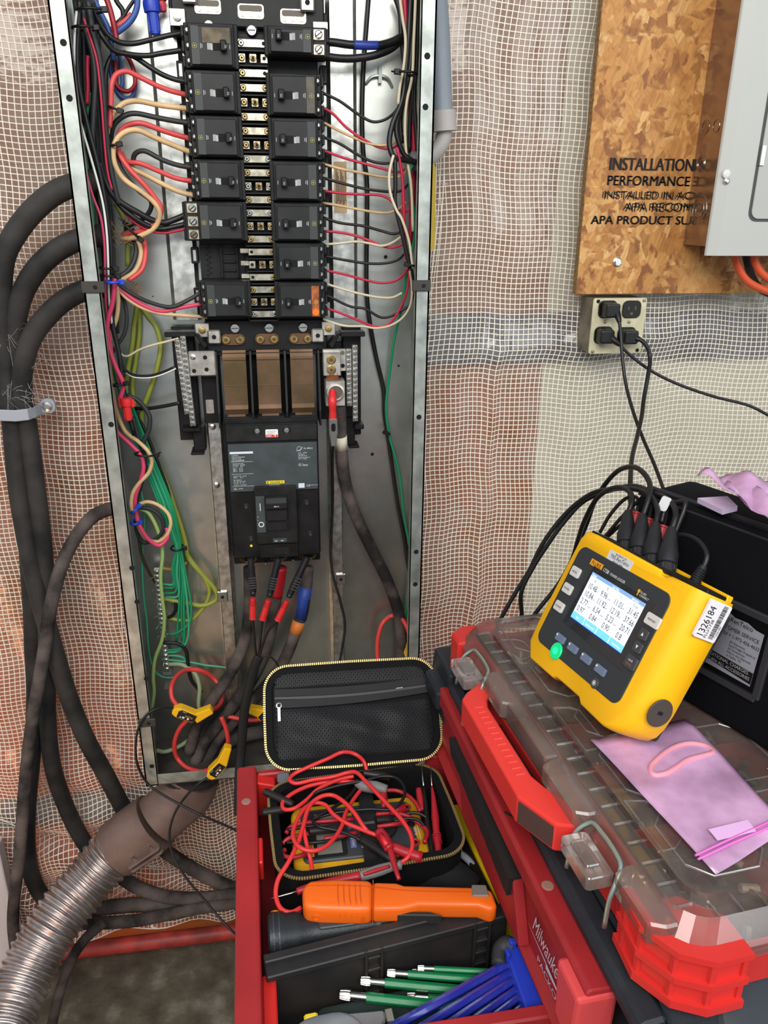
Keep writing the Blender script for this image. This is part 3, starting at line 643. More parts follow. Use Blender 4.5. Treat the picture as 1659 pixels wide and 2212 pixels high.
hd.prism([(.117, 1.383), (.110, 1.381), (.096, 1.364), (.103, 1.357)], -.09, -.06)
hd.box(.080, .118, -.066, EY, 1.235, 1.366)
hd.build('holder', BLK, nr, bevel=.0012)
term_strip(nr, (.1285, -.098, 1.354), (.1285, -.098, 1.268), 12, .0085)
term_strip(nr, (.1385, -.098, 1.360), (.1385, -.098, 1.242), 14, .0085)
pl = MB().box(.086, .124, -.096, -.090, 1.322, 1.358).build('plate', ALU, nr, bevel=.001)
for z in (1.352, 1.331): MB().cyl((.1185, -.0962, z), (0, -1, 0), .0035, .0006, n=12).build('screw' if z > 1.34 else 'hole', mat('screw_green', (120, 124, 100), .4, .8) if z > 1.34 else DARK, pl)
lug = MB().box(.086, .114, -.112, -.094, 1.318, 1.354); lug.box(.088, .119, -.128, -.094, 1.272, 1.312); lo = lug.build('lug', ALU, nr, bevel=.001)
for z in (1.344, 1.328):
    MB().lathe((.0985, -.112, z), (0, -1, 0), [(.0075, 0), (.0075, .001), (.006, .002)], n=16).build('bolt', BRASS, lo)
    MB().cyl((.0985, -.1142, z), (0, -1, 0), .0028, .0004, n=6).build('socket', mat('socket_dark', (80, 62, 34), .5), lo)
mb = MB()
for i in range(9): mb.cyl((.0915+.0022*i, -.112, 1.3105+.0004*(i % 3)), (0, -.2, 1), .0011, .009, n=6)
mb.build('copper_strands', mat('bare_copper', (150, 96, 66), .35, 1.0), lo)
MB().ring((.1035, -.1285, 1.294), (0, -1, 0), .0125, .0028, n=24, m=6).build('lug_ring', ALU, lo)
MB().cyl((.1035, -.1283, 1.294), (0, -1, 0), .0105, .0006, n=20).build('hole', mat('lug_hole', (96, 84, 74), .5), lo)
# ground bar low on the left side
gb = thing('ground_bar', 'dusty ground terminal strip low in the enclosure full of green wire ends', 'terminal bar', (-.22, EY, .87))
term_strip(gb, (-.214, -.062, .965), (-.214, -.062, .765), 22, .010)
for zz in (.752, .72): MB().box(-.222, -.206, -.06, EY, zz, zz+.006).build('bracket', mat('dust_bracket', (110, 108, 102), .7), gb)
mb = MB()
for i in range(26):
    z = .78+.18*rnd.random(); a = rnd.uniform(-.018, .018); mb.tube([(-.214, -.062, z), (-.214+a*.6, -.074, z+.003), (-.214+a, -.08-.01*rnd.random(), z-.004+.01*rnd.random())], .0004, m=4, smooth=3)
o = mb.build('loose_strands', STEEL, gb); o['kind'] = 'stuff'
# ================================================================ wires and cables
WB = mat('wire_black', (24, 24, 25), .42, vary=.2, vscale=30); WBG = mat('wire_charcoal', (44, 45, 46), .5)
WR = mat('wire_red', (204, 74, 74), .4); WR2 = mat('wire_crimson', (186, 36, 66), .4); WPK = mat('wire_pink', (206, 66, 100), .42); WDR = mat('wire_dark_red', (150, 26, 36), .35)
WT = mat('wire_tan', (204, 172, 126), .45, vary=.08, vscale=25); WW = mat('wire_white', (206, 196, 168), .45); WWW = mat('wire_bright_white', (236, 236, 232), .4)
WG = mat('wire_green', (24, 138, 92), .4); WGL = mat('wire_pale_green', (150, 176, 104), .45); WO = mat('wire_olive', (136, 144, 56), .45); WBL = mat('wire_blue', (56, 86, 150), .42)
WGR = mat('wire_teal', (60, 160, 124), .45)
TIE = mat('tie_black', (14, 14, 15), .5)
CBL = mat('cable_black', (28, 28, 29), .65, c2=(58, 56, 54), vscale=13, bump=.15, bscale=260, spec=.3)
CBD = mat('cable_dusty', (100, 91, 87), .95, c2=(40, 38, 38), vscale=17, bump=.5, bscale=330, spec=.15)
def wire(name, label, m, r, pts, ys, cat='wire', group=None, m2=8, kids=None, smooth=6):
    """pts in photograph pixels; ys: depth in the room at each point (one value, or a list spread over the points)"""
    n = len(pts)
    if not isinstance(ys, (list, tuple)): ys = [ys]
    Y = [float(np.interp(i/(n-1), np.linspace(0, 1, len(ys)), ys)) for i in range(n)] if len(ys) > 1 else [ys[0]]*n
    pp = [P(a, b, y) for (a, b), y in zip(pts, Y)]
    o = MB().tube(pp, r, m=m2, smooth=smooth).build(name, m, smooth='all')
    tag(o, label, cat, group)
    return o, pp
def sleeve(parent, pp, i0, i1, r, m, name, label=None, sm=5):
    return MB().tube(pp[i0:i1+1], r, m=10, smooth=sm).build(name, m, parent, smooth='all', label=label)
T = -.078
G1 = 'thick branch wires to the wire-loop breakers'
wire('black_wire', 'thick black wire curving to the top screw of the dusty topmost breaker', WB, .0036, [(199, 2), (206, 28), (218, 54), (235, 77), (258, 91), (287, 94), (329, 85), (372, 75), (397, 72)], [-.11, -.10, -.085, T], group=G1)
wire('black_wire', 'thick black wire to the middle screw of the dusty topmost breaker', WB, .0036, [(206, 30), (213, 62), (227, 87), (245, 108), (277, 117), (318, 120), (349, 115), (397, 108)], [-.10, -.10, -.08, T], group=G1)
wire('black_wire', 'thick black wire rising behind the red loop then falling to the second breaker', WB, .0036, [(229, 240), (228, 190), (231, 145), (250, 115), (287, 121), (318, 141), (349, 160), (380, 172), (405, 176)], [-.08, -.07, -.075, T], group=G1)
wire('red_wire', 'dusty red wire arching above the tan wire to the second breaker', WR, .0037, [(236, 275), (239, 245), (240, 210), (242, 180), (251, 161), (273, 154), (297, 164), (339, 185), (375, 198), (405, 205)], [-.10, -.10, -.09, T], group=G1)
wire('tan_wire', 'tan wire arching just below the upper red arch', WT, .0037, [(231, 290), (235, 266), (249, 240), (270, 222), (297, 218), (339, 226), (375, 231), (406, 235)], [-.09, -.10, -.09, T], group=G1)
wire('black_wire', 'thick black wire arching below the upper tan arch', WBG, .0036, [(243, 330), (240, 300), (245, 272), (262, 254), (287, 245), (339, 254), (375, 261), (410, 266)], [-.07, -.085, -.08, T], group=G1)
wire('red_wire', 'red wire of the middle arch group, just above its tan twin', WR, .0037, [(256, 292), (265, 278), (280, 269), (304, 266), (349, 281), (380, 291), (413, 300)], [-.085, -.09, T], group=G1)
wire('tan_wire', 'long tan wire bending round the tie and hanging in a deep loop', WT, .0038, [(412, 329), (375, 314), (339, 299), (297, 281), (273, 284), (253, 300), (245, 324), (248, 353), (266, 385), (308, 416), (335, 440), (345, 462), (335, 490), (296, 512), (262, 516)], [T, -.10, -.105, -.10, -.075], group=G1)
wire('red_wire', 'red wire running beside the deep tan loop down from the tie', WR, .0038, [(255, 310), (257, 330), (277, 362), (308, 395), (333, 425), (348, 450), (337, 480), (298, 501), (264, 508)], [-.09, -.10, -.095, -.07], group=G1)
wire('black_wire', 'black wire inside the deep tan and red loop', WBG, .0036, [(252, 330), (256, 352), (273, 383), (300, 412), (326, 434), (326, 450), (312, 470), (270, 495)], [-.085, -.09, -.085, -.065], group=G1)
wire('black_wire', 'black wire with a tight hook above the lower red arch', WBG, .0036, [(289, 352), (289, 338), (296, 329), (312, 326), (339, 339), (360, 349), (390, 358), (417, 362)], [-.07, -.08, T], group=G1)
wire('red_wire', 'red wire of the lowest arch group to the fourth breaker', WR, .0037, [(262, 330), (270, 344), (283, 351), (300, 352), (339, 368), (381, 385), (421, 392)], [-.08, -.088, T], group=G1)
wire('tan_wire', 'tan wire straightening down to the lowest screw of the fourth breaker', WT, .0037, [(262, 332), (272, 346), (287, 363), (318, 380), (360, 402), (390, 415), (421, 423)], [-.075, -.08, T], group=G1)
wire('black_wire', 'heavy black wire to the upper screw of the larger breaker', WB, .0046, [(215, 350), (229, 395), (250, 428), (298, 459), (330, 476), (355, 481), (378, 474), (402, 464)], [-.105, -.10, -.085, T], group=G1)
wire('black_wire', 'black wire to the middle screw of the larger breaker', WB, .0040, [(236, 400), (258, 442), (290, 470), (320, 488), (350, 494), (380, 489), (406, 483)], [-.10, -.095, -.082, T], group=G1)
wire('crimson_wire', 'thin crimson wire under the black wires to the larger breaker', WR2, .0022, [(241, 405), (265, 453), (293, 482), (326, 499), (356, 503), (385, 498), (406, 493)], [-.098, -.09, -.078, T], group=G1)
for nm, lb, m_, r_, pts in (('black_wire', 'black wire from the blue tie to the top screw of the lone breaker', WBG, .0032, [(250, 612), (262, 620), (286, 635), (321, 652), (368, 663), (403, 650), (443, 626)]),
    ('pink_wire', 'pink wire from the blue tie to the lone breaker', WPK, .0033, [(248, 612), (258, 624), (279, 640), (312, 661), (349, 672), (392, 664), (445, 655)]),
    ('tan_wire', 'frayed tan wire from the blue tie to the lowest screw of the lone breaker', WT, .0027, [(250, 615), (260, 630), (274, 645), (309, 666), (345, 677), (392, 681), (447, 685)])):
    wire(nm, lb, m_, r_, pts, [-.12, -.115, -.10, -.085])
for nm, lb, m_, r_, pts in (('black_wire', 'black wire of the short vertical loop above the blue tie', WBG, .0036, [(288, 515), (294, 535), (290, 562), (276, 585), (252, 600)]),
    ('tan_wire', 'tan wire of the short vertical loop above the blue tie', WT, .0037, [(291, 510), (303, 532), (304, 556), (291, 586), (258, 608)]),
    ('red_wire', 'red wire outermost in the short vertical loop above the blue tie', WR, .0037, [(299, 508), (313, 528), (314, 553), (306, 583), (278, 606)])):
    wire(nm, lb, m_, r_, pts, [-.07, -.085, -.10])
# olive ground wires
wire('olive_wire', 'olive green wire hanging straight down behind the blue tie', WO, .0040, [(297, 655), (290, 700), (285, 750), (276, 800), (272, 850), (290, 930), (330, 1010), (365, 1080)], [-.05])
wire('olive_wire', 'olive green wire close behind the straight olive one', WO, .0036, [(300, 660), (301, 722), (293, 781), (286, 840), (305, 930), (345, 1010), (375, 1088), (393, 1160), (407, 1201), (438, 1243), (452, 1276), (443, 1306), (413, 1338), (385, 1339), (358, 1333)], [-.045, -.045, -.055, -.06])
wire('olive_wire', 'olive green wire bowing out towards the terminal strip', WO, .0042, [(305, 660), (318, 682), (336, 705), (347, 741), (340, 793), (321, 851), (305, 898), (320, 970), (352, 1040), (378, 1100), (400, 1170), (407, 1205), (436, 1240), (465, 1275), (468, 1294), (440, 1308), (403, 1303), (352, 1293)], [-.05, -.06, -.05, -.055, -.06])
wire('olive_wire', 'short olive wire coming down to the knotted tie', WO, .0036, [(250, 440), (267, 472), (275, 515), (276, 575)], [-.06])
wire('olive_wire', 'short orange-olive wire end at the top of the ground strip', mat('wire_amber', (168, 130, 40), .45), .003, [(345, 1226), (368, 1230), (390, 1226), (403, 1215)], [-.05])
# neutral wires
wire('white_wire', 'thin cream wire kinked down and up to the terminal strip', WW, .0018, [(256, 759), (266, 768), (276, 769), (298, 757), (321, 748), (355, 739), (386, 731)], [-.07, -.075, -.09])
o, pp = wire('black_wire', 'black wire with a white stripe swinging to the terminal strip', WB, .0032, [(262, 788), (272, 802), (288, 811), (321, 813), (350, 806), (380, 793)], [-.07, -.08, -.095])
MB().tube([p+Vector((0, -.0026, -.0018)) for p in pp[1:]], .0011, m=6).build('white_stripe', WWW, o, smooth='all')
wire('black_wire', 'black wire running nearly level to the foot of the terminal strip', WB, .0031, [(290, 882), (321, 882), (355, 877), (389, 870)], [-.06, -.085])
# ---- tall bundle along the side
o = -.135
wire('black_wire', 'black wire on the outer side of the tall bundle, beside the cream strand', WB, .0036, [(172, 0), (169, 62), (166, 125), (171, 187), (189, 270), (208, 343), (220, 395), (230, 457), (239, 534), (240, 620), (243, 699), (258, 769), (268, 850), (290, 940)], [-.125, -.12, -.115, -.12])
wire('white_wire', 'bright white strand running the length of the tall bundle', WWW, .0017, [(166, 20), (162, 60), (160, 125), (162, 198), (173, 260), (194, 333), (214, 405), (224, 450), (231, 510), (234, 581), (236, 652), (242, 699), (248, 740), (262, 790)], [-.128, -.13, -.128, -.11])
wire('black_wire', 'black wire bowing through the middle of the tall bundle', WBG, .0038, [(178, 20), (186, 66), (200, 114), (206, 166), (202, 250), (200, 310), (212, 380), (226, 450), (236, 560)], [-.12, -.11])
wire('black_wire', 'black wire along the inner edge of the tall bundle', WBG, .0044, [(190, 0), (200, 67), (214, 125), (223, 208), (229, 291), (237, 353), (250, 416), (258, 440)], [-.115, -.11, -.10])
wire('crimson_wire', 'thin crimson wire down the inner edge of the tall bundle', WR2, .0016, [(181, 40), (191, 71), (208, 125), (218, 208), (226, 312), (233, 374), (242, 410)], [-.125, -.116])
wire('red_wire', 'short stretch of red wire deep inside the tall bundle', WR2, .0026, [(190, 120), (189, 150), (190, 190), (188, 225)], [-.105])
wire('green_wire', 'green wire crossing behind the tall bundle', WG, .0020, [(194, 200), (191, 225), (186, 262), (181, 312), (188, 353), (199, 437), (205, 520), (216, 600), (225, 672), (239, 767), (262, 850), (285, 931)], [-.10])
wire('pink_wire', 'thin pink wire on the outer side of the tall bundle', WPK, .0018, [(186, 372), (201, 425), (217, 468), (225, 523), (227, 600), (229, 660), (236, 720), (246, 780), (258, 830)], [-.13, -.13, -.115])
for k, (dx, yy) in enumerate(((-9, -.06), (-3, -.075), (8, -.06), (14, -.07), (22, -.06), (2, -.055), (30, -.058))):
    wire('black_wire', 'black wire in the packed back of the tall bundle', WB if k % 2 else WBG, .0034, [(172+dx*1.2, 0), (182+dx, 80), (186+dx, 180), (194+dx, 290), (206+dx*.8, 380), (222+dx*.6, 470), (232+dx*.5, 600), (238+dx*.5, 720)], [yy, yy-.01, yy], group='packed back wires of the tall bundle')
wire('red_wire', 'red wire coming steeply down at the top between blue wires', WDR, .0040, [(224, -10), (231, 0), (246, 54), (252, 90)], [-.08])
wire('blue_wire', 'blue wire running steeply beside the top red wire', WBL, .0036, [(205, 0), (214, 21), (233, 60), (240, 90), (246, 130)], [-.075])
wire('red_wire', 'red wire slanting up beneath the blue curve near the top', WR, .0038, [(228, 72), (245, 62), (272, 44), (285, 30)], [-.07])
wire('blue_wire', 'thick blue wire curving up out of the top of the bundle', WBL, .0042, [(234, 82), (252, 70), (272, 55), (288, 36), (296, 14), (297, -14)], [-.076])
wire('black_wire', 'black wire hooking down at the top beside the blue curve', WB, .0034, [(246, -10), (254, 6), (265, 22), (265, 42), (256, 56)], [-.06])
wire('black_wire', 'thin black wire slanting across the top beside the blue curve', WB, .0026, [(293, -5), (276, 20), (266, 36), (248, 54)], [-.066])
wire('red_wire', 'dark red wire bent into a hanging loop behind the arches', WDR, .0032, [(244, 115), (249, 140), (250, 165), (251, 182), (262, 194), (278, 197), (291, 184), (290, 158), (281, 132), (266, 110)], [-.052])
wire('blue_wire', 'blue wire loop hanging behind the dark red loop', WBL, .0030, [(239, 125), (240, 160), (249, 190), (265, 211), (282, 211), (291, 196), (292, 170)], [-.046])
wire('blue_wire', 'blue wire inside the dark red loop', WBL, .0028, [(258, 120), (262, 150), (264, 180), (258, 196)], [-.047])
# pink / tan / black control group
wire('pink_wire', 'pink wire sweeping from the blue tie down to the red wire connector', WPK, .0036, [(248, 600), (247, 625), (243, 655), (232, 699), (234, 745), (252, 797), (266, 828), (263, 850), (257, 866)], [-.14, -.13, -.12])
wire('tan_wire', 'tan wire beside the pink sweep below the blue tie', WT, .0034, [(252, 620), (255, 650), (252, 685), (240, 722), (236, 760), (238, 800), (244, 850), (252, 888), (272, 933), (300, 955), (322, 978), (328, 996), (322, 1020), (302, 1042), (288, 1062), (283, 1085), (286, 1106)], [-.12, -.10, -.11, -.115])
wire('black_wire', 'charcoal wire curving beside the tan wire below the blue tie', WBG, .0030, [(254, 622), (268, 650), (274, 690), (268, 722), (252, 747), (244, 760)], [-.10])
wire('pink_wire', 'pink wire leaving the wire-nut group and curling to the blue ties', WPK, .0036, [(240, 905), (253, 932), (282, 960), (303, 983), (310, 1008), (303, 1040), (292, 1075), (294, 1110), (303, 1139), (324, 1168), (345, 1178), (362, 1160), (360, 1140)], [-.10, -.11, -.115, -.10])
wire('black_wire', 'charcoal wire between the pink and tan curls', WBG, .0040, [(286, 900), (300, 950), (312, 985), (313, 1015), (303, 1050), (294, 1085)], [-.09])
wire('tan_wire', 'tan wire loop below the blue ties', WT, .0032, [(300, 1089), (318, 1084), (340, 1090), (362, 1108), (369, 1130), (360, 1156), (340, 1170), (316, 1163), (300, 1140), (297, 1115)], [-.10, -.105, -.09])
wire('black_wire', 'charcoal wire loop below the blue ties', WBG, .0034, [(302, 1096), (326, 1100), (347, 1116), (353, 1142), (338, 1163), (309, 1172), (295, 1146), (293, 1120)], [-.09])
wire('black_wire', 'charcoal wire looping from the red wire connector round to the green bundle', WBG, .0038, [(274, 854), (294, 862), (312, 880), (323, 900), (321, 930), (312, 950), (306, 962)], [-.095])
# green bundle
GB = 'green ground wires fanning to the ground strip'
GLAB = ['outermost green wire of the bundle, bending first into the ground strip', 'second green wire of the bundle to bend into the ground strip', 'green wire bending into the ground strip below the first two', 'green wire bending into the ground strip just above the olive loops', 'green wire of the bundle falling straight, first of the low hanging tails', 'green wire of the bundle falling straight in the middle of the low tails', 'green wire of the bundle making the lowest wide hook to the strip', 'green wire of the bundle curling back highest of the low hooks', 'innermost green wire of the bundle, hooking just above the lowest one']
tails = ([(372, 1230), (374, 1262), (352, 1262)], [(374, 1232), (376, 1268), (350, 1270)], [(378, 1235), (379, 1278), (351, 1282)], [(382, 1240), (384, 1288), (356, 1290)], [(388, 1240), (387, 1300), (381, 1385)], [(394, 1250), (392, 1310), (394, 1384)], [(398, 1245), (405, 1310), (408, 1352), (402, 1388), (382, 1407), (357, 1409)], [(401, 1240), (413, 1310), (409, 1345), (380, 1368), (360, 1370)], [(397, 1250), (397, 1310), (392, 1398), (372, 1404), (355, 1404)])
for k in range(9):
    dx = (k-4)*3.4
    wire('green_wire', GLAB[k], WG if k % 3 else WGR, .0021, [(232+dx*.2, 735), (250+dx*.4, 800), (277+dx*.7, 880), (302+dx*.9, 950), (332+dx, 1025), (358+dx*1.0, 1090), (374+dx*.8, 1145), (385+dx*.5, 1185)]+tails[k], [-.065-.004*(k % 3), -.07, -.068-.004*(k % 2), -.06], group=GB)
wire('black_wire', 'black wire edging the green bundle', WB, .0030, [(290, 880), (320, 945), (345, 1010), (364, 1065), (372, 1120)], [-.058])
wire('pale_green_wire', 'dusty pale green wire running far down along the ground strip', WGL, .0034, [(300, 1098), (318, 1106), (330, 1122), (345, 1158), (351, 1195), (347, 1243), (350, 1290), (355, 1335), (350, 1382), (335, 1423), (331, 1464), (333, 1495), (328, 1530)], [-.085, -.09, -.085])
wire('green_wire', 'thin green wire hanging alone beside the rim and curling at the foot', WGR, .0017, [(302, 1050), (312, 1100), (311, 1150), (307, 1212), (311, 1295), (317, 1340), (320, 1390), (328, 1435), (342, 1457), (362, 1464), (385, 1461)], [-.06])
for dx in (0, 4): wire('bare_copper_wire', 'bare copper wire slanting down to the ground strip', mat('bare_copper', (150, 96, 66), .35, 1.0), .0011, [(297+dx, 1150), (303+dx, 1195), (318+dx, 1232), (338+dx*.5, 1266)], [-.075, -.06], group='pair of bare copper wires')
wire('green_wire', 'green wire reaching across to the big cables at the foot', WGR, .0020, [(350, 1424), (380, 1427), (413, 1431), (444, 1437), (479, 1441), (515, 1447)], [-.06])
wire('green_wire', 'green wire end bent short under the ground strip tails', WGR, .0020, [(352, 1418), (372, 1416), (395, 1420), (402, 1428)], [-.058])
wire('black_wire', 'black wire hooking down from the ground strip to the cable opening', WB, .0036, [(352, 1388), (382, 1390), (400, 1402), (407, 1440), (414, 1470), (435, 1495)], [-.065])
wire('black_wire', 'short black hook of wire beside the ground strip', WB, .0032, [(379, 1300), (380, 1316), (372, 1330), (362, 1334)], [-.062])
wire('pale_green_wire', 'pale green wire passing down through the upper red ring to the floor of the enclosure', mat('wire_dusty_green', (142, 158, 122), .6), .0040, [(362, 1435), (393, 1436), (420, 1453), (431, 1484), (429, 1520), (432, 1553), (414, 1592), (384, 1614), (355, 1624), (338, 1621)], [-.06, -.08, -.11])
# ---- right side
RG = 'thin branch wires of the thin-wire column'
ORD = ('second', 'third', 'fourth', 'fifth', 'sixth', 'lowest')
RW = [
 ([(693, 199), (733, 218), (774, 247), (805, 263), (830, 259), (850, 245), (862, 228)], [(690, 229), (718, 245), (749, 276), (785, 301), (822, 319), (847, 320), (864, 307), (872, 290)], [(690, 260), (726, 279), (764, 297), (801, 311), (837, 313), (860, 303), (876, 285)]),
 ([(695, 295), (733, 310), (774, 335), (805, 349), (832, 353), (855, 350)], [(692, 323), (743, 341), (785, 353), (826, 364), (857, 372), (876, 366)], [(692, 352), (733, 364), (785, 374), (826, 382), (860, 382), (874, 374), (880, 360)]),
 ([(697, 384), (743, 397), (795, 409), (847, 414), (868, 411), (884, 395)], [(694, 412), (743, 418), (785, 420), (822, 422), (842, 431), (856, 447), (871, 459), (885, 452)], [(694, 438), (732, 444), (773, 452), (815, 459), (842, 459), (866, 448), (876, 436)]),
 ([(698, 470), (732, 481), (784, 488), (825, 499), (850, 505), (875, 498)], [(696, 499), (732, 502), (763, 508), (794, 518), (825, 531), (846, 535), (872, 527)], [(696, 528), (732, 526), (767, 522), (794, 525), (825, 531), (846, 525), (869, 510)]),
 ([(698, 553), (753, 563), (794, 569), (836, 568), (861, 560), (877, 544)], [(697, 583), (742, 592), (794, 606), (825, 611), (855, 606), (872, 593), (881, 578)], [(698, 611), (742, 625), (784, 636), (825, 643), (850, 642), (868, 633)]),
 ([(702, 637), (722, 646), (757, 662), (788, 667), (821, 685), (838, 685), (867, 671), (885, 658), (894, 627), (890, 586), (880, 545), (861, 482), (853, 440)], [(702, 665), (732, 675), (767, 689), (805, 704), (826, 706), (846, 694), (871, 652), (883, 606), (879, 560), (874, 500), (873, 430)], [(698, 689), (722, 698), (746, 704), (784, 705), (815, 709), (846, 702), (871, 685), (886, 660), (890, 625), (885, 585)])]
for k in range(6):
    for j, (nm, m_, cn) in enumerate((('black_wire', WB, 'black'), ('red_wire', WR2, 'crimson'), ('cream_wire', WT if k < 3 else WW, 'cream'))):
        n_ = len(RW[k][j]); wire(nm, '%s wire sagging from the %s breaker down the thin-wire column' % (cn, ORD[k]), m_, .00195 if j else .0021, RW[k][j], [T, -.082+.003*j, -.085-.004*j, -.095-.006*j], group=RG)
o, pp = wire('black_cable', 'thick black cable banded with blue tape at the top two-pole breaker', WB, .0056, [(704, 90), (725, 92), (752, 96), (765, 97), (790, 98), (816, 98), (832, 95), (850, 89), (866, 80)], [-.085, -.085, -.07])
sleeve(o, pp, 3, 5, .0062, mat('tape_blue', (38, 58, 140), .4), 'blue_tape', 'blue tape band')
wire('black_cable', 'thick black cable without tape below the blue-banded one', WB, .0054, [(704, 122), (735, 126), (764, 126), (806, 120), (839, 108), (855, 97), (868, 82)], [-.083, -.08, -.06])
wire('black_cable', 'long black cable falling the whole height behind the thin wires', WB, .0036, [(797, -15), (791, 62), (785, 145), (782, 250), (785, 333), (792, 385), (793, 460), (792, 627), (798, 690), (813, 773), (829, 845), (831, 897), (837, 935), (847, 1007), (860, 1095), (875, 1171), (884, 1240), (888, 1320)], [-.045])
wire('green_wire', 'long green wire coming from the conduit fitting and down beside the long black cable', WG, .0022, [(899, 348), (886, 368), (887, 416), (892, 440), (898, 471), (894, 523), (877, 598), (869, 658), (852, 731), (842, 804), (834, 880), (841, 940), (862, 1019), (872, 1108), (886, 1195), (886, 1250), (882, 1290), (876, 1340), (877, 1400)], [-.12, -.10, -.055, -.05, -.06])
wire('black_wire', 'black wire sweeping from above and turning into the conduit fitting', WB, .0040, [(887, -10), (882, 83), (876, 158), (868, 218), (848, 268), (841, 310), (850, 338), (875, 346), (899, 350)], [-.115, -.12, -.125, -.13, -.12])
wire('black_wire', 'black wire inside the sweep that turns into the conduit fitting', WB, .0040, [(899, -10), (889, 104), (882, 166), (866, 236), (856, 270), (860, 302), (874, 335), (899, 353)], [-.11, -.115, -.12, -.12])
RV = 'upright wires in the bundle by the conduit fitting'
for lb, m_, r_, pts, yy in (('cream wire on the inner edge of the upright bundle above the tie', WW, .0022, [(863, -10), (870, 42), (876, 83), (872, 145), (864, 187), (860, 225)], -.125),
    ('crimson wire beside the inner cream wire at the top of the upright bundle', WR2, .0036, [(873, -10), (876, 40), (879, 75), (878, 120)], -.11),
    ('cream wire through the middle of the upright bundle', WW, .0022, [(898, -10), (896, 40), (894, 83), (890, 166), (879, 218), (875, 270), (878, 333), (888, 400), (892, 500)], -.12),
    ('black wire behind the middle cream wire of the upright bundle', WB, .0032, [(904, -10), (899, 145), (895, 208), (900, 300), (903, 345)], -.10),
    ('pale cream wire along the outer edge of the upright bundle', WW, .0020, [(909, -10), (897, 187), (905, 270), (905, 330)], -.095),
    ('crimson wire widening below the tie in the upright bundle', WR2, .0036, [(891, 160), (884, 239), (893, 291), (894, 350), (889, 440), (886, 520)], -.085),
    ('crimson wire running straight down past the conduit fitting', WR2, .0024, [(858, 320), (868, 374), (872, 440), (873, 520), (878, 560)], -.13),
    ('cream wire crossing over the crimson ones below the conduit fitting', WW, .0021, [(850, 335), (841, 374), (843, 416), (858, 457), (867, 471), (884, 523), (890, 566), (893, 580)], -.14),
    ('black wire dropping straight below the conduit sweep', WB, .0032, [(853, 341), (854, 400), (853, 437), (863, 482), (877, 540), (886, 580)], -.135),
    ('black wire close beside the crimson wire in the upright bundle', WB, .0040, [(884, -12), (886, 60), (882, 130), (872, 200), (864, 262), (868, 310)], -.105),
    ('black wire outermost in the upright bundle, beside the rim', WB, .0036, [(903, -12), (900, 90), (894, 170), (886, 250), (884, 330)], -.088),
    ('black wire at the back of the upright bundle', WB, .0040, [(852, -12), (864, 27), (867, 83), (876, 150), (884, 230), (890, 330), (892, 430)], -.06),
    ('dark red wire at the back of the upright bundle', WDR, .0040, [(894, 330), (897, 400), (893, 470), (888, 540)], -.07)):
    nm = lb.split(' wire')[0].replace(' ', '_')+'_wire'
    wire(nm, lb, m_, r_, pts, [yy], group=RV)
# ---- cable ties and connectors
def tie(label, pa, pb, y, m_=TIE, w=.0022, tail=None, name='cable_tie', cat='cable tie', depth=.012):
    a, b = P(pa[0], pa[1], y), P(pb[0], pb[1], y); d = (b-a).normalized(); up = d.cross(Vector((0, 1, 0)))
    t = thing(name, label, cat, a)
    mid = (a+b)/2+Vector((0, -depth, 0)); bk = (a+b)/2+Vector((0, depth*1.6, 0))
    MB().tube([a, a*.7+b*.3+Vector((0, -depth, 0)), a*.3+b*.7+Vector((0, -depth, 0)), b, bk], (w, .0007) and w*.8, m=6, closed=True, smooth=4).build('strap', m_, t, smooth='all')
    f = Fr(b+Vector((0, -.004, 0)), d, Vector((0, 1, 0)), up)
    MB(f).box(-.004, .005, -.003, .003, -.0035, .0035).build('tie_head', m_, t, bevel=.0008)
    if tail: MB().tube([b, P(tail[0], tail[1], y-.01)], .0012, m=5, smooth=0).build('tail', m_, t)
    return t
BLU = mat('tie_blue', (36, 72, 190), .4)
tie('upper black cable tie round the top of the tall bundle', (164, 22), (226, 22), -.125)
tie('lower black cable tie round the top of the tall bundle', (156, 60), (208, 61), -.13)
tie('black cable tie on the upper red and tan arches', (236, 230), (260, 240), -.108, depth=.006)
tie('black cable tie where the deep tan loop begins', (242, 315), (258, 312), -.108, depth=.006)
tie('upper of two black cable ties just above the blue tie', (210, 578), (250, 580), -.135)
tie('black cable tie directly above the blue tie', (216, 594), (255, 596), -.137)
tie('blue cable tie gathering the tall bundle beside the door clip', (230, 609), (262, 609), -.142, BLU, w=.003)
tie('black cable tie above the red wire connector', (243, 832), (273, 827), -.125)
tie('black cable tie with curled tail round the pink and tan curl', (291, 980), (338, 981), -.118, tail=(347, 977))
tie('black cable tie near the foot of the green bundle', (369, 1184), (398, 1182), -.08)
tie('upper blue cable tie on the pink curl', (284, 1106), (300, 1092), -.118, BLU, w=.003)
tie('lower blue cable tie on the pink curl', (284, 1128), (302, 1126), -.112, BLU, w=.003)
tie('black cable tie on the upright bundle above the conduit fitting', (901, 160), (858, 156), -.135, tail=(846, 154))
tie('black cable tie low on the thin crimson and cream wires', (894, 574), (879, 571), -.145, depth=.006)
tie('small black tie joining the long black cable and the long green wire', (842, 937), (832, 933), -.062, depth=.005)
tie('knotted black tie round the deep tan and red loop', (262, 473), (304, 517), -.095, tail=(256, 470))
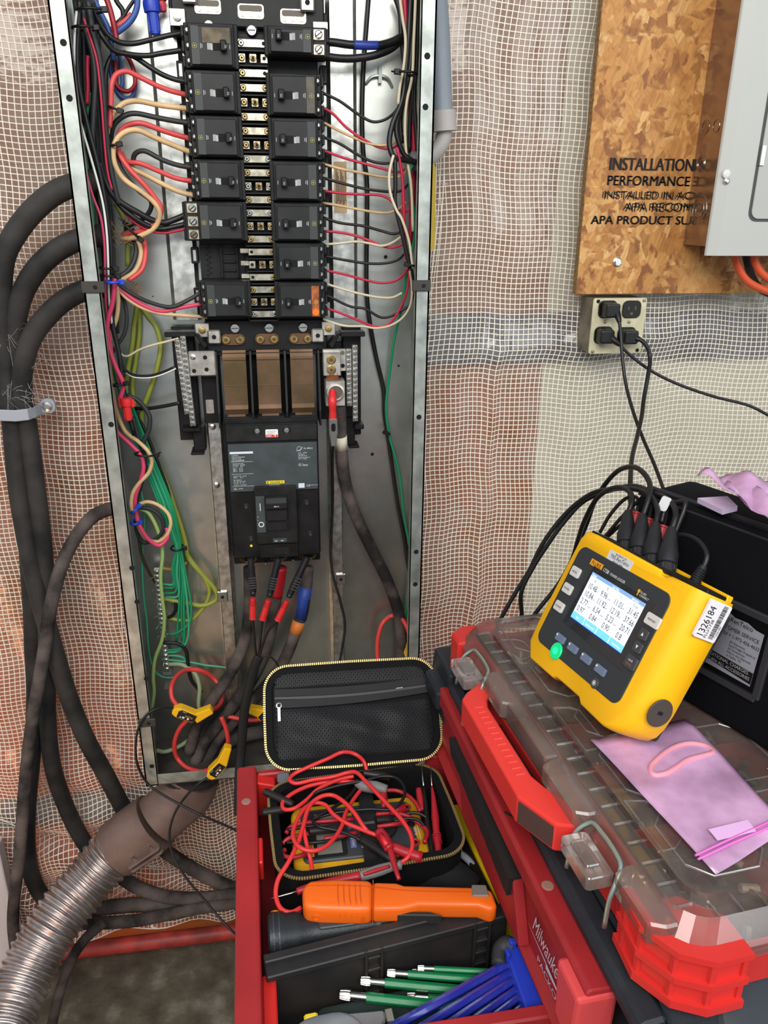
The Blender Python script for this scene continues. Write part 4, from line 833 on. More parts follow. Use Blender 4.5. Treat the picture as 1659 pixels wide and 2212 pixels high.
def nut(label, p0, p1, y, r, m_, wings=False):
    a, b = P(p0[0], p0[1], y), P(p1[0], p1[1], y); L = (b-a).length
    t = thing('wire_connector', label, 'wire nut', a)
    MB().lathe(a, (b-a), [(r, 0), (r*1.05, L*.12), (r*.98, L*.33), (r*.72, L*.36), (r*.62, L*.97), (r*.5, L)], n=14).build('cap', m_, t, smooth=True)
    f = Fr(a, (b-a).cross(Vector((0, 1, 0))).normalized(), Vector((0, 1, 0)), (b-a).normalized())
    if wings: MB(f).box(-r*1.35, r*1.35, -.0015, .0015, L*.05, L*.42).build('wings', m_, t, bevel=.001)
    rb = MB(f)
    for i in range(10): rb.box(r*.66*cos(i*.628)-.0004, r*.66*cos(i*.628)+.0004, r*.66*sin(i*.628)-.0004, r*.66*sin(i*.628)+.0004, L*.4, L*.9)
    o = rb.build('grip_ribs', m_, t)
    return t
nut('blue twist-on wire connector hanging at the top of the enclosure', (326, 2), (336, 76), -.075, .0115, mat('nut_blue', (30, 60, 170), .4))
nut('small red twist-on wire connector tip beside the blue one', (347, -10), (352, 26), -.06, .0075, mat('nut_red', (190, 40, 50), .4))
nut('red winged wire connector at the end of the pink sweep', (272, 860), (278, 908), -.128, .0088, mat('nut_red2', (214, 44, 46), .4), wings=True)
wire('black_wire', 'short black wire entering the blue twist-on connector', WB, .0026, [(324, -14), (326, 4)], [-.075])
mb = MB()
for k in range(26):
    a0 = P(250+rnd.uniform(-8, 24), 500+rnd.uniform(-20, 30), -.085); d = Vector((rnd.uniform(-.008, .014), rnd.uniform(-.01, 0), rnd.uniform(-.012, .01))); mb.tube([a0, a0+d*.6+Vector((0, -.002, 0)), a0+d*1.4], .0006, m=4, smooth=2)
for k in range(20):
    a0 = P(275+rnd.uniform(0, 24), 612+rnd.uniform(-6, 18), -.09); d = Vector((rnd.uniform(-.004, .010), rnd.uniform(-.008, 0), rnd.uniform(-.012, .004))); mb.tube([a0, a0+d*.6, a0+d*1.3], .0006, m=4, smooth=2)
o = mb.build('frayed_twine', mat('twine', (128, 98, 66), .9)); tag(o, 'frayed brown twine ends tied around the wire loops', 'twine'); o['kind'] = 'stuff'
# ================================================================ feeder cables in the enclosure
def cable(name, label, m, r, pts, ys, kids=(), group=None, sm=7):
    return wire(name, label, m, r, pts, ys, cat='cable', group=group, m2=14, smooth=sm)
cable('feeder_cable', 'thick dusty feeder cable from the first main breaker lug with no tape', CBD, .0105, [(538, 1225), (539, 1270), (537, 1330), (528, 1385), (500, 1450), (462, 1508), (430, 1560), (408, 1625)], [-.085, -.085, -.10, -.115])
o, pp = cable('feeder_cable', 'thick dusty feeder cable with red tape under the middle lug', CBD, .0112, [(606, 1225), (603, 1250), (596, 1288), (588, 1345), (572, 1410), (540, 1475), (492, 1540), (446, 1598), (420, 1650)], [-.08, -.08, -.10, -.115])
sleeve(o, pp, 0, 2, .0118, mat('tape_red', (170, 26, 34), .45), 'red_tape', 'red tape band')
o, pp = cable('feeder_cable', 'thick dusty feeder cable banded with blue and orange tape', CBD, .0112, [(664, 1225), (661, 1266), (650, 1334), (646, 1341), (638, 1366), (612, 1430), (572, 1485), (520, 1540), (470, 1600), (436, 1660)], [-.08, -.08, -.09, -.11])
sleeve(o, pp, 1, 2, .0120, mat('tape_blue2', (36, 66, 150), .45, bump=.3, bscale=120), 'blue_tape', 'blue tape wrapped over the cable')
sleeve(o, pp, 3, 4, .0119, mat('tape_orange', (212, 122, 54), .5), 'orange_tape', 'orange tape band')
o, pp = cable('feeder_cable', 'thick dusty cable from the aluminium lug with a white tape band', CBD, .0108, [(722, 838), (733, 885), (735, 940), (737, 968), (745, 1040), (765, 1105), (800, 1180), (840, 1262), (862, 1330), (867, 1400), (867, 1480)], [-.118, -.10, -.085, -.07, -.07, -.08])
sleeve(o, pp, 2, 3, .0114, mat('tape_white', (216, 210, 190), .6), 'white_tape', 'white tape band')
cable('feeder_cable', 'grey dusty cable lying across the bottom of the enclosure behind the black sleeve', CBD, .0130, [(423, 1660), (440, 1638), (480, 1608), (540, 1586), (600, 1577), (660, 1575)], [-.10, -.09, -.08])
MB().lathe(P(410, 1655, -.10)*1.0, (0, 0, 1), [(.050, -.03), (.052, -.01), (.045, -.008), (.044, -.03)], n=28).build('conduit_bushing', mat('bushing_dark', (48, 44, 44), .7), enc)

# ================================================================ big cables beside the enclosure
cable('large_cable', 'upper of three thick black cables leaving the enclosure side, dusty along its arc', CBL, .0162, [(215, 388), (165, 398), (120, 416), (75, 452), (36, 500), (10, 550), (2, 610), (2, 680), (8, 760), (18, 830), (26, 905), (40, 1058), (63, 1194), (84, 1290), (105, 1362), (128, 1441), (155, 1523), (190, 1604), (229, 1675), (262, 1738), (282, 1775)], [-.10, -.10, -.095, -.075, -.075, -.085, -.07, -.07])
cable('large_cable', 'middle of three thick black cables leaving the enclosure side', CBL, .0158, [(222, 508), (170, 518), (125, 540), (85, 575), (55, 620), (38, 670), (33, 720), (36, 800), (48, 905), (56, 1060), (62, 1194), (70, 1330), (72, 1400), (76, 1490), (72, 1600), (60, 1750), (60, 1840), (72, 1900), (103, 1948), (150, 1965)], [-.10, -.10, -.085, -.055, -.05, -.05, -.05, -.05])
cable('large_cable', 'lowest of three thick black cables leaving the enclosure side, printed along its bend', CBL, .0156, [(232, 618), (180, 628), (138, 650), (100, 685), (68, 730), (50, 790), (48, 840), (57, 905), (78, 1058), (94, 1194), (100, 1300), (102, 1420), (103, 1553), (114, 1655), (136, 1726), (158, 1777), (176, 1810), (200, 1845)], [-.10, -.10, -.09, -.075, -.07, -.06, -.055, -.05])
cable('large_cable', 'thinner dusty cable bending out of the enclosure side and crossing in front of the others', CBD, .0112, [(275, 1094), (240, 1099), (205, 1113), (172, 1148), (142, 1200), (124, 1250), (106, 1330), (98, 1390), (88, 1452), (74, 1533), (61, 1625), (52, 1716), (46, 1798), (42, 1850), (32, 1931), (28, 1993), (34, 2056), (40, 2110)], [-.09, -.10, -.11, -.115, -.115, -.10])
mb = MB(); tpath, _ = spline([P(a, b2, y) for a, b2, y in ((33, 838, -.07), (38, 800, -.07), (52, 762, -.072), (72, 722, -.074), (100, 686, -.08), (132, 656, -.088), (165, 636, -.095))], [0]*7, 10)
txt_ = 'TYPE SUN RES XLP-2 (UL) 600V E48'; acc_ = 0.0; ti = 0; step_ = sum((b2-a).length for a, b2 in zip(tpath, tpath[1:]))/(len(txt_)+1)
for a, b2 in zip(tpath, tpath[1:]):
    acc_ += (b2-a).length
    if acc_ >= step_*(ti+1) and ti < len(txt_):
        d = (b2-a).normalized(); tow = (CAM-a); tow = (tow-d*tow.dot(d)).normalized(); upc = tow.cross(d)
        if txt_[ti] != ' ': mb.text(txt_[ti], a+tow*.0161, tuple(d), tuple(upc), .0085)
        ti += 1
mb.build('print', mat('print_faint', (88, 88, 90), .7), bpy.data.objects['large_cable.002'])
mb = MB()
for k in range(34):
    a0 = P(rnd.uniform(0, 62), rnd.uniform(690, 872), -.09); a1 = a0+Vector((rnd.uniform(-.03, .05), rnd.uniform(-.012, .004), rnd.uniform(-.06, .05))); mb.tube([a0, (a0+a1)/2+Vector((0, -.003, -.004)), a1], .00022, m=3, smooth=2)
for k in range(16):
    a0 = P(30+k*3+rnd.uniform(-4, 4), 850+k*1.2+rnd.uniform(-12, 8), -.108); a1 = a0+Vector((rnd.uniform(-.01, .03), -.002, rnd.uniform(-.012, .016))); mb.tube([a0, (a0+a1)/2+Vector((0, -.003, .002)), a1], .0004, m=3, smooth=2)
o = mb.build('cobweb', mat('web_grey', (150, 150, 150), .9)); tag(o, 'dusty cobweb strands between the thick black cables above their clamp', 'cobweb'); o['kind'] = 'stuff'
cp = P(45, 888, -.072)
t = thing('pipe_clamp', 'grey one-hole clamp holding the thick black cables against the wall', 'clamp', cp)
prof = [(-.052, .03), (-.040, -.006), (-.026, -.026), (0, -.033), (.018, -.026), (.025, -.008), (.029, .014), (.044, .020)]
mb = MB(); PL = mat('clamp_grey', (158, 162, 170), .5)
for a, b_ in zip(prof, prof[1:]):
    mb.add([(cp.x+a[0], cp.y+a[1], cp.z-.009), (cp.x+b_[0], cp.y+b_[1], cp.z-.009), (cp.x+b_[0], cp.y+b_[1], cp.z+.009), (cp.x+a[0], cp.y+a[1], cp.z+.009), (cp.x+a[0]*.94, cp.y+a[1]+.004, cp.z-.009), (cp.x+b_[0]*.94, cp.y+b_[1]+.004, cp.z-.009), (cp.x+b_[0]*.94, cp.y+b_[1]+.004, cp.z+.009), (cp.x+a[0]*.94, cp.y+a[1]+.004, cp.z+.009)],
           [(0,1,2,3), (7,6,5,4), (0,4,5,1), (3,2,6,7), (0,3,7,4), (1,5,6,2)])
mb.build('strap', PL, t, bevel=.002)
MB().prism(rrect(cp.x+.026, cp.x+.050, cp.z-.008, cp.z+.016, .010), cp.y+.012, cp.y+.02).build('ear', PL, t, bevel=.001)
MB().lathe((cp.x+.038, cp.y+.012, cp.z+.004), (0, -1, 0), [(.009, 0), (.008, .003), (.004, .004)], n=14).build('screw', STEEL, t)
LF = 'dusty cables lying along the foot of the wall'
cable('floor_cable', 'dusty cable coming from under the conduit elbow and sloping down to the red drawer', CBD, .0140, [(330, 1815), (354, 1836), (392, 1862), (455, 1898), (511, 1922), (580, 1945)], [-.05, -.07])
cable('floor_cable', 'dusty cable curving from the conduit edge to join the floor cables', CBD, .0135, [(235, 1880), (263, 1896), (298, 1917), (360, 1937), (439, 1940), (511, 1932), (580, 1930)], [-.07, -.09])
cable('floor_cable', 'dark dusty cable in the middle of the floor bunch', CBD, .0150, [(150, 1965), (207, 1962), (282, 1955), (376, 1952), (445, 1945), (511, 1940), (580, 1935)], [-.07])
cable('floor_cable', 'lowest dusty cable just above the red pipe', CBD, .0125, [(130, 1995), (188, 1994), (282, 1990), (360, 1976), (439, 1960), (511, 1950), (580, 1945)], [-.10])
cable('floor_cable', 'thin dusty strip of cable lying along the lower edge of the silver conduit', CBD, .010, [(225, 1992), (190, 2022), (160, 2062), (140, 2110), (124, 2160), (112, 2215)], [-.12, -.22])

# ================================================================ flexible silver conduit and its elbow
fx = thing('flexible_conduit', 'ribbed silver flexible conduit rising from the floor to the underside of the enclosure', 'conduit', P(28, 2166, -.34))
cpts = [P(262, 1828, -.135), P(241, 1845, -.14), P(190, 1905, -.17), P(150, 1952, -.2), (P(110, 2008, -.235)), P(78, 2062, -.265), P(50, 2120, -.30), P(28, 2172, -.335), P(8, 2225, -.37), P(-12, 2290, -.42), P(-40, 2380, -.5)]
cen, _ = spline(cpts, [0]*len(cpts), 12)
acc = [0.0]
for a, b_ in zip(cen, cen[1:]): acc.append(acc[-1]+(b_-a).length)
Ltot = acc[-1]; NR = int(Ltot/.0021)
pp = []; rr = []
for i in range(NR):
    s_ = Ltot*i/(NR-1); j = max(k for k in range(len(acc)) if acc[k] <= s_+1e-9); j = min(j, len(cen)-2)
    u_ = (s_-acc[j])/max(acc[j+1]-acc[j], 1e-9); pp.append(cen[j].lerp(cen[j+1], u_))
    ph = (s_/.0135) % 1.0; rr.append(.0455+.0042*max(0, sin(ph*2*pi))**.6-.002*max(0, -sin(ph*2*pi)))
FLX = mat('flex_silver', (214, 208, 206), .32, .95, c2=(168, 156, 152), vscale=26, bump=.04)
MB().tube(pp, rr, m=32, smooth=0).build('ribbed_tube', FLX, fx, smooth='all')
el = thing('conduit_elbow', 'dusty cast conduit elbow clamped to the silver flexible conduit under the enclosure', 'conduit fitting', P(330, 1780, -.12))
ELM = mat('cast_dusty', (124, 104, 96), .6, .25, c2=(104, 84, 76), vscale=16, bump=.12, bscale=140)
ep = [P(418, 1678, -.105), P(404, 1712, -.11), P(372, 1742, -.12), P(340, 1770, -.128), P(336, 1773, -.128), P(300, 1800, -.132), P(256, 1834, -.136)]
MB().tube(ep[:4], [.050, .051, .049, .050], m=28).build('elbow', ELM, el, smooth=True)
MB().tube(ep[4:], [.0555, .0565, .0555], m=28).build('clamp_collar', ELM, el, smooth=True, label='clamping collar over the conduit end')
f = P(330, 1842, -.185); f2 = P(300, 1862, -.19); d = (f-f2).normalized(); n_ = d.cross(Vector((0, 1, 0))).normalized()
ef = Fr((f+f2)/2, d, n_.cross(d), n_)
for dz in (-.006, .004):
    MB(ef).prism(rrect(-.034, .034, -.012, .014, .006), dz, dz+.0045, 'z').build('clamp_ear', ELM, el, bevel=.001)
for x in (-.018, .018):
    MB(ef).cyl((x, 0, -.008), (0, 0, 1), .0036, .026, n=10).build('bolt', STEEL, el)
g0 = P(382, 1770, -.15); g1 = P(412, 1752, -.145); d = (g1-g0).normalized(); n_ = d.cross(Vector((0, 1, 0))).normalized(); ef = Fr((g0+g1)/2, d, n_.cross(d), n_)
MB(ef).prism(rrect(-.026, .03, -.012, .012, .010), -.005, .003, 'z').build('cover_ear', ELM, el, bevel=.001)
pw = thing('panel_board', 'pale grey panel standing at the edge of the view behind the dusty cable', 'panel', P(20, 1900, -.05))
e1 = P(2, 1808, -.045); e2 = P(56, 2020, -.045)
MB().box(-1.0, (e1.x+e2.x)/2, -.075, -.045, 0, 2.0 if False else e1.z+.004).build('board', mat('pale_grey', (196, 190, 190), .55), pw, bevel=.002)

# ================================================================ current rings and their connectors
RR = mat('ring_red', (206, 62, 58), .42); YE = mat('probe_yellow', (238, 182, 24), .42); LBK = mat('probe_label', (26, 26, 30), .5)
def probe(label, ring, yr, a, b, c, yc, lead=None, yl=None, lw=.0022, text=True):
    """ring pixels, connector body from a to b with an arm from b to c"""
    t = thing('current_probe', label, 'current probe', P(a[0], a[1], yc), 'red flexible current rings with yellow connectors')
    n = len(ring); Y = [np.interp(i/(n-1), np.linspace(0, 1, len(yr)), yr) for i in range(n)]
    MB().tube([P(p[0], p[1], y) for p, y in zip(ring, Y)], .0041, m=12, smooth=8).build('ring_coil', RR, t, smooth='all')
    A, B, C_ = P(a[0], a[1], yc), P(b[0], b[1], yc), P(c[0], c[1], yc); L = (B-A).length; x = (B-A).normalized(); y = Vector((0, 1, 0)); z = x.cross(y)
    f = Fr(A, x, y, z)
    bd = MB(f); bd.prism([(0, -.0055), (.004, -.0085), (L*.25, -.0105), (L, -.0105), (L, .0085), (L*.28, .0105), (.004, .0075), (0, .0045)], -.009, .009); bd.build('connector_body', YE, t, bevel=.002, seg=2)
    lb = MB(f).prism([(L*.24, -.0085), (L*.98, -.0085), (L*.98, .0062), (L*.34, .0085), (L*.22, .004)], -.0096, -.0088).build('label_plate', LBK, t)
    mb = MB(f); s = -1
    if text:
        mb.text('FLUKE', (L*.86, -.0100, .0012), (-1, 0, 0), (0, 0, -1), .0052, align='LEFT', wide=.95); mb.build('logo', mat('logo_amber', (222, 160, 44), .5), lb)
        m2 = MB(f); m2.text('i17XX', (L*.55, -.0100, .0075), (-1, 0, 0), (0, 0, -1), .0030); m2.cyl((L*.70, -.0098, -.0045), (0, -1, 0), .0020, .0003, n=12); m2.box(L*.45, L*.55, -.0101, -.0097, -.0062, -.0030); m2.poly([(L*.34, -.0100, -.0064), (L*.42, -.0100, -.0064), (L*.38, -.0100, -.0032)]); m2.build('print', WHITE, lb)
    x2 = (C_-B).normalized(); z2 = x2.cross(y); f2 = Fr(B-x2*.004, x2, y, z2); L2 = (C_-B).length+.004
    MB(f2).prism([(0, -.0105), (L2*.7, -.0075), (L2, -.0065), (L2, .0065), (L2*.7, .0075), (0, .0095)], -.0075, .0085).build('connector_arm', YE, t, bevel=.002, seg=2)
    if lead:
        n = len(lead); Y = [np.interp(i/(n-1), np.linspace(0, 1, len(yl)), yl) for i in range(n)]
        MB().tube([P(p[0], p[1], y) for p, y in zip(lead, Y)], lw, m=8, smooth=8).build('lead', WB, t, smooth='all')
probe('upper red flexible current ring, its yellow connector lying level with label showing', [(386, 1528), (372, 1508), (370, 1484), (382, 1460), (405, 1447), (435, 1449), (462, 1466), (478, 1490), (479, 1512), (470, 1527), (456, 1533)], [-.155, -.13, -.075, -.06, -.09, -.15], (374, 1530), (424, 1547), (458, 1531), -.158,
      [(374, 1529), (350, 1528), (325, 1538), (302, 1566), (293, 1610), (298, 1655), (317, 1690), (332, 1704), (380, 1733), (440, 1763), (500, 1789), (560, 1822)], [-.158, -.175, -.185, -.185, -.21, -.30])
probe('lower red flexible current ring with the upright yellow connector at the enclosure sill', [(408, 1552), (388, 1574), (377, 1605), (382, 1636), (402, 1657), (432, 1666), (456, 1662)], [-.15, -.14, -.13, -.15, -.175], (452, 1676), (480, 1644), (493, 1612), -.178,
      [(451, 1678), (430, 1692), (400, 1722), (377, 1758), (366, 1800), (371, 1840), (392, 1882), (440, 1942), (496, 2006), (540, 2040)], [-.178, -.19, -.21, -.25, -.33])
[o for o in bpy.data.objects if o.name.startswith('current_probe')]
MB().tube([P(x, y, -.15) for x, y in ((478, 1549), (487, 1570), (492, 1592), (493, 1614))], .0041, m=12, smooth=6).build('ring_coil', RR, bpy.data.objects['current_probe.001'], smooth='all')
probe('red flexible current ring mostly hidden behind the edge of the zip case', [(488, 1546), (515, 1552), (545, 1556), (572, 1550), (580, 1541)], [-.11, -.12, -.125], (574, 1546), (562, 1538), (540, 1531), -.122, text=False)
probe('red flexible current ring around the cable by the enclosure corner, behind the zip case', [(819, 1440), (815, 1412), (817, 1375), (828, 1344), (848, 1330), (866, 1335), (879, 1355), (885, 1380), (886, 1396)], [-.09, -.075, -.06, -.09, -.10], (884, 1420), (887, 1404), (888, 1388), -.105, text=False)
# ================================================================ voltage clips
CLB = mat('clip_black', (26, 27, 30), .45); CLR = mat('clip_red', (208, 44, 46), .4)
def vclip(label, a, b, c, d, y0, y1):
    t = thing('voltage_clip', label, 'test clip', P(b[0], b[1], y1), 'black clips with red sleeves under the main breaker')
    A, B, C_, D = P(a[0], a[1], y0), P(b[0], b[1], (y0+y1)/2), P(c[0], c[1], y1), P(d[0], d[1], y1)
    bd = MB(); bd.tube([A, A.lerp(B, .4), A.lerp(B, .8), B, B.lerp(C_, .5)], [(.0062, .0056), (.0072, .0062), (.0078, .0066), (.0066, .0056), .0048], m=10, smooth=3, flat=(0, 1, 0)); bd.build('gripper', CLB, t, smooth=True)
    x = (B-A).normalized(); f = Fr(A, x.cross(Vector((0, 1, 0))), Vector((0, 1, 0)), x); L = (B-A).length
    rb = MB(f)
    for k in range(5): rb.box(-.0058, .0058, -.0086, -.0060, L*(.52+.075*k), L*(.545+.075*k))
    rb.build('grip_ribs', mat('rib_grey', (60, 62, 68), .5), t)
    MB().tube([C_, C_.lerp(D, .3), C_.lerp(D, .75), C_.lerp(D, .93), D], [.0044, .0054, .0060, .0058, .0064], m=12, smooth=3).build('sleeve', CLR, t, smooth=True)
    x = (D-C_).normalized(); f = Fr(C_, x.cross(Vector((0, 1, 0))), Vector((0, 1, 0)), x); L = (D-C_).length; rb = MB(f)
    for k in range(4): rb.ring((0, 0, L*(.1+.07*k)), (0, 0, 1), .0052+.0003*k, .0005, n=12, m=4)
    rb.build('sleeve_rings', mat('clip_red_dark', (170, 30, 34), .45), t)
    return D
vclip('black clip with a red sleeve on the first lug of the main breaker', (541, 1206), (547, 1278), (546, 1292), (546, 1336), -.135, -.15)
vclip('black clip with a red sleeve on the middle lug of the main breaker', (602, 1206), (584, 1280), (580, 1296), (567, 1338), -.135, -.15)
vclip('black clip with a red sleeve on the last lug of the main breaker', (664, 1204), (627, 1282), (620, 1298), (600, 1340), -.135, -.15)
lh = thing('lead_harness', 'black test leads gathered into a flat black sleeve below the three red sleeves', 'test leads', P(540, 1440, -.15))
for pts in ([(546, 1334), (549, 1375), (554, 1424)], [(567, 1336), (563, 1375), (558, 1424)], [(600, 1338), (580, 1362), (565, 1400), (560, 1424)]):
    MB().tube([P(a, b_, -.15) for a, b_ in pts], .0022, m=8, smooth=6).build('lead', WB, lh, smooth='all')
MB().tube([P(a, b_, y) for (a, b_), y in zip(((560, 1418), (553, 1432), (541, 1475), (530, 1520), (524, 1580), (519, 1640), (516, 1700), (516, 1760)), (-.15, -.152, -.155, -.16, -.165, -.175, -.2, -.24))], (.0042, .0085) and [(.0040, .0088)]*8, m=10, smooth=6, flat=(0, 1, 0)).build('flat_sleeve', mat('sleeve_black', (20, 20, 21), .7, bump=.2, bscale=500), lh, smooth='all')
MB().tube([P(a, b_, -.15) for a, b_ in ((566, 1417), (582, 1418), (596, 1430), (603, 1446), (604, 1470))], .0018, m=8).build('lead', WB, lh, smooth='all')
nc = thing('voltage_clip', 'red clip with a grey jaw on the big aluminium lug', 'test clip', P(718, 900, -.14))
A, B, C_, D = P(718, 842, -.135), P(718, 868, -.145), P(719, 905, -.14), P(720, 962, -.125)
MB().tube([A, A.lerp(B, .5), B, B.lerp(C_, .5), C_], [.0040, .0060, .0070, .0055, .0066], m=12, smooth=3).build('red_body', CLR, nc, smooth=True)
gm = mat('clip_grey', (112, 112, 112), .5)
x = (D-C_).normalized(); f = Fr(C_, x.cross(Vector((0, 1, 0))), Vector((0, 1, 0)), x); L = (D-C_).length
jb = MB(f).prism([(-.0068, -.002), (.0068, -.002), (.0075, L*.5), (.0035, L), (-.004, L), (-.0068, L*.5)], -.008, .006).build('grey_jaw', gm, nc, bevel=.0015)
MB(f).prism(rrect(-.0035, .0035, L*.12, L*.42, .0034), -.0085, -.0078).build('window', DARK, jb)
MB().tube([P(a, b_, y) for (a, b_), y in zip(((719, 958), (718, 1010), (719, 1060), (717, 1130), (714, 1200), (721, 1250), (735, 1298), (745, 1350), (739, 1400), (731, 1445), (725, 1500)), (-.12, -.10, -.085, -.08, -.08, -.085, -.09, -.10, -.11, -.12, -.13))], .0024, m=8, smooth=7).build('lead', WB, nc, smooth='all')

# ================================================================ grey conduit by the other rim
pv = thing('grey_conduit', 'grey plastic conduit with coupling and elbow entering the enclosure side', 'conduit', P(950, 240, -.10))
PVC = mat('pvc_grey', (128, 136, 144), .5); PVC2 = mat('pvc_light', (166, 162, 158), .5)
MB().tube([P(940, -60, -.085), P(948, 60, -.09), P(952, 150, -.095), P(956, 244, -.10)], .0152, m=18).build('pipe', PVC, pv, smooth=True)
a, b_ = P(957, 238, -.10), P(959, 284, -.10)
MB().lathe(a, (b_-a), [(.0165, 0), (.0190, .001), (.0192, (b_-a).length*.88), (.0205, (b_-a).length*.9), (.0205, (b_-a).length)], n=24).build('coupling', PVC2, pv, smooth=True)
MB().tube([P(960, 280, -.10), P(957, 303, -.10), P(946, 322, -.10), P(928, 338, -.10), P(908, 346, -.105)], .0118, m=16).build('elbow', PVC2, pv, smooth=True)
a = P(905, 348, -.105); MB().tube([a+Vector((-.012, 0, 0)), a+Vector((.012, 0, 0))], .0128, m=18, smooth=0).build('threaded_end', mat('thread_grey', (110, 112, 118), .5), pv)
mb = MB()
for k in range(6): mb.ring((a.x-.011+.0028*k, a.y, a.z), (1, 0, 0), .0130, .0007, n=18, m=4)
mb.build('thread_rings', mat('thread_grey', (110, 112, 118), .5), pv)
yt = MB(); yt.add([P(934, 352, -.11), P(941, 362, -.08), P(938, 470, -.08), P(938, 538, -.085), P(930, 541, -.11), P(931, 450, -.11)], [(0, 1, 2, 3, 4, 5)])
tag(yt.build('yellow_strip', mat('strip_yellow', (206, 176, 40), .5), solid=.0008), 'narrow yellow strip peeking out behind the enclosure rim', 'strip')

# ================================================================ OSB board, load centre, outlet box
osb, nt, b, N, K = node_mat('osb')
tc = N('ShaderNodeTexCoord'); cols = []
prev = None
for i, (sx, sz, rot, seed) in enumerate(((46, 17, .5, 0), (15, 52, .25, 3.1), (34, 20, 1.1, 7.7))):
    mp = N('ShaderNodeMapping'); mp.inputs['Rotation'].default_value = (0, rot, 0); mp.inputs['Scale'].default_value = (sx, 1, sz); mp.inputs['Location'].default_value = (seed, 0, seed); K(tc.outputs['Object'], mp.inputs[0])
    dn = N('ShaderNodeTexNoise'); dn.inputs['Scale'].default_value = 1.2; dn.inputs['Detail'].default_value = 3; K(mp.outputs[0], dn.inputs['Vector'])
    ad = N('ShaderNodeMix'); ad.data_type = 'RGBA'; ad.inputs[0].default_value = .35; K(mp.outputs[0], ad.inputs[6]); K(dn.outputs['Color'], ad.inputs[7])
    v = N('ShaderNodeTexVoronoi'); v.inputs['Scale'].default_value = 2.0; K(ad.outputs[2], v.inputs['Vector'])
    r = ramp(N, [(.02, (138, 86, 40)), (.2, (172, 116, 56)), (.5, (192, 136, 72)), (.8, (204, 152, 86)), (.98, (218, 174, 112))]); sx_ = N('ShaderNodeSeparateColor'); K(v.outputs['Color'], sx_.inputs[0]); K(sx_.outputs[0], r.inputs[0])
    gr = N('ShaderNodeTexNoise'); gr.inputs['Scale'].default_value = 1; gr.inputs['Detail'].default_value = 4; m4 = N('ShaderNodeMapping'); m4.inputs['Scale'].default_value = (14, 14, 1) if sx < sz else (1.2, 9, 11); K(mp.outputs[0], m4.inputs[0]); K(m4.outputs[0], gr.inputs['Vector'])
    g = N('ShaderNodeMix'); g.data_type = 'RGBA'; g.blend_type = 'MULTIPLY'; g.inputs[0].default_value = .55; K(r.outputs[0], g.inputs[6]); rg = ramp(N, [(.3, (178, 166, 150)), (.65, (255, 250, 245))]); K(gr.outputs['Fac'], rg.inputs[0]); K(rg.outputs[0], g.inputs[7])
    if prev is None: prev = g.outputs[2]
    else:
        pk = N('ShaderNodeTexNoise'); pk.inputs['Scale'].default_value = 26+14*i; pk.inputs['Detail'].default_value = 2; K(tc.outputs['Object'], pk.inputs['Vector']); st = ramp(N, [(.46, (0, 0, 0)), (.56, (255, 255, 255))]); K(pk.outputs['Fac'], st.inputs[0])
        mx = N('ShaderNodeMix'); mx.data_type = 'RGBA'; K(st.outputs[0], mx.inputs[0]); K(prev, mx.inputs[6]); K(g.outputs[2], mx.inputs[7]); prev = mx.outputs[2]
K(prev, b.inputs['Base Color']); b.inputs['Roughness'].default_value = .6
bp = N('ShaderNodeBump'); bp.inputs['Strength'].default_value = .25; bp.inputs['Distance'].default_value = .003; rgb = N('ShaderNodeRGBToBW'); K(prev, rgb.inputs[0]); K(rgb.outputs[0], bp.inputs['Height']); K(bp.outputs[0], b.inputs['Normal'])
OY = -.052
bd = thing('osb_board', 'strand board backing sheet printed with black installation lettering', 'board', (.53, OY, 1.43))
xl = P(1300, 0, OY).x*.5+P(1245, 635, OY).x*.5; zb = P(1245, 636, OY).z
MB().box(xl, 1.25, OY, OY+.014, zb, 2.25).build('board', osb, bd, bevel=.0008)
MB().box(xl-.0005, xl+.0005, OY-.0003, OY+.0145, zb, 2.25).build('board_edge', mat('osb_edge', (128, 100, 62), .8, vary=.2, vscale=200), bd)
mb = MB()
def fit_text(mb, s, px0, pyb, px1, pyt, y, jit=0):
    a, b_, c = P(px0, pyb, y), P(px1, pyb, y), P(px0, pyt, y); size = (c.z-a.z)/.72
    mb.text(s, a, (1, 0, 0), (0, 0, 1), size, wide=1.0)
    n0 = len(TEXTS[s][0]); w = max(v[0] for v in TEXTS[s][0])*size; k = (b_.x-a.x)/w
    for i in range(len(mb.v)-n0, len(mb.v)): mb.v[i] = Vector((a.x+(mb.v[i].x-a.x)*k, mb.v[i].y, mb.v[i].z))
TY = OY-.0006
for s, q in (('INSTALLATION', (1313, 367, 1496, 339)), ('INSTALLATION', (1316, 367, 1498, 339)), ('PERFORMANCE E', (1309, 400, 1508, 378)), ('PERFORMANCE E', (1311, 400, 1510, 378)), ('INSTALLED IN ACC', (1299, 427, 1506, 413)), ('INSTALLED IN ACC', (1303, 430, 1510, 411)), ('APA RECOMM', (1345, 454, 1505, 438)), ('APA RECOMM', (1350, 457, 1512, 436)), ('APA PRODUCT SUPP', (1275, 484, 1512, 465)), ('APA PRODUCT SUPP', (1277, 484, 1514, 465))):
    fit_text(mb, s, q[0], q[1], q[2], q[3], TY)
mb.build('lettering', INK, bd)
p = P(1333, 566, OY)
sc_ = MB().lathe((p.x, OY, p.z), (0, -1, 0), [(.0078, 0), (.0078, .001), (.006, .002)], n=18).build('hex_screw', STEEL, bd)
MB().cyl((p.x, OY-.002, p.z), (0, -1, 0), .0055, .004, n=6).build('hex_head', STEEL, sc_)
lc = thing('load_center', 'grey steel breaker panel with a hinged door on the strand board', 'breaker panel', (.85, OY, 1.51))
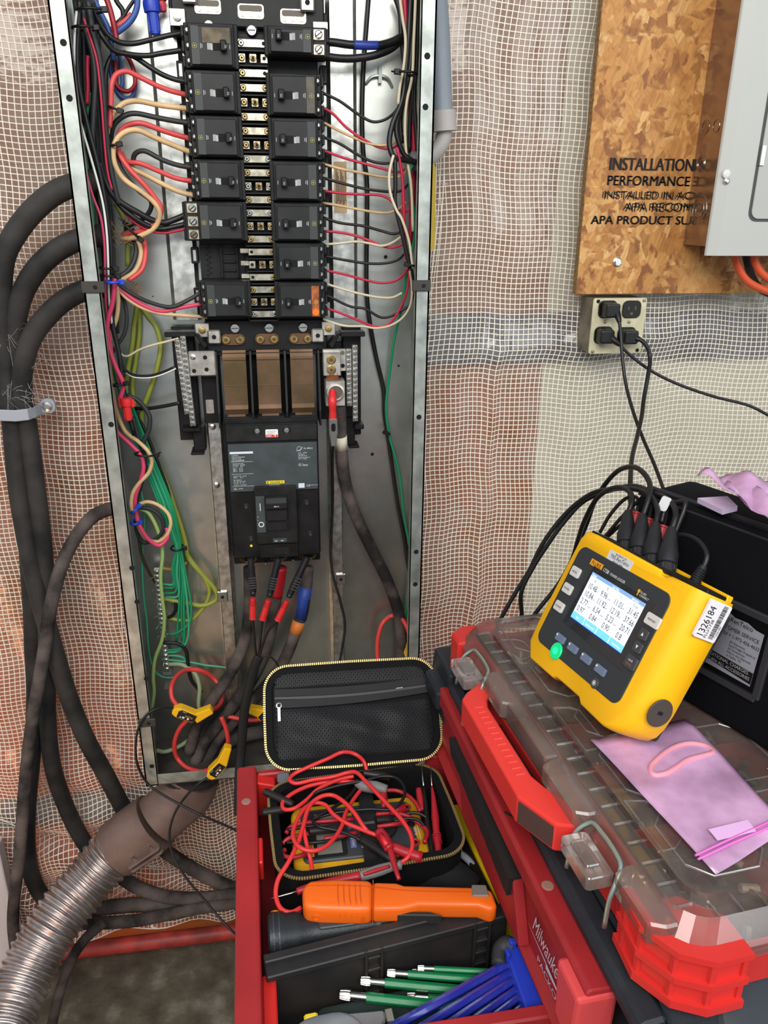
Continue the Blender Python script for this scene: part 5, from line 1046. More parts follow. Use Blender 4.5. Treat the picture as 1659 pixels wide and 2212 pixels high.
BXM = mat('box_steel', (168, 150, 134), .18, .9, bump=.02, bscale=30); GRY = mat('panel_grey', (178, 180, 174), .45); 
xb = .7025
MB().box(xb, 1.16, -.140, OY, 1.517, 2.2).build('back_box', BXM, lc)
CVX = P(1525, 552, -.150).x; CVZ = P(1525, 553, -.150).z
cv = MB().prism([(CVX, -.143), (CVX+.002, -.147), (CVX+.018, -.152), (1.17, -.152), (1.17, -.143)], CVZ, 2.22, 'z')
co = cv.build('cover', GRY, lc, bevel=.0008)
MB().prism([(CVZ, -.143), (CVZ+.002, -.148), (CVZ+.022, -.1535), (CVZ+.028, -.1522), (CVZ+.028, -.143)], CVX, 1.17, 'x').build('cover_lip', GRY, lc) if False else None
D0 = P(1650, 250, -.155); DB = P(1630, 473, -.155)
dx0 = (D0.x+DB.x)/2
MB().prism(rrect(dx0-.004, 1.2, DB.z-.004, 2.3, .014), -.1525, -.1515).build('door_gap', mat('gap_dark', (70, 72, 72), .6), co)
MB().prism(rrect(dx0, 1.2, DB.z, 2.3, .012), -.155, -.1522).build('door', mat('door_grey', (170, 172, 167), .45), lc, bevel=.0006)
p = P(1645, 336, -.156); MB().box(p.x-.0015, p.x+.005, -.158, -.152, p.z-.014, p.z+.014).build('hinge', STEEL, co, bevel=.0005)
p = P(1570, 376, -.153); MB().lathe((p.x, -.1522, p.z), (0, -1, 0), [(.0068, 0), (.006, .0015), (.003, .0025)], n=16).build('keyhole_plug', mat('plug_light', (210, 210, 204), .4), co)
p = P(1570, 391, -.153); MB().lathe((p.x, -.1522, p.z), (0, -1, 0), [(.0052, 0), (.0045, .002), (.002, .003)], n=14).build('screw', STEEL, co)
for px, py, rr_ in ((1524, 275, (.0105,)), (1548, 272, (.0095,)), (1515, 354, (.0125, .0092)), (1512, 452, (.0215, .0175, .0125))):
    d_ = ray(px, py); tt = (xb-CAM.x)/d_.x; q = CAM+d_*tt
    for r_ in rr_: MB().ring((xb-.0004, q.y, q.z), (1, 0, 0), r_, .0007, n=24, m=5).build('knockout', BXM, lc)
OC = mat('cable_orange', (206, 84, 46), .5)
OG = 'orange cables under the grey breaker panel'
for i, (lb, pts, yy) in enumerate((('outer orange cable curving out below the grey breaker panel', [(1588, 545), (1594, 575), (1612, 605), (1640, 622), (1670, 632), (1720, 640)], -.11), ('inner orange cable below the grey breaker panel', [(1628, 545), (1632, 568), (1645, 590), (1670, 606), (1720, 620)], -.12), ('dark jacketed cable between the orange ones below the grey panel', [(1610, 545), (1618, 580), (1632, 612), (1652, 630), (1700, 645)], -.095))):
    wire('orange_cable' if i < 2 else 'dark_cable', lb, OC if i < 2 else CBL, .0062, pts, [yy], cat='cable', group=OG, m2=12)
# outlet box
ob = thing('outlet_box', 'square ivory outlet box with four receptacles below the strand board', 'outlet', (.594, -.07, 1.385))
PLY = -.072; PLM = mat('plate_ivory', (196, 190, 158), .5, vary=.06, vscale=40)
x0, x1, z0, z1 = .5455, .6410, 1.3382, 1.4315
MB().box(x0+.001, x1-.001, PLY+.003, -.012, z0+.001, z1-.001).build('box', mat('box_zinc', (120, 114, 100), .5, .5, vary=.2, vscale=30), ob, bevel=.002)
plo = MB().prism(rrect(x0, x1, z0, z1, .004), PLY, PLY+.0035).build('cover_plate', PLM, ob, bevel=.0008)
RB = mat('receptacle_black', (22, 20, 18), .22, coat=.5)
for cx, cz, face in ((.571, 1.4135, 0), (.614, 1.4130, 1), (.568, 1.3705, 0), (.610, 1.3690, 0)):
    r_ = MB().prism(rrect(cx-.0165, cx+.0165, cz-.0145, cz+.0145, .009, 6), PLY-.003, PLY).build('receptacle', RB, ob, bevel=.0008)
    sl = MB()
    for dx, h in ((-.006, .0035), (.006, .0045)): sl.box(cx+dx-.001, cx+dx+.001, PLY-.0034, PLY-.0029, cz+.001-h/2, cz+.001+h)
    sl.cyl((cx, PLY-.0029, cz-.007), (0, -1, 0), .0026, .0004, n=10); sl.build('slots', mat('slot_brown', (104, 92, 60), .4, .6), r_)
for cx, cz in ((.5695, 1.3925), (.6125, 1.392), (.5525, 1.3425), (.6355, 1.4275)):
    s_ = MB().lathe((cx, PLY, cz), (0, -1, 0), [(.0032, 0), (.0028, .001), (.0015, .0014)], n=12).build('screw', mat('screw_dull', (150, 142, 116), .4, .8), plo)
for cx, cz in ((.5535, 1.4265), (.6335, 1.3435)): MB().cyl((cx, PLY-.0002, cz), (0, -1, 0), .0032, .0004, n=12).build('hole', DARK, plo)
def plug_cord(label, c, pts, ys, r=.0030):
    t = thing('power_cable', label, 'power cable', (c[0], PLY-.004, c[1]))
    MB().prism(rrect(c[0]-.0125, c[0]+.0125, c[1]-.0115, c[1]+.0115, .004), PLY-.026, PLY-.0035).build('plug', mat('plug_black', (20, 20, 22), .4), t, bevel=.003, seg=2)
    n = len(pts); Y = [np.interp(i/(n-1), np.linspace(0, 1, len(ys)), ys) for i in range(n)]
    pp = [P(a, b_, y) for (a, b_), y in zip(pts, Y)]
    st = Vector((c[0]+.008, PLY-.020, c[1]-.002))
    MB().tube([st, st.lerp(pp[0], .6), pp[0]], [.0062, .0052, .0036], m=10, smooth=4).build('strain_relief', mat('plug_black', (20, 20, 22), .4), t, smooth=True)
    MB().tube([st.lerp(pp[0], .7)]+pp, r, m=8, smooth=8).build('cord', WB, t, smooth='all')
plug_cord('black cord from the upper occupied receptacle hanging down towards the black bag', (.571, 1.4135), [(1338, 696), (1341, 725), (1344, 770), (1352, 830), (1368, 890), (1388, 945), (1412, 1000), (1430, 1048), (1442, 1085)], [-.105, -.115, -.15, -.22, -.30, -.36], .0028)
plug_cord('black cord running out sideways from the lower receptacle across the sheeting', (.566, 1.3705), [(1338, 745), (1362, 768), (1405, 800), (1460, 828), (1540, 856), (1620, 877), (1665, 900), (1720, 930)], [-.10, -.11, -.13, -.16], .0026)
plug_cord('black cord bending over from the second lower receptacle down to the yellow logger', (.609, 1.3690), [(1383, 734), (1397, 748), (1404, 772), (1400, 810), (1391, 860), (1386, 900), (1376, 945), (1366, 985), (1362, 1030), (1362, 1080), (1372, 1120)], [-.10, -.11, -.16, -.26, -.38, -.46], .0036)
# ================================================================ tool stack: chest with drawers
def clear_mat(name, tint, dif, gls, rough=.12, transl=None):
    m, nt, b, N, K = node_mat(name); out = nt.nodes['Material Output']; nt.nodes.remove(b)
    tr = N('ShaderNodeBsdfTransparent'); tr.inputs[0].default_value = L3(tint); d = N('ShaderNodeBsdfDiffuse'); d.inputs[0].default_value = L3(transl or (200, 196, 192))
    g = N('ShaderNodeBsdfGlossy'); g.inputs['Roughness'].default_value = rough
    tc = N('ShaderNodeTexCoord'); nz = N('ShaderNodeTexNoise'); nz.inputs['Scale'].default_value = 18; nz.inputs['Detail'].default_value = 6; K(tc.outputs['Object'], nz.inputs['Vector'])
    mr = N('ShaderNodeMapRange'); mr.inputs[1].default_value = .3; mr.inputs[2].default_value = .72; mr.inputs[3].default_value = dif*.6; mr.inputs[4].default_value = dif*1.5; K(nz.outputs['Fac'], mr.inputs[0])
    a = N('ShaderNodeMixShader'); K(mr.outputs[0], a.inputs[0]); K(tr.outputs[0], a.inputs[1]); K(d.outputs[0], a.inputs[2])
    lw = N('ShaderNodeFresnel'); lw.inputs[0].default_value = 1.45; ad = N('ShaderNodeMath'); ad.operation = 'MULTIPLY_ADD'; ad.inputs[1].default_value = .8; ad.inputs[2].default_value = gls; K(lw.outputs[0], ad.inputs[0])
    c = N('ShaderNodeMixShader'); K(ad.outputs[0], c.inputs[0]); K(a.outputs[0], c.inputs[1]); K(g.outputs[0], c.inputs[2]); K(c.outputs[0], out.inputs[0]); return m
CHB = mat('chest_black', (25, 28, 33), .5, c2=(44, 48, 54), vscale=11, bump=.08, bscale=300, spec=.35)
CF = frot(Q(945, 1487, .962), radians(3.8))
CF.o.z = 0.0
tc_ = thing('tool_chest', 'tall black tool chest with red drawers standing under the clear-lidded organizer', 'tool chest', CF((.2, -.2, 0)))
b_ = MB(CF); b_.box(.050, .46, -.56, .07, 0.0, .70); b_.box(.046, .46, -.56, .075, .862, .955); b_.box(.25, .46, -.56, .075, .70, .862)
b_.build('body', CHB, tc_, bevel=.004, seg=2)
b_ = MB(CF); b_.prism([(.026, .955), (.020, .968), (.026, .978), (.046, .980), (.050, .955)], -.50, -.245, 'y'); b_.build('front_rim', CHB, tc_, bevel=.003)
b_ = MB(CF); b_.prism([(.046, .955), (.046, .981), (.062, .9845), (.46, .9845), (.46, .955)], -.455, .080, 'y'); b_.build('top_cover', CHB, tc_, bevel=.003)
b_ = MB(CF); b_.prism([(-.455, .952), (-.455, .986), (-.50, .970), (-.555, .955)], .05, .46, 'x'); cover = b_.build('end_slope', CHB, tc_, bevel=.003)
sl = Fr(CF((.10, -.463, .9833)), CF.d((1, 0, 0)), CF.d((0, -.93, -.36)).normalized(), CF.d((0, -.36, .93)).normalized())
MB(sl).prism([(0, .012), (.36, .012), (.36, .075), (-.02, .075)], -.002, .0045, 'z').build('recess_panel', mat('chest_dusty', (46, 52, 60), .6, c2=(70, 70, 70), vscale=14), cover, bevel=.003)
# black corner block at the far end with a raised rib
b_ = MB(CF); b_.box(.008, .05, -.015, .078, .905, .985, top=(.006, 0, .01, .008)); b_.build('corner_block', CHB, tc_, bevel=.005, seg=2)
b_ = MB(CF); b_.box(-.004, .03, -.012, .052, .932, .962); b_.box(.012, .03, -.14, -.01, .950, .976); b_.build('corner_block', CHB, tc_, bevel=.004)
# upper drawer front, slightly open
dr = MB(CF)
def front_profile(z):  # profile x,z of the drawer front
    return [(.010, .838), (.006, .842), (-.001, .862), (.009, .868), (.009, .934), (.000, .944), (.001, .9605), (.005, .964), (.028, .962), (.028, .838)]
dr.prism(front_profile(0), -.455, 0, 'y')
UD = dr.build('drawer', REDD, tc_, bevel=.0018, seg=2)
b_ = MB(CF); b_.prism([(-.075, .886), (-.080, .942), (-.190, .938), (-.195, .886)], .0052, .010, 'x') if False else None
# raised panels left and right of the grip, corner pad, rivets
b_ = MB(CF); b_.prism([(-.135, .868), (-.105, .930), (-.300, .930), (-.330, .868)], -.003, .009, 'x'); b_.build('front_panel', REDD, UD, bevel=.0015)
b_ = MB(CF)
pts = [(-.088, .944), (-.082, .940), (-.086, .934), (-.100, .926)]
top = [(-.085-.012*i, .946-.0008*i) for i in range(19)]; bot = [(-.095-.012*i, .926-.0012*i+(.0016 if i % 2 else 0)) for i in range(18)][::-1]
b_.prism(top+bot, -.008, .006, 'x'); b_.build('grip', mat('grip_black', (26, 25, 25), .7, bump=.2, bscale=220), UD, label='black rubber grip strip')
b_ = MB(CF); b_.prism([(-.415, .958), (-.421, .900), (-.455, .890), (-.458, .958)], -.008, .030, 'x'); b_.build('corner_pad', mat('pad_red', (206, 70, 72), .5), UD, bevel=.004, seg=2)
for y in (-.085, -.345): MB(CF).lathe((.013, y, .9635), (0, 0, 1), [(.0062, 0), (.006, .0006), (.0045, .001)], n=16).build('rivet', mat('rivet_dusty', (150, 110, 100), .6), UD)
fpl = Fr(CF((.0085, 0, 0)), CF.d((0, -1, 0)), CF.d((1, 0, 0)), (0, 0, 1))
mb = MB(fpl)
mb.text('Milwaukee', (.333, -.0012, .8980), (1, 0, 0), (0, 0, 1), .0290, wide=.54)
i0 = 0
for i in range(len(mb.v)):   # slanted script
    p = mb.v[i]; dz = p.z-.8990; mb.v[i] = p + fpl.x*(dz*.25)
mb.add([(.320, -.0012, .8930), (.372, -.0012, .8900), (.368, -.0012, .8925), (.420, -.0012, .8880), (.364, -.0012, .8880), (.370, -.0012, .8855)], [(0, 1, 2), (2, 5, 3)])
mb.text('PACKOUT', (.350, -.0012, .8735), (1, 0, 0), (0, 0, 1), .0110, wide=1.25)
mb.build('lettering', mat('logo_white', (206, 200, 204), .5), UD)
MB(CF).tube([(.006, -.245, .966), (.018, -.262, .9665), (.028, -.276, .968)], .0010, m=5).build('scuff', DARK, UD)
# lower drawer pulled out
DF = frot(Q(512, 1656, .862), radians(1.2)); RX = .345; DL = -.404
DF.o.z = 0.0
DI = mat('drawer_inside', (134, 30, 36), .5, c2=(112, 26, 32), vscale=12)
b_ = MB(DF); b_.box(0, .026, DL, 0, .772, .862); LD = b_.build('drawer', REDD, tc_, bevel=.004, seg=2, label='opened red drawer')
b_ = MB(DF); b_.box(.026, RX, -.010, 0, .772, .853); b_.build('drawer_side', REDD, LD, bevel=.002)
b_ = MB(DF); b_.box(.026, RX, DL, DL+.014, .772, .860); b_.build('drawer_side', REDD, LD, bevel=.002)
b_ = MB(DF); b_.box(.0, RX, DL, 0, .766, .772); b_.build('drawer_floor', DI, LD)
TBR = mat('tab_red', (206, 40, 36), .45)
MB(DF).prism([(.026, .856), (.050, .848), (.056, .80), (.026, .80)], -.030, -.012, 'y').build('corner_web', TBR, LD, bevel=.0015); MB(DF).box(.026, .031, -.17, -.13, .83, .858).build('side_tab', TBR, LD, bevel=.0015); MB(DF).box(.026, .040, -.36, -.30, .80, .838).build('side_post', TBR, LD, bevel=.0015)
MB(DF).lathe((.012, -.07, .862), (0, 0, 1), [(.006, 0), (.0055, .0006), (.004, .001)], n=16).build('rivet', mat('rivet_dusty', (150, 110, 100), .6), LD)
FLZ = .772

# ================================================================ organizer with clear lid
A0 = Q(985, 1350, 1.06)+Vector((.003, 0, 0)); OF = frot((A0.x, A0.y, 1.06), radians(6.0)); OL, OW = -.496, .39
OZ = 1.06-.988
og = thing('organizer_case', 'flat parts organizer with a clear dusty lid and red base on the black chest', 'organizer', OF((.19, -.25, -.072)))
REDB = mat('organizer_red', (206, 50, 44), .42, c2=(176, 40, 38), vscale=9)
b_ = MB(OF)
b_.box(.034, OW, OL+.014, -.002, -.0715, -.0672)
b_.prism([(.004, -.066), (.0, -.036), (.012, -.032), (.017, -.012), (.021, -.012), (.021, -.066)], OL+.03, -.02, 'y')
b_.box(OW-.01, OW, OL, .014, -.066, -.03); b_.box(.01, OW, .004, .014, -.066, -.03); b_.box(.03, OW, OL+.002, OL+.012, -.066, -.03)
for k in (.0, .095, .19, .285): b_.box(.045+k, .047+k, OL+.02, 0, -.066, -.026)
for y in (-.095, -.20, -.27, -.36): b_.box(.04, OW-.02, y-.001, y+.001, -.066, -.026)
b_.build('base_tray', REDB, og, bevel=.0015)
MB(OF).box(.012, OW-.012, OL+.014, .002, -.0655, -.060).build('bin_floor', mat('bin_brown', (112, 88, 72), .8, c2=(66, 54, 48), vscale=20), og)
# corner bumpers with recessed cells
def bumper(x0, x1, y0, y1, sx, sy):
    b_ = MB(OF); b_.prism([(x0, y0), (x0, y1-sy*0), (x0+sx*.018, y1), (x1, y1), (x1, y0)] if True else [], -.072, -.066, 'z')
    return b_
cb_ = MB(OF)
poly = [(-.006, -.425), (-.010, -.462), (.006, -.492), (.030, -.506), (.062, -.506), (.062, -.470), (.022, -.430)]
for z0, z1 in ((-.074, -.066), (-.048, -.042), (-.022, -.016)): cb_.prism(poly, z0, z1, 'z')
poly2 = [(-.002, -.424), (-.0055, -.459), (.0085, -.487), (.0315, -.501), (.0615, -.501), (.0615, -.470), (.022, -.430)]
cb_.prism(poly2, -.066, -.02, 'z')
for a, b2 in (((-.0065, -.442), 0), ((-.0075, -.464), 0), ((.0055, -.490), 0), ((.0285, -.5045), 0), ((.0565, -.5045), 0)): cb_.cyl((a[0]+.003, a[1]+.004, -.0735), (0, 0, 1), .0035, .055, n=6)
cb_.build('corner_bumper', mat('bumper_red', (204, 46, 42), .42), og)
for poly in ([(-.006, -.02), (-.006, .010), (.012, .024), (.06, .024), (.06, .0), (.02, -.02)],):
    MB(OF).prism(poly, -.072, -.016, 'z').build('corner_bumper', mat('bumper_red', (204, 46, 42), .42), og, bevel=.003)
# handle: a frame standing out at the front
hb = MB(OF)
hb.prism([(-.004, -.100), (-.030, -.118), (-.040, -.130), (-.042, -.296), (-.022, -.340), (.004, -.350), (.004, -.318), (-.010, -.290), (-.016, -.272), (-.016, -.152), (-.012, -.138), (-.004, -.126)], -.054, -.022, 'z')
hd_ = hb.build('handle', mat('handle_red', (222, 56, 50), .38), og, bevel=.0022, seg=2)
ri = MB(OF)
for k in range(13): ri.box(-.0320, -.0210, -.150-.0098*k-.0014, -.150-.0098*k+.0014, -.0232, -.0208)
ri.build('grip_ribs', mat('handle_red', (222, 56, 50), .38), hd_, bevel=.0008)
MB(OF).prism([(-.0418, -.2995), (-.0235, -.3385), (-.0228, -.3380), (-.0405, -.299)], -.0505, -.0265, 'z').build('handle_hollow', mat('hollow_dark', (74, 52, 48), .7), hd_)
MB(OF).box(-.030, .004, -.268, -.146, -.060, -.050).build('latch_plate', CHB, og, bevel=.004)
# clear lid: skirt, ribbed channel, top and window ridges
LID = clear_mat('clear_lid', (242, 236, 230), .15, .04, transl=(188, 176, 168)); LIDE = clear_mat('clear_edge', (240, 236, 234), .16, .08, transl=(216, 208, 208))
lid = MB(OF)
ring_o = rrect(.0, OW, OL, .014, .035, 5); ring_m = rrect(.016, OW-.01, OL+.014, .004, .03, 5); ring_c = rrect(.020, OW-.014, OL+.018, .0, .028, 5); ring_i = rrect(.036, OW-.03, OL+.034, -.014, .022, 5)
rings = [(ring_o, -.034), (ring_o, -.022), (ring_m, .0), (ring_c, -.008), (ring_i, -.008), (ring_i, .0)]
vs = []; fs = []; n = len(ring_o)
for r_, z in rings: vs += [(p[0], p[1], z) for p in r_]
for j in range(len(rings)-1): fs += [(j*n+i, j*n+(i+1) % n, (j+1)*n+(i+1) % n, (j+1)*n+i) for i in range(n)]
fs.append(tuple((len(rings)-1)*n+i for i in range(n)))
lid.add(vs, fs); lo_ = lid.build('lid', LID, og)
rb = MB(OF)
for k in range(20):
    y = -.018-.0233*k; rb.box(.0195, .0365, y-.0005, y+.0005, -.0078, -.0056)
for k in range(15): x = .05+.022*k; rb.box(x-.0005, x+.0005, OL+.0175, OL+.0345, -.0078, -.0056)
o = rb.build('channel_ribs', LIDE, lo_); o['kind'] = 'stuff'
chn = MB(OF); chn.box(.0205, .0355, OL+.05, -.012, -.0125, -.0095); chn.build('dark_seal', mat('seal_dark', (40, 40, 42), .6), og)
for y0, y1 in ((-.004, -.088), (-.104, -.184), (-.203, -.262), (-.268, -.352), (-.368, -.446)):
    for x0, x1 in (((.050, .125), (.135, .215), (.225, .345)) if y1 != -.262 else ((.056, .115), (.27, .345))):
        w = MB(OF); c = .016
        pl_ = [(x0+c, y0), (x1-c, y0), (x1, y0-c), (x1, y1+c), (x1-c, y1), (x0+c, y1), (x0, y1+c), (x0, y0-c)]
        w.tube([(p[0], p[1], .0003) for p in pl_], .0011, m=6, closed=True, smooth=0); w.build('window_ridge', LIDE, lo_)
for y0, y1 in ((-.050, -.100), (-.200, -.275), (-.350, -.412)):
    w = MB(OF); pl_ = [(.040, y0), (.058, y0-.004), (.066, y0-.012), (.066, y1+.010), (.052, y1), (.040, y1)]
    w.tube([(p[0], p[1], .0005) for p in pl_], .0011, m=6, closed=True, smooth=0); w.build('hinge_cover', LIDE, lo_)
sk = MB(OF)
for y0, y1 in ((-.112, -.168), (-.276, -.345), (-.418, -.47)):
    MB(OF).prism([(-.008, y0), (.004, y0+.006), (.016, y0+.006), (.016, y1-.006), (.004, y1-.006), (-.008, y1)], -.028, -.006, 'z').build('skirt_panel', LID, lo_, bevel=.002)
sk.box(-.002, .014, -.270, -.172, -.030, -.004); sk.build('skirt_panel', LID, lo_, bevel=.002)
sk = MB(OF); sk.box(.10, .30, OL-.008, OL+.006, -.040, -.020); sk.build('lid_tab', LIDE, lo_, bevel=.002)
for y in (-.078, -.385):
    lt = MB(OF); lt.prism(rrect(-.030+.002, -.002, y-.026, y+.026, .004), -.030, -.016, 'z'); lt.prism(rrect(-.024, -.010, y-.016, y+.016, .003), -.016, -.0125, 'z'); la = lt.build('latch', LIDE, og, bevel=.001)
    MB(OF).tube([(-.020, y+.022, -.052), (-.010, y+.030, -.020), (.002, y+.026, -.008), (.004, y+.010, -.006), (.004, y-.012, -.006), (.002, y-.026, -.008), (-.006, y-.034, -.016), (-.012, y-.037, -.030), (-.014, y-.038, -.060)], .0022, m=8, smooth=4).build('latch_wire', mat('wire_zinc', (168, 186, 178), .35, .8), la, smooth='all')
# parts lying in the bins, seen through the lid
cols = [mat('bit_%d' % i, c, .5, me) for i, (c, me) in enumerate((((168, 160, 150), .8), ((120, 96, 60), .6), ((90, 84, 80), 0), ((170, 54, 50), 0), ((206, 198, 178), 0), ((60, 56, 54), 0)))]
for j, m_ in enumerate(cols):
    b_ = MB(OF)
    for i in range(110):
        x, y, z = rnd.uniform(.045, OW-.02), rnd.uniform(OL+.03, -.012), -.06+rnd.random()*.016
        if abs(x-.13) < .005 or abs(x-.2) < .004: continue
        a = rnd.uniform(0, 6.28); r_ = rnd.uniform(.002, .0045); b_.cyl((x, y, z), (cos(a), sin(a), rnd.uniform(-.5, .5)), r_, rnd.uniform(.006, .022), n=6)
    o = b_.build('small_hardware', m_, og); o['kind'] = 'stuff'
lt = MB(OF); lt.text('Milwaukee', (.200, -.34, .0004), (0, -1, 0), (1, 0, 0), .030, wide=.9)
lt.build('lid_lettering', mat('emboss_white', (214, 212, 206), .5), lo_)

def onf(fr, px, py, y=0.0):
    d = ray(px, py); n = fr.y; t = ((fr.o-CAM).dot(n)+y)/d.dot(n); q = CAM+d*t-fr.o; return (q.dot(fr.x), y, q.dot(fr.z))
# ================================================================ power logger
Mx = Matrix(((.1856, .8832, .4307), (-.98, .1344, .1467), (.0717, -.4493, .8905)))
xa = Vector((Mx[0][0], Mx[1][0], Mx[2][0])).normalized(); ya = Vector((Mx[0][1], Mx[1][1], Mx[2][1])); ya = (ya-xa*xa.dot(ya)).normalized(); za = xa.cross(ya)
GF = Fr(Q(1163.5, 1382, 1.102), xa, ya, za)
pl = thing('power_logger', 'yellow power logger with a lit screen leaning against the black bag on the organizer', 'power logger', GF((.09, .04, -.024)))
YL = mat('logger_yellow', (246, 184, 12), .42); DG = mat('logger_dark', (48, 52, 55), .5); 
BX0, BX1, BZ0, BZ1 = -.0085, .187, -.0235, .139
sec = [(BX0+.012, BZ0), (.055, BZ0+.0005), (.060, BZ0+.004), (.105, BZ0+.004), (.112, BZ0-.001), (BX1-.036, BZ0-.002), (BX1-.022, BZ0), (BX1-.012, BZ0+.005), (BX1-.005, BZ0+.013), (BX1-.001, BZ0+.024), (BX1+.001, BZ0+.04), (BX1+.003, BZ1-.02), (BX1+.002, BZ1), (.142, BZ1-.001), (.138, BZ1-.004), (.128, BZ1-.004), (.124, BZ1), (.012, BZ1+.001), (BX0+.004, BZ1), (BX0-.001, BZ1-.010), (BX0-.004, .03), (BX0-.002, BZ0+.016)]
b_ = MB(GF); vs, fs = [], []; n = len(sec)
for y, dx, e in ((-.0040, .0175, .003), (-.0030, .0140, .0012), (.0000, .0085, 0), (.0045, .0042, 0), (.0110, .0010, 0), (.0200, 0, 0), (.0370, .0005, 0), (.0400, .0030, .002)):
    for x, z in sec:
        k = max(0, (x-.150)/.040); xx = x-dx*min(1, k*1.2)+(e if x < .02 else 0); zz = z-(e if z > .1 else -e if z < .01 else 0); vs.append((xx, y, zz))
for j in range(7): fs += [(j*n+i, (j+1)*n+i, (j+1)*n+(i+1) % n, j*n+(i+1) % n) for i in range(n)]
fs += [tuple(range(n)), tuple(7*n+n-1-i for i in range(n))]
b_.add(vs, fs); bo = b_.build('body', YL, pl, smooth=True)
b_ = MB(GF); b_.prism([(BX0+.008, BZ0+.006), (BX1-.014, BZ0+.004), (BX1-.004, BZ1-.012), (BX0+.004, BZ1-.010)], .040, .052, 'y'); b_.build('back_shell', mat('back_dark', (44, 46, 50), .6), pl, bevel=.004, seg=2)
fpn = MB(GF).prism(rrect(0, .1593, 0, .1222, .011, 5), -.0050, -.0030, 'y').build('front_panel', DG, pl, bevel=.0006)
MB(GF).prism([(.0305, .036), (.150, .032), (.146, .1075), (.036, .1085)] , -.0054, -.0048, 'y').build('screen_surround', mat('surround', (36, 40, 44), .25, coat=.4), fpn, bevel=.0002)
SX0, SX1, SZ0, SZ1 = .0395, .1325, .0458, .1020
SCM = mat('screen_white', (232, 242, 252), .3, emit=.62); sc_ = MB(GF).quad((SX0, -.0058, SZ0), (SX1, -.0058, SZ0), (SX1, -.0058, SZ1), (SX0, -.0058, SZ1)).build('screen', SCM, fpn)
W_, H_ = SX1-SX0, SZ1-SZ0
def sq(mb, a, b2, c, d, y=-.0060): mb.quad((SX0+W_*a, y, SZ0+H_*c), (SX0+W_*b2, y, SZ0+H_*c), (SX0+W_*b2, y, SZ0+H_*d), (SX0+W_*a, y, SZ0+H_*d)); return mb
sq(MB(GF), 0, 1, .93, 1).build('title_bar', mat('screen_bar', (118, 156, 206), .3, emit=.6), sc_)
fb = MB(GF); sq(fb, 0, .245, .012, .15); sq(fb, .255, .50, .012, .15); sq(fb, .51, .745, .012, .15); sq(fb, .755, 1, .012, .15); fb.build('soft_key_bar', mat('screen_cyan', (112, 196, 222), .3, emit=.6), sc_)
sq(MB(GF), 0, 1, -.02, .012).build('screen_edge', mat('screen_navy', (24, 44, 120), .3, emit=.3), sc_)
tx = MB(GF)
rows = (('10.48', '9.96', '11.01', '31.45'), ('10.84', '11.92', '12.19', '37.66'), ('2.77', '6.54', '5.23', '20.71'), ('0.97', '0.84', '0.90', '0.8'))
for i, r_ in enumerate(rows):
    for j, s in enumerate(r_):
        tx.text(s, (SX0+W_*(.035+.255*j+(.0 if j < 3 else .01)), -.0061, SZ0+H_*(.685-.165*i)), (1, 0, 0), (0, 0, 1), .0090, wide=.80)
        tx.text(('kW', 'kVA', 'kvar', 'i')[i], (SX0+W_*(.185+.255*j), -.0061, SZ0+H_*(.685-.165*i)), (1, 0, 0), (0, 0, 1), .0032) if j < 3 else None
for j, s in enumerate('ABC'): tx.text(s, (SX0+W_*(.10+.255*j), -.0061, SZ0+H_*.845), (1, 0, 0), (0, 0, 1), .0040)
tx.text('Total', (SX0+W_*.84, -.0061, SZ0+H_*.845), (1, 0, 0), (0, 0, 1), .0040)
tx.build('readings', mat('screen_text', (22, 32, 50), .5), sc_)
t2 = MB(GF); t2.text('Power', (SX0+.002, -.0062, SZ1-.0034), (1, 0, 0), (0, 0, 1), .0030); t2.text('3-\u03c6 Wye', (SX0+W_*.42, -.0062, SZ1-.0034), (1, 0, 0), (0, 0, 1), .0032); t2.text('480V/60Hz', (SX0+W_*.78, -.0062, SZ1-.0034), (1, 0, 0), (0, 0, 1), .0026)
for j, s in enumerate(('Save', 'Fundamental', '', 'Show Input')): 
    if s: t2.text(s, (SX0+W_*(.125+.255*j), -.0062, SZ0+H_*.055), (1, 0, 0), (0, 0, 1), .0030, align='CENTER')
t2.build('bar_text', mat('screen_bartext', (246, 250, 255), .4, emit=.8), sc_)
lines = MB(GF); sq(lines, .03, .22, .83, .836); sq(lines, .28, .48, .83, .836); lines.build('rule', PRGREY, sc_)
BTL = mat('button_light', (206, 204, 200), .5); BTB = mat('button_blue', (104, 118, 142), .5); BTD = mat('button_dark', (62, 64, 68), .5)
def button(x, z, w, h, m_, txt=None, tm=None, d=.0028, size=.0040, name='button'):
    b_ = MB(GF).prism(rrect(x-w/2, x+w/2, z-h/2, z+h/2, min(w, h)*.18), -.0048-d, -.0046, 'y').build(name, m_, fpn, bevel=.0006)
    if txt:
        t_ = MB(GF); t_.text(txt, (x, -.0052-d, z-size*.36), (1, 0, 0), (0, 0, 1), size, align='CENTER'); t_.build('print', tm or INK, b_)
    return b_
for s, x, z in (('METER', .0135, .0915), ('POWER', .0140, .0705), ('LOGGER', .0145, .0480)): button(x, z, .0165, .0115, BTL, s, INK, size=.0030)
for i, x in enumerate((.0410, .0664, .0922, .1184)):
    button(x, .0195, .0170, .0085, BTB); MB(GF).box(x-.0072, x-.0050, -.0080, -.0077, .0205, .0225).build('print', WHITE, fpn)
gb_ = MB(GF).cyl((.0437, -.0046, .0050), (0, -1, 0), .0098, .0026, n=28).build('power_button', mat('led_green', (14, 190, 120), .35, emit=.55), fpn, bevel=.001)
MB(GF).cyl((.0437, -.0074, .0050), (0, -1, 0), .0042, .0004, n=20).build('power_light', mat('led_core', (30, 240, 140), .3, emit=1.0), gb_)
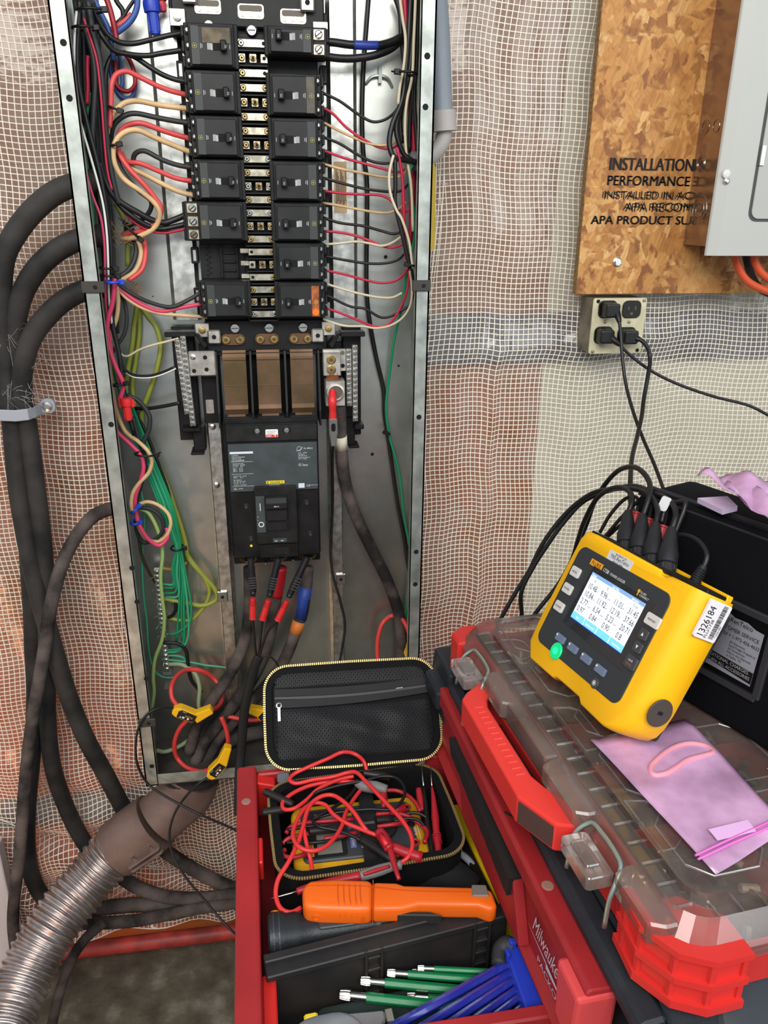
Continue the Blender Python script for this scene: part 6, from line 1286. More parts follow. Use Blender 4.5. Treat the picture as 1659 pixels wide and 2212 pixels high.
bl_ = MB(GF).cyl((.1192, -.0046, .0050), (0, -1, 0), .0058, .0022, n=20).build('backlight_button', BTD, fpn, bevel=.0006)
mb = MB(GF); mb.cyl((.1192, -.0069, .0050), (0, -1, 0), .0013, .0003, n=10)
for k in range(8): a = k*pi/4; mb.box(.1192+.0024*cos(a)-.0004, .1192+.0024*cos(a)+.0004, -.0072, -.0068, .0050+.0024*sin(a)-.0004, .0050+.0024*sin(a)+.0004)
mb.build('print', WHITE, bl_)
button(.1515, .0915, .0205, .0120, BTL, 'MEMORY', INK, size=.0030); button(.1492, .0752, .0120, .0110, BTD); button(.1500, .0612, .0120, .0110, BTD); button(.1510, .0450, .0165, .0135, BTD)
mb = MB(GF); mb.poly([(.1475, -.0082, .0735), (.1510, -.0082, .0735), (.1492, -.0082, .0772)]); mb.poly([(.1483, -.0082, .0632), (.1518, -.0082, .0632), (.1500, -.0082, .0595)]); mb.text('SAVE', (.1510, -.0082, .0458), (1, 0, 0), (0, 0, 1), .0030, align='CENTER'); mb.build('print', WHITE, fpn)
mb = MB(GF); mb.text('ENTER', (.1510, -.0082, .0418), (1, 0, 0), (0, 0, 1), .0026, align='CENTER'); mb.build('print', mat('print_orange', (206, 96, 50), .5), fpn)
lg = MB(GF).quad((.0275, -.0054, .1075), (.0500, -.0054, .1075), (.0500, -.0054, .1145), (.0275, -.0054, .1145)).build('logo_plate', mat('logo_amber2', (232, 158, 24), .5), fpn)
mb = MB(GF); mb.text('FLUKE', (.0388, -.0057, .1088), (1, 0, 0), (0, 0, 1), .0062, align='CENTER', wide=.98); mb.build('logo', INK, lg)
mb = MB(GF); mb.text('1738', (.0520, -.0055, .1080), (1, 0, 0), (0, 0, 1), .0060, wide=.9); mb.text('POWER LOGGER', (.0655, -.0055, .1082), (1, 0, 0), (0, 0, 1), .0042, wide=.82); mb.text('FLUKE', (.1185, -.0056, .1085), (1, 0, 0), (0, 0, 1), .0032); mb.text('CONNECT', (.1185, -.0056, .1055), (1, 0, 0), (0, 0, 1), .0030); mb.build('print', WHITE, fpn)
mb = MB(GF); mb.cyl((.1155, -.0052, .1098), (0, -1, 0), .0018, .0004, n=12); mb.box(.1148, .1162, -.0056, -.0053, .1048, .1085); mb.build('print', mat('connect_yellow', (232, 176, 40), .5), fpn)
ps = MB(GF).prism(rrect(.0470, .0885, .1208, .1330, .0015), -.0044, -.0034, 'y').build('property_sticker', mat('sticker_silver', (206, 208, 210), .4), pl)
mb = MB(GF); mb.text('PROPERTY OF', (.068, -.0046, .1298), (1, 0, 0), (0, 0, 1), .0030, align='CENTER'); mb.text('TRS-RenTelco', (.068, -.0046, .1252), (1, 0, 0), (0, 0, 1), .0058, align='CENTER', wide=.95); mb.text('800-501-8086', (.068, -.0046, .1216), (1, 0, 0), (0, 0, 1), .0032, align='CENTER'); mb.build('print', INK, ps)
# side face: number sticker and lock hole
SF = Fr(GF((BX1+.0015, 0, 0)), ya, -xa, za)   # local x runs back along the side, z up
st_ = MB(SF).prism(rrect(.0060, .0345, .098, .1365, .002), -.0036, -.0010, 'y').build('number_sticker', mat('sticker_white', (224, 222, 226), .5), pl)
mb = MB(SF); mb.text('1326184', (.0166, -.0039, .0995), (0, 0, 1), (-1, 0, 0), .0118, wide=.76); mb.text('FLU/1738', (.0212, -.0039, .1000), (0, 0, 1), (-1, 0, 0), .0050, wide=.95)
zz = .1010
while zz < .135:
    w = rnd.choice((.0003, .0005, .0009)); mb.quad((.0240, -.0039, zz), (.0300, -.0039, zz), (.0300, -.0039, zz+w), (.0240, -.0039, zz+w)); zz += w+rnd.choice((.0004, .0006))
mb.text('*1326184*', (.0330, -.0039, .1030), (0, 0, 1), (-1, 0, 0), .0030); mb.build('print', INK, st_)
lk = MB(SF).cyl((.0165, -.0006, .0165), (0, -1, 0), .0145, .0022, n=28).build('lock_disc', mat('lock_grey', (70, 62, 58), .6), pl, bevel=.0006)
MB(SF).box(.0130, .0190, -.0032, -.0026, .0150, .0185).build('lock_slot', DARK, lk)
# top: connector well and tabs
MB(GF).box(-.002, .128, .0015, .031, .1375, .1418).build('connector_well', mat('well_dark', (22, 20, 18), .6), pl)
MB(GF).box(.134, .185, .0045, .031, .1380, .1425).build('top_cover', BLK, pl, bevel=.001)
MB(GF).box(.098, .184, .0315, .0395, .138, .1450).build('back_lip', YL, pl, bevel=.001)
RB_ = mat('rubber_black', (30, 31, 34), .5)
BTS = ((1330, 1176, 1357, 1105), (1360, 1187, 1389, 1112), (1389, 1201, 1416, 1130), (1421, 1216, 1451, 1141))
BX = (.0485, .0708, .0945, .1168)
ARC = ([(1366, 1080), (1356, 1059), (1330, 1053), (1292, 1074), (1263, 1124), (1248, 1168), (1233, 1215), (1204, 1265), (1161, 1319), (1140, 1350)],
       [(1403, 1070), (1402, 1040), (1376, 1011), (1340, 1014), (1308, 1045), (1284, 1085), (1268, 1130), (1250, 1175), (1237, 1222), (1222, 1265), (1180, 1330)],
       [(1421, 1106), (1407, 1074), (1378, 1058), (1327, 1056), (1277, 1067), (1233, 1099), (1197, 1139), (1168, 1182), (1143, 1233), (1114, 1280), (1089, 1323), (1075, 1350)],
       [(1460, 1113), (1454, 1089), (1436, 1075), (1410, 1064), (1370, 1050), (1322, 1058), (1262, 1082), (1218, 1128), (1182, 1178), (1152, 1225), (1126, 1280), (1127, 1325), (1128, 1350)])
def gp(px, py, y): return GF(onf(GF, px, py, y))
for i in range(4):
    base = GF((BX[i], .014, .1375)); topd = gp(BTS[i][2], BTS[i][3], .020); d = (topd-base); L_ = d.length
    lead = thing('sensor_lead', ('first', 'second', 'third', 'last')[i]+' black round plug along the yellow logger with its cable arching over the back', 'sensor lead', base)
    MB().lathe(base, d, [(.0088, -.002), (.0088, L_*.16), (.0082, L_*.17), (.0100, L_*.19), (.0105, L_*.42), (.0092, L_*.5), (.0068, L_*.8), (.0042, L_), ], n=18).build('plug_boot', RB_, lead, smooth=True)
    rg = MB()
    for k in range(9): a = k*.7; u = d.orthogonal().normalized(); w = d.normalized().cross(u); c = base+d*.03+(u*cos(a)+w*sin(a))*.0086; rg.cyl(c, d, .0012, L_*.12, n=6)
    o = rg.build('plug_ribs', mat('rib_shiny', (60, 60, 60), .25, .3), lead); o['kind'] = 'stuff'
    n = len(ARC[i]); pts = [topd-d*.06]
    for j, (a, b2) in enumerate(ARC[i]):
        near = gp(a, b2, .022+.006*min(j, 5)); far = P(a, b2, -.385-.012*i); w = min(1, max(0, (j-2)/(n-5.0)))
        pts.append(near.lerp(far, w*w*(3-2*w)) if j < n-3 else far)
    # keep every point on its own sight line while it recedes
    MB().tube(pts, .0031, m=10, smooth=8).build('cable', WB, lead, smooth='all')
vr = mat('banana_red', (164, 34, 38), .4)
for i, (a, b2, c, d_, arc) in enumerate(((1375, 1108, 1360, 1160, [(1380, 1090), (1374, 1074), (1350, 1078), (1318, 1112), (1296, 1150)]), (1402, 1122, 1387, 1172, [(1408, 1092), (1402, 1070), (1385, 1078), (1345, 1115), (1308, 1158)]), (1433, 1137, 1417, 1186, [(1440, 1112), (1440, 1090), (1424, 1078), (1390, 1094), (1345, 1130), (1312, 1160)]))):
    p0 = gp(c, d_, .034); p1 = gp(a, b2, .036)
    vt = thing('voltage_lead', ('first', 'middle', 'last')[i]+' red banana plug standing between the black round plugs of the logger', 'test lead', p0)
    MB().lathe(p0, p1-p0, [(.0035, -.010), (.0042, 0), (.0058, (p1-p0).length*.9), (.0068, (p1-p0).length*.92), (.0068, (p1-p0).length)], n=14).build('plug', vr, vt, smooth=True)
    MB().tube([p1-(p1-p0)*.05]+[gp(x, y, .040+.006*j) for j, (x, y) in enumerate(arc)], .0022, m=8, smooth=7).build('lead', WB, vt, smooth='all')
ac = thing('adapter_cable', 'black adapter cord looping into the top of the yellow logger beside the bag', 'power cable', GF((.15, .028, .14)))
e0 = GF((.160, .026, .139)); e0 = GF(onf(GF, 1499, 1262, .026)); sp_ = [e0]+[gp(x, y, .027) for x, y in ((1507, 1243), (1521, 1222), (1527, 1200), (1515, 1175), (1490, 1159), (1462, 1158), (1448, 1190))]
MB().tube(sp_, .0026, m=8, smooth=7).build('cord', WB, ac, smooth='all')
MB().tube(sp_[:3], [.0058, .0050, .0036], m=10, smooth=4).build('strain_relief', RB_, ac, smooth=True)
rl = MB()
for k in range(6): q = sp_[0].lerp(sp_[2], .2+.12*k); rl.ring(q, sp_[2]-sp_[0], .0052-.0002*k, .0008, n=12, m=5)
rl.build('relief_rings', RB_, ac)
wp = [gp(x, y, .030) for x, y in ((1440, 1200), (1452, 1165), (1466, 1130), (1478, 1100), (1480, 1086), (1472, 1084), (1440, 1095), (1428, 1130))]
o = tag(MB().tube(wp, .0028, m=8, smooth=6).build('black_cable', WB, smooth='all'), 'black cable bending down behind the last round plug with a white tag', 'cable')
MB().prism(rrect(-.007, .007, -.007, .009, .003), -.0006, .0006, 'y', fr=Fr(gp(1434, 1090, .026), GF.x, GF.y, GF.z)).build('white_tag', mat('tag_white', (232, 234, 236), .5), o)

# ================================================================ black soft bag with clear pocket
ED = Vector((cos(radians(-67)), sin(radians(-67)), 0)); ND = Vector((ED.y, -ED.x, 0))   # ND faces the viewer's side
if ND.x > 0: ND = -ND
UPB = (Vector((0, 0, 1))-ND*.10).normalized()
BF = Fr((.452, -.72, 1.0615), ED, -ND, UPB)
bagm = mat('bag_black', (8, 9, 14), .85, bump=.25, bscale=420, spec=.2)
bg_ = thing('soft_bag', 'black soft fabric bag standing on the organizer behind the yellow logger', 'bag', BF((0, .04, 0)))
b_ = MB(BF); b_.prism(rrect(-.155, .33, 0, .212, .018, 4), 0, .085, 'y'); b_.build('bag_body', bagm, bg_, bevel=.008, seg=3, smooth=True)
zp = MB(BF); zp.tube([(-.150, .014, .2125), (0, .014, .2145), (.2, .014, .2145), (.325, .014, .2130)], .0034, m=6); zp.build('zipper', mat('zipper_black', (36, 36, 40), .45), bg_)
zp = MB(BF); zp.tube([(-.152, .002, .2065), (0, .001, .2085), (.2, .001, .2085), (.325, .001, .207)], .0016, m=6); zp.build('piping', mat('zipper_black', (36, 36, 40), .45), bg_)
pk = [onf(BF, *q, -.004) for q in ((1470, 1262), (1659, 1342), (1636, 1372), (1627, 1516), (1500, 1436))]
a, c_ = onf(BF, 1655, 1352, -.003), onf(BF, 1624, 1514, -.003)
px0, px1, pz0, pz1 = onf(BF, 1470, 1400, -.003)[0]-.02, (a[0]+c_[0])/2, c_[2], a[2]
fm = MB(BF)
fm.box(px0, px1, -.0035, .001, pz1-.004, pz1+.004); fm.box(px0, px1, -.0035, .001, pz0-.004, pz0+.004); fm.box(px1-.004, px1+.004, -.0035, .001, pz0, pz1); fm.box(px0-.004, px0+.004, -.0035, .001, pz0, pz1)
fm.build('pocket_binding', mat('binding', (46, 46, 50), .5), bg_, bevel=.001)
pa = [onf(BF, *q, -.0016) for q in ((1545, 1300), (1574, 1336), (1636, 1376), (1612, 1486), (1505, 1424), (1490, 1360))]
TLp, TRp, BRp, BLp = onf(BF, 1540, 1318, -.0016), onf(BF, 1636, 1376, -.0016), onf(BF, 1612, 1486, -.0016), onf(BF, 1506, 1426, -.0016)
pq = MB(BF).poly([TLp, onf(BF, 1556, 1322, -.0016), onf(BF, 1572, 1338, -.0016), onf(BF, 1600, 1350, -.0016), onf(BF, 1618, 1366, -.0016), TRp, BRp, BLp]).build('pocket_card', mat('card_white', (196, 198, 204), .6), bg_)
X_ = Vector(BRp)-Vector(BLp); Z_ = Vector(TLp)-Vector(BLp); wX = X_.length; X_ = X_.normalized(); Z_ = (Z_-X_*X_.dot(Z_)).normalized(); Hc = (Vector(TLp)-Vector(BLp)).dot(Z_)
def card(u, v, y=-.0024): p = Vector(BLp)+X_*(u*wX)+Z_*(v*Hc); return (p.x, y, p.z)
mb = MB(BF)
for s, u, v, h in (('RenTelco', .36, .88, .105), ('CUSTOMER SERVICE', .12, .74, .085), ('1-800-354 + 1-972-456-4632', .04, .63, .075), ('All Shipments', .45, .54, .05), ('Send Freight Prepaid to', .45, .48, .05), ('All Accessories', .45, .42, .05), ('Return this Shipment', .45, .36, .05), ('to Dallas, TX', .45, .30, .05)):
    mb.text(s, card(u, v), tuple(X_), tuple(Z_), h*Hc*1.1, wide=.92)
mb.build('card_print', INK, pq)
bk = MB(BF).poly([card(.0, .10, -.0022), card(1.0, .04, -.0022), card(1.0, .24, -.0022), card(.0, .27, -.0022)]).build('card_band', INK, pq)
mb = MB(BF); mb.text('ADDITIONAL CHARGES.', card(.04, .18, -.0026), tuple(X_), tuple(Z_), .085*Hc, wide=.9); mb.text('RETURN ALL ACCESSORIES', card(.03, .095, -.0026), tuple(X_), tuple(Z_), .08*Hc, wide=.9); mb.build('card_print', WHITE, pq)
pkf = MB(BF).quad((px0, -.0032, pz0), (px1, -.0032, pz0), (px1, -.0032, pz1), (px0, -.0032, pz1)).build('clear_window', clear_mat('pocket_clear', (252, 252, 254), .004, .0, .08), bg_)

# ================================================================ pink plastic bags
PKM = clear_mat('pink_plastic', (246, 208, 234), .60, .04, .2, transl=(236, 188, 232))
def sheet_obj(name, label, corners, fr, m_, nu=14, nv=10, amp=.002, lift=.0012, seed=1.0, cat='plastic bag', extra=None):
    a, b2, c, d = [Vector(p) for p in corners]; vs = []; fs = []
    for i in range(nu+1):
        for j in range(nv+1):
            u, v = i/nu, j/nv; p = a.lerp(b2, u).lerp(d.lerp(c, u), v)
            h = amp*(sin(u*7.3*seed+v*3.1)*.5+sin(v*9.7+u*4.2*seed)*.35+.6*sin(u*2.7+seed)*sin(v*3.3+seed)); p = p+fr.z*(h+lift+abs(amp))
            if extra: p = p+fr.z*extra(u, v)
            vs.append(p)
    for i in range(nu):
        for j in range(nv): k = i*(nv+1)+j; fs.append((k, k+nv+1, k+nv+2, k+1))
    mb = MB(); mb.add(vs, fs, WF); o = mb.build(name, m_, smooth='all', solid=.0005); tag(o, label, cat); return o
c4 = [Q(1275, 1604, 1.064), Q(1485, 1556, 1.064), Q(1700, 1800, 1.064), Q(1545, 1893, 1.064)]
c4[2] = Q(1705, 1795, 1.064)
pb = sheet_obj('plastic_bag', 'pink translucent zip bag lying flat on the organizer lid in front of the logger', c4, OF, PKM, 18, 12, .0012)
zl = MB()
for k in (0, 1): zl.tube([Q(1508-6*k, 1856-8*k, 1.069), Q(1580-6*k, 1822-8*k, 1.069), Q(1664-6*k, 1785-8*k, 1.069), Q(1690, 1770-8*k, 1.069)], .0011, m=6)
zl.build('zip_strip', mat('zip_pink', (226, 110, 196), .35), pb)
wl_ = [Q(1530, 1792, 1.0695), Q(1615, 1771, 1.0695), Q(1634, 1796, 1.0695), Q(1550, 1816, 1.0695)]
MB().poly(wl_).build('write_on_panel', mat('panel_pinkwhite', (222, 178, 226), .5), pb, solid=.0003)
rbp = [Q(x, y, 1.0672) for x, y in ((1405, 1660), (1420, 1640), (1455, 1615), (1490, 1606), (1525, 1612), (1540, 1625), (1520, 1632), (1485, 1642), (1455, 1662), (1435, 1672), (1412, 1674))]
mb = MB(); mb.tube(rbp, .0028, m=8, closed=True, smooth=5); tag(mb.build('rubber_band', mat('band_pink', (222, 150, 168), .6), smooth='all'), 'pale loop of band lying inside the pink bag on the organizer lid', 'rubber band')
tf = BF.at((0, .04, .218))
for lb, crn, sd in (('crumpled pink plastic bag heaped on top of the black bag, nearest the wall', ((1500, 1062), (1590, 1040), (1700, 1052), (1620, 1110)), 1.3), ('pink plastic bag folded on top of the black bag with its edge hanging over', ((1555, 1085), (1640, 1055), (1720, 1090), (1690, 1165)), 2.1)):
    z_ = tf.o.z+.018 if sd < 2 else tf.o.z+.012
    sheet_obj('plastic_bag', lb, [Q(x, y, z_) for x, y in crn], WF, PKM, 12, 10, .010, seed=sd)
z_ = tf.o.z+.004
ppr = MB().poly([Q(1506, 1086, z_), Q(1570, 1082, z_+.004), Q(1592, 1104, z_), Q(1560, 1112, z_-.002)]).build('document_pouch', mat('pouch_silver', (198, 180, 206), .3), solid=.006); tag(ppr, 'stack of silvery pouches beside the pink bags on the black bag', 'pouch')
# ================================================================ drawer contents: zip case
CASE = mat('case_fabric', (14, 14, 16), .85, bump=.3, bscale=600, spec=.25); LIN = mat('case_lining', (6, 6, 8), .9, bump=.3, bscale=700)
ZIP = mat('zip_brass', (186, 164, 108), .4, .6)
KF = frot((.092, -.588, FLZ), radians(3.5)); KW, KD, KH = .226, .164, .083
zc_ = thing('zip_case', 'open black zip case with a mesh-pocket lid, holding the tangled test leads', 'case', KF((0, 0, 0)))
o_ = rrect(-KW/2, KW/2, -KD/2, KD/2, .032, 6); i_ = rrect(-KW/2+.009, KW/2-.009, -KD/2+.009, KD/2-.009, .026, 6)
vs = []; fs = []; n = len(o_)
for r_, z in ((o_, .002), (o_, KH-.004), (rrect(-KW/2-.001, KW/2+.001, -KD/2-.001, KD/2+.001, .033, 6), KH), (i_, KH), (i_, .010)): vs += [(p[0], p[1], z) for p in r_]
for j in range(4): fs += [(j*n+i, j*n+(i+1) % n, (j+1)*n+(i+1) % n, (j+1)*n+i) for i in range(n)]
fs += [tuple(range(n-1, -1, -1)), tuple(4*n+i for i in range(n))]
MB(KF).add(vs, fs).build('tray', CASE, zc_, smooth=True)
def zip_line(fr, loop, z, parent, step=.0030, skip=None):
    """a brass tooth line along a closed outline"""
    pts = [Vector(fr((p[0], p[1], z))) for p in loop]; pts, _ = spline(pts, [0]*len(pts), 2, True); pts.append(pts[0])
    MB().tube([p for p in pts[:-1]], .0010, m=5, closed=True, smooth=0).build('zipper_tape', mat('zip_tape', (70, 62, 40), .7), parent)
    tb = MB(); s = 0
    for a, b2 in zip(pts, pts[1:]):
        L_ = (b2-a).length; d = (b2-a).normalized() if L_ > 0 else Vector((1, 0, 0)); w = fr.z.cross(d)
        while s < L_:
            c = a+d*s; f = Fr(c, d, w, fr.z); tb.box(-.0009, .0009, -.0016, .0016, -.0008, .0014, fr=f); s += step
        s -= L_
    o = tb.build('zipper_teeth', ZIP, parent); o['kind'] = 'stuff'
zip_line(KF, rrect(-KW/2-.002, KW/2+.002, -KD/2-.002, KD/2+.002, .034, 6), KH, zc_)
# lid leaning back from the far edge
Bl, Br = Q(606, 1668, .858), Q(930, 1643, .858); Tm = (P(580, 1462, -.405)+P(905, 1420, -.405))*.5; Bm = (Bl+Br)/2
lx = (Br-Bl).normalized(); lz = (Tm-Bm); LH = lz.length*1.03; lz = (lz-lx*lx.dot(lz)).normalized(); ly = lz.cross(lx)
KL = Fr(Bm, lx, lz, -ly) if (-ly).y < 0 else Fr(Bm, lx, lz, ly)
if KL.x.cross(KL.y).dot(KL.z) < 0: KL.x = -KL.x
LW = .240
o_ = rrect(-LW/2, LW/2, .004, LH, .032, 6)
i_ = rrect(-LW/2+.008, LW/2-.008, .012, LH-.008, .026, 6)
vs = []; n = len(o_); fs = []
for r_, z in ((rrect(-LW/2+.006, LW/2-.006, .010, LH-.006, .03, 6), -.040), (o_, -.026), (o_, -.002), (rrect(-LW/2-.001, LW/2+.001, .003, LH+.001, .033, 6), 0), (i_, 0), (i_, -.004)): vs += [(p[0], p[1], z) for p in r_]
for j in range(5): fs += [(j*n+i, j*n+(i+1) % n, (j+1)*n+(i+1) % n, (j+1)*n+i) for i in range(n)]
fs += [tuple(range(n-1, -1, -1)), tuple(5*n+i for i in range(n))]
ld = MB(KL).add(vs, fs).build('lid', CASE, zc_, smooth=True)
zip_line(KL, rrect(-LW/2-.002, LW/2+.002, .002, LH+.002, .034, 6), 0, ld)
# mesh pocket: a real net of cells with open holes
def net(parent, x0, x1, y0, y1, z, bulge, nm='mesh_net', cell=.0052, bar=.00055):
    mb = MB(KL); ny = int((y1-y0)/(cell*.62)); nx = int((x1-x0)/cell)
    def H(x, y):
        u = min(max((x-x0)/(x1-x0), 0), 1); v = min(max((y-y0)/(y1-y0), 0), 1); return z+bulge*(sin(pi*u)*sin(pi*v))**.6*(1+.15*sin(x*120)+.15*sin(y*150+x*60))
    for j in range(ny):
        yc = y0+(j+.5)*(y1-y0)/ny; off = (j % 2)*.5*cell
        for i in range(nx):
            xc = x0+(i+.25)*(x1-x0)/nx+off
            if xc < x0+.001 or xc > x1-.001: continue
            a_, b_ = cell*.5, (y1-y0)/ny*.9
            hx = [(xc-a_, yc), (xc-a_*.35, yc+b_*.55), (xc+a_*.35, yc+b_*.55), (xc+a_, yc), (xc+a_*.35, yc-b_*.55), (xc-a_*.35, yc-b_*.55)]
            ii = [(xc+(p[0]-xc)*.70, yc+(p[1]-yc)*.70) for p in hx]
            P3 = [(p[0], p[1], H(*p)) for p in hx]+[(p[0], p[1], H(*p)) for p in ii]
            mb.add(P3, [(k, (k+1) % 6, 6+(k+1) % 6, 6+k) for k in range(6)])
    o = mb.build(nm, mat('net_black', (46, 47, 52), .5), parent); o['kind'] = 'stuff'; return o
net(ld, -LW/2+.014, LW/2-.014, LH*.10, LH*.60, -.0005, .010)
net(ld, -LW/2+.014, LW/2-.014, LH*.80, LH*.945, -.001, .001)
MB(KL).prism(rrect(-LW/2+.009, LW/2-.009, .013, LH-.009, .026, 6), -.0034, -.0030, 'z').build('lining', LIN, ld)
def band(y0l, y0r, w, z, m_, nm):
    b_ = MB(KL); N_ = 14
    for i in range(N_):
        u0, u1 = i/N_, (i+1)/N_; x0, x1 = -LW/2+.012+(LW-.024)*u0, -LW/2+.012+(LW-.024)*u1
        f_ = lambda u: LH*(y0l+(y0r-y0l)*u)-.004*sin(pi*u)
        b_.add([(x0, f_(u0), z), (x1, f_(u1), z), (x1, f_(u1)+w, z), (x0, f_(u0)+w, z), (x0, f_(u0), z+.002), (x1, f_(u1), z+.002), (x1, f_(u1)+w, z+.002), (x0, f_(u0)+w, z+.002)], [(0,3,2,1), (4,5,6,7), (0,1,5,4), (2,3,7,6), (0,4,7,3), (1,2,6,5)])
    return b_.build(nm, m_, ld)
BD = mat('band_fabric', (30, 30, 33), .75, bump=.2, bscale=500)
band(.60, .66, .011, .002, BD, 'pocket_binding'); band(.715, .745, .010, .001, BD, 'pocket_binding'); band(.685, .715, .0035, .0025, mat('coil_dark', (42, 42, 46), .5), 'pocket_zipper')
zp_ = MB(KL).box(-LW/2+.0155, -LW/2+.0200, LH*.47, LH*.61, .004, .006).build('zip_pull', mat('pull_silver', (196, 204, 212), .25, .9), ld, bevel=.0006)
MB(KL).ring((-LW/2+.0178, LH*.625, .005), (0, 0, 1), .0032, .0009, n=12, m=5).build('pull_ring', mat('pull_silver', (196, 204, 212), .25, .9), ld)
MB(KL).poly([(.050, LH*.665, .0020), (.069, LH*.745, .0020), (.074, LH*.715, .0022), (.069, LH*.690, .0022)]).build('foil_packet', mat('foil', (190, 194, 196), .3, .5), ld, solid=.0005)
# hinge gusset and side straps
MB().add([KF((-KW/2+.03, KD/2, KH-.012)), KF((KW/2-.03, KD/2, KH-.012)), KL((LW/2-.03, .006, -.03)), KL((-LW/2+.03, .006, -.03)), KF((-KW/2+.03, KD/2-.003, KH)), KF((KW/2-.03, KD/2-.003, KH)), KL((LW/2-.03, .004, 0)), KL((-LW/2+.03, .004, 0))], [(0,1,2,3), (7,6,5,4), (0,3,7,4), (1,5,6,2)]).build('hinge', CASE, zc_)
for q in ((612, 1682), (905, 1642)):
    c = Q(q[0], q[1], .853); MB(Fr(c, KL.x, (0, .6, .8), (0, -.8, .6))).prism(rrect(-.0085, .0085, -.006, .008, .004), 0, .003, 'z').build('hinge_tab', mat('tab_grey', (66, 72, 82), .5), zc_, bevel=.001)

# ---- multimeter strapped in the case
MT = .838
tl, trr, blm = Q(630, 1742, MT), Q(915, 1738, MT), Q(632, 1880, MT)
MF_ = frot((tl.x+.002, tl.y, MT), radians(.5)); ML, MW = .160, .108     # x along the length, -y towards the viewer
mm = thing('multimeter', 'yellow and grey multimeter lying strapped in the zip case under the red leads', 'multimeter', MF_((ML/2, -MW/2, -.046)))
MYL = mat('meter_yellow', (226, 174, 26), .45, c2=(206, 152, 20), vscale=24); MDG = mat('meter_grey', (60, 64, 68), .5)
MB(MF_).prism(rrect(-.004, ML+.004, -MW-.003, .003, .016, 5), -.046, -.003, 'z').build('holster', MYL, mm, bevel=.006, seg=3, smooth=True)
fc_ = MB(MF_).prism(rrect(.008, ML-.010, -MW+.010, -.010, .008, 4), -.006, .0005, 'z').build('face', MDG, mm, bevel=.0015)
MB(MF_).prism(rrect(.012, .062, -MW+.014, -.016, .004, 3), 0, .0018, 'z').build('display_bezel', mat('meter_bezel', (34, 36, 40), .35), fc_)
MB(MF_).box(.026, .056, -MW+.018, -.022, .0018, .0022).build('display', mat('lcd', (122, 126, 118), .3), fc_)
lp_ = MB(MF_).box(.0135, .0215, -MW+.016, -MW+.040, .0018, .0022).build('logo_plate', mat('logo_amber3', (206, 142, 28), .5), fc_)
mb = MB(MF_); mb.text('FLUKE', (.0198, -MW+.017, .0024), (0, 1, 0), (-1, 0, 0), .0074, wide=.9); mb.build('logo', INK, lp_)
BB = mat('meter_button', (92, 104, 150), .5)
hb_ = MB(MF_).prism(rrect(.0665, .0745, -MW+.024, -MW+.040, .0012), .0005, .003, 'z').build('hold_button', BB, fc_, bevel=.0005)
mb = MB(MF_); mb.text('HOLD', (.0720, -MW+.0255, .0033), (0, 1, 0), (-1, 0, 0), .0050); mb.build('print', WHITE, hb_)
for y in (-.024, -.046): MB(MF_).prism(rrect(.0665, .0740, y-.006, y+.004, .0012), .0005, .003, 'z').build('button', mat('meter_button2', (196, 150, 40), .5) if y > -.03 else BB, fc_, bevel=.0005)
kn = MB(MF_).lathe((.105, -MW/2, .0005), (0, 0, 1), [(.024, 0), (.0235, .004), (.020, .006)], n=24).build('dial', mat('dial_dark', (32, 33, 36), .5), fc_)
MB(MF_).box(.083, .127, -MW/2-.003, -MW/2+.003, .0055, .0125).build('dial_grip', mat('dial_dark', (32, 33, 36), .5), kn, bevel=.002)
mb = MB(MF_); mb.text('AUTO-V', (.0835, -MW+.022, .0010), (0, 1, 0), (-1, 0, 0), .0058); mb.text('LoZ', (.0895, -MW+.028, .0010), (0, 1, 0), (-1, 0, 0), .0056); mb.text('OFF', (.0835, -MW+.050, .0010), (0, 1, 0), (-1, 0, 0), .0052); mb.text('A', (.137, -MW+.052, .0010), (0, 1, 0), (-1, 0, 0), .0064); mb.text('FUSED', (.152, -MW+.034, .0010), (0, 1, 0), (-1, 0, 0), .0048); mb.box(.154, .1546, -MW+.026, -MW+.058, .0008, .0012); mb.build('print', WHITE, fc_)
for y, c in ((-MW+.022, (176, 34, 34)), (-MW/2, (20, 20, 20)), (-.024, (176, 34, 34))):
    r_ = MB(MF_).ring((.146, y, .0012), (0, 0, 1), .0048, .0014, n=16, m=6).build('jack', mat('jack_%d' % c[0], c, .4), fc_)
    MB(MF_).cyl((.146, y, .0006), (0, 0, 1), .0036, .0004, n=14).build('jack_hole', DARK, r_)
s0, s1, s2, s3 = Q(771, 1700, .846), Q(800, 1708, .846), Q(822, 1866, .846), Q(785, 1870, .846)
mb = MB(); up = Vector((0, 0, 1))
ptsA = [Q(772, 1692, .832), Q(775, 1728, .8455), Q(783, 1800, .8465), Q(786, 1852, .8455), Q(788, 1882, .828)]; ptsB = [Q(800, 1690, .832), Q(806, 1728, .8455), Q(814, 1800, .8465), Q(820, 1848, .8455), Q(824, 1876, .828)]
vs = [p for p in ptsA]+[p for p in ptsB]+[p+up*.0014 for p in ptsA]+[p+up*.0014 for p in ptsB]; k = 5
fs = []
for i in range(4): fs += [(i, i+1, k+i+1, k+i), (2*k+i, 3*k+i, 3*k+i+1, 2*k+i+1), (i, 2*k+i, 2*k+i+1, i+1), (k+i, k+i+1, 3*k+i+1, 3*k+i)]
MB().add(vs, fs).build('strap', mat('strap_black', (26, 26, 29), .8, bump=.3, bscale=700), zc_, label='black elastic strap across the case')

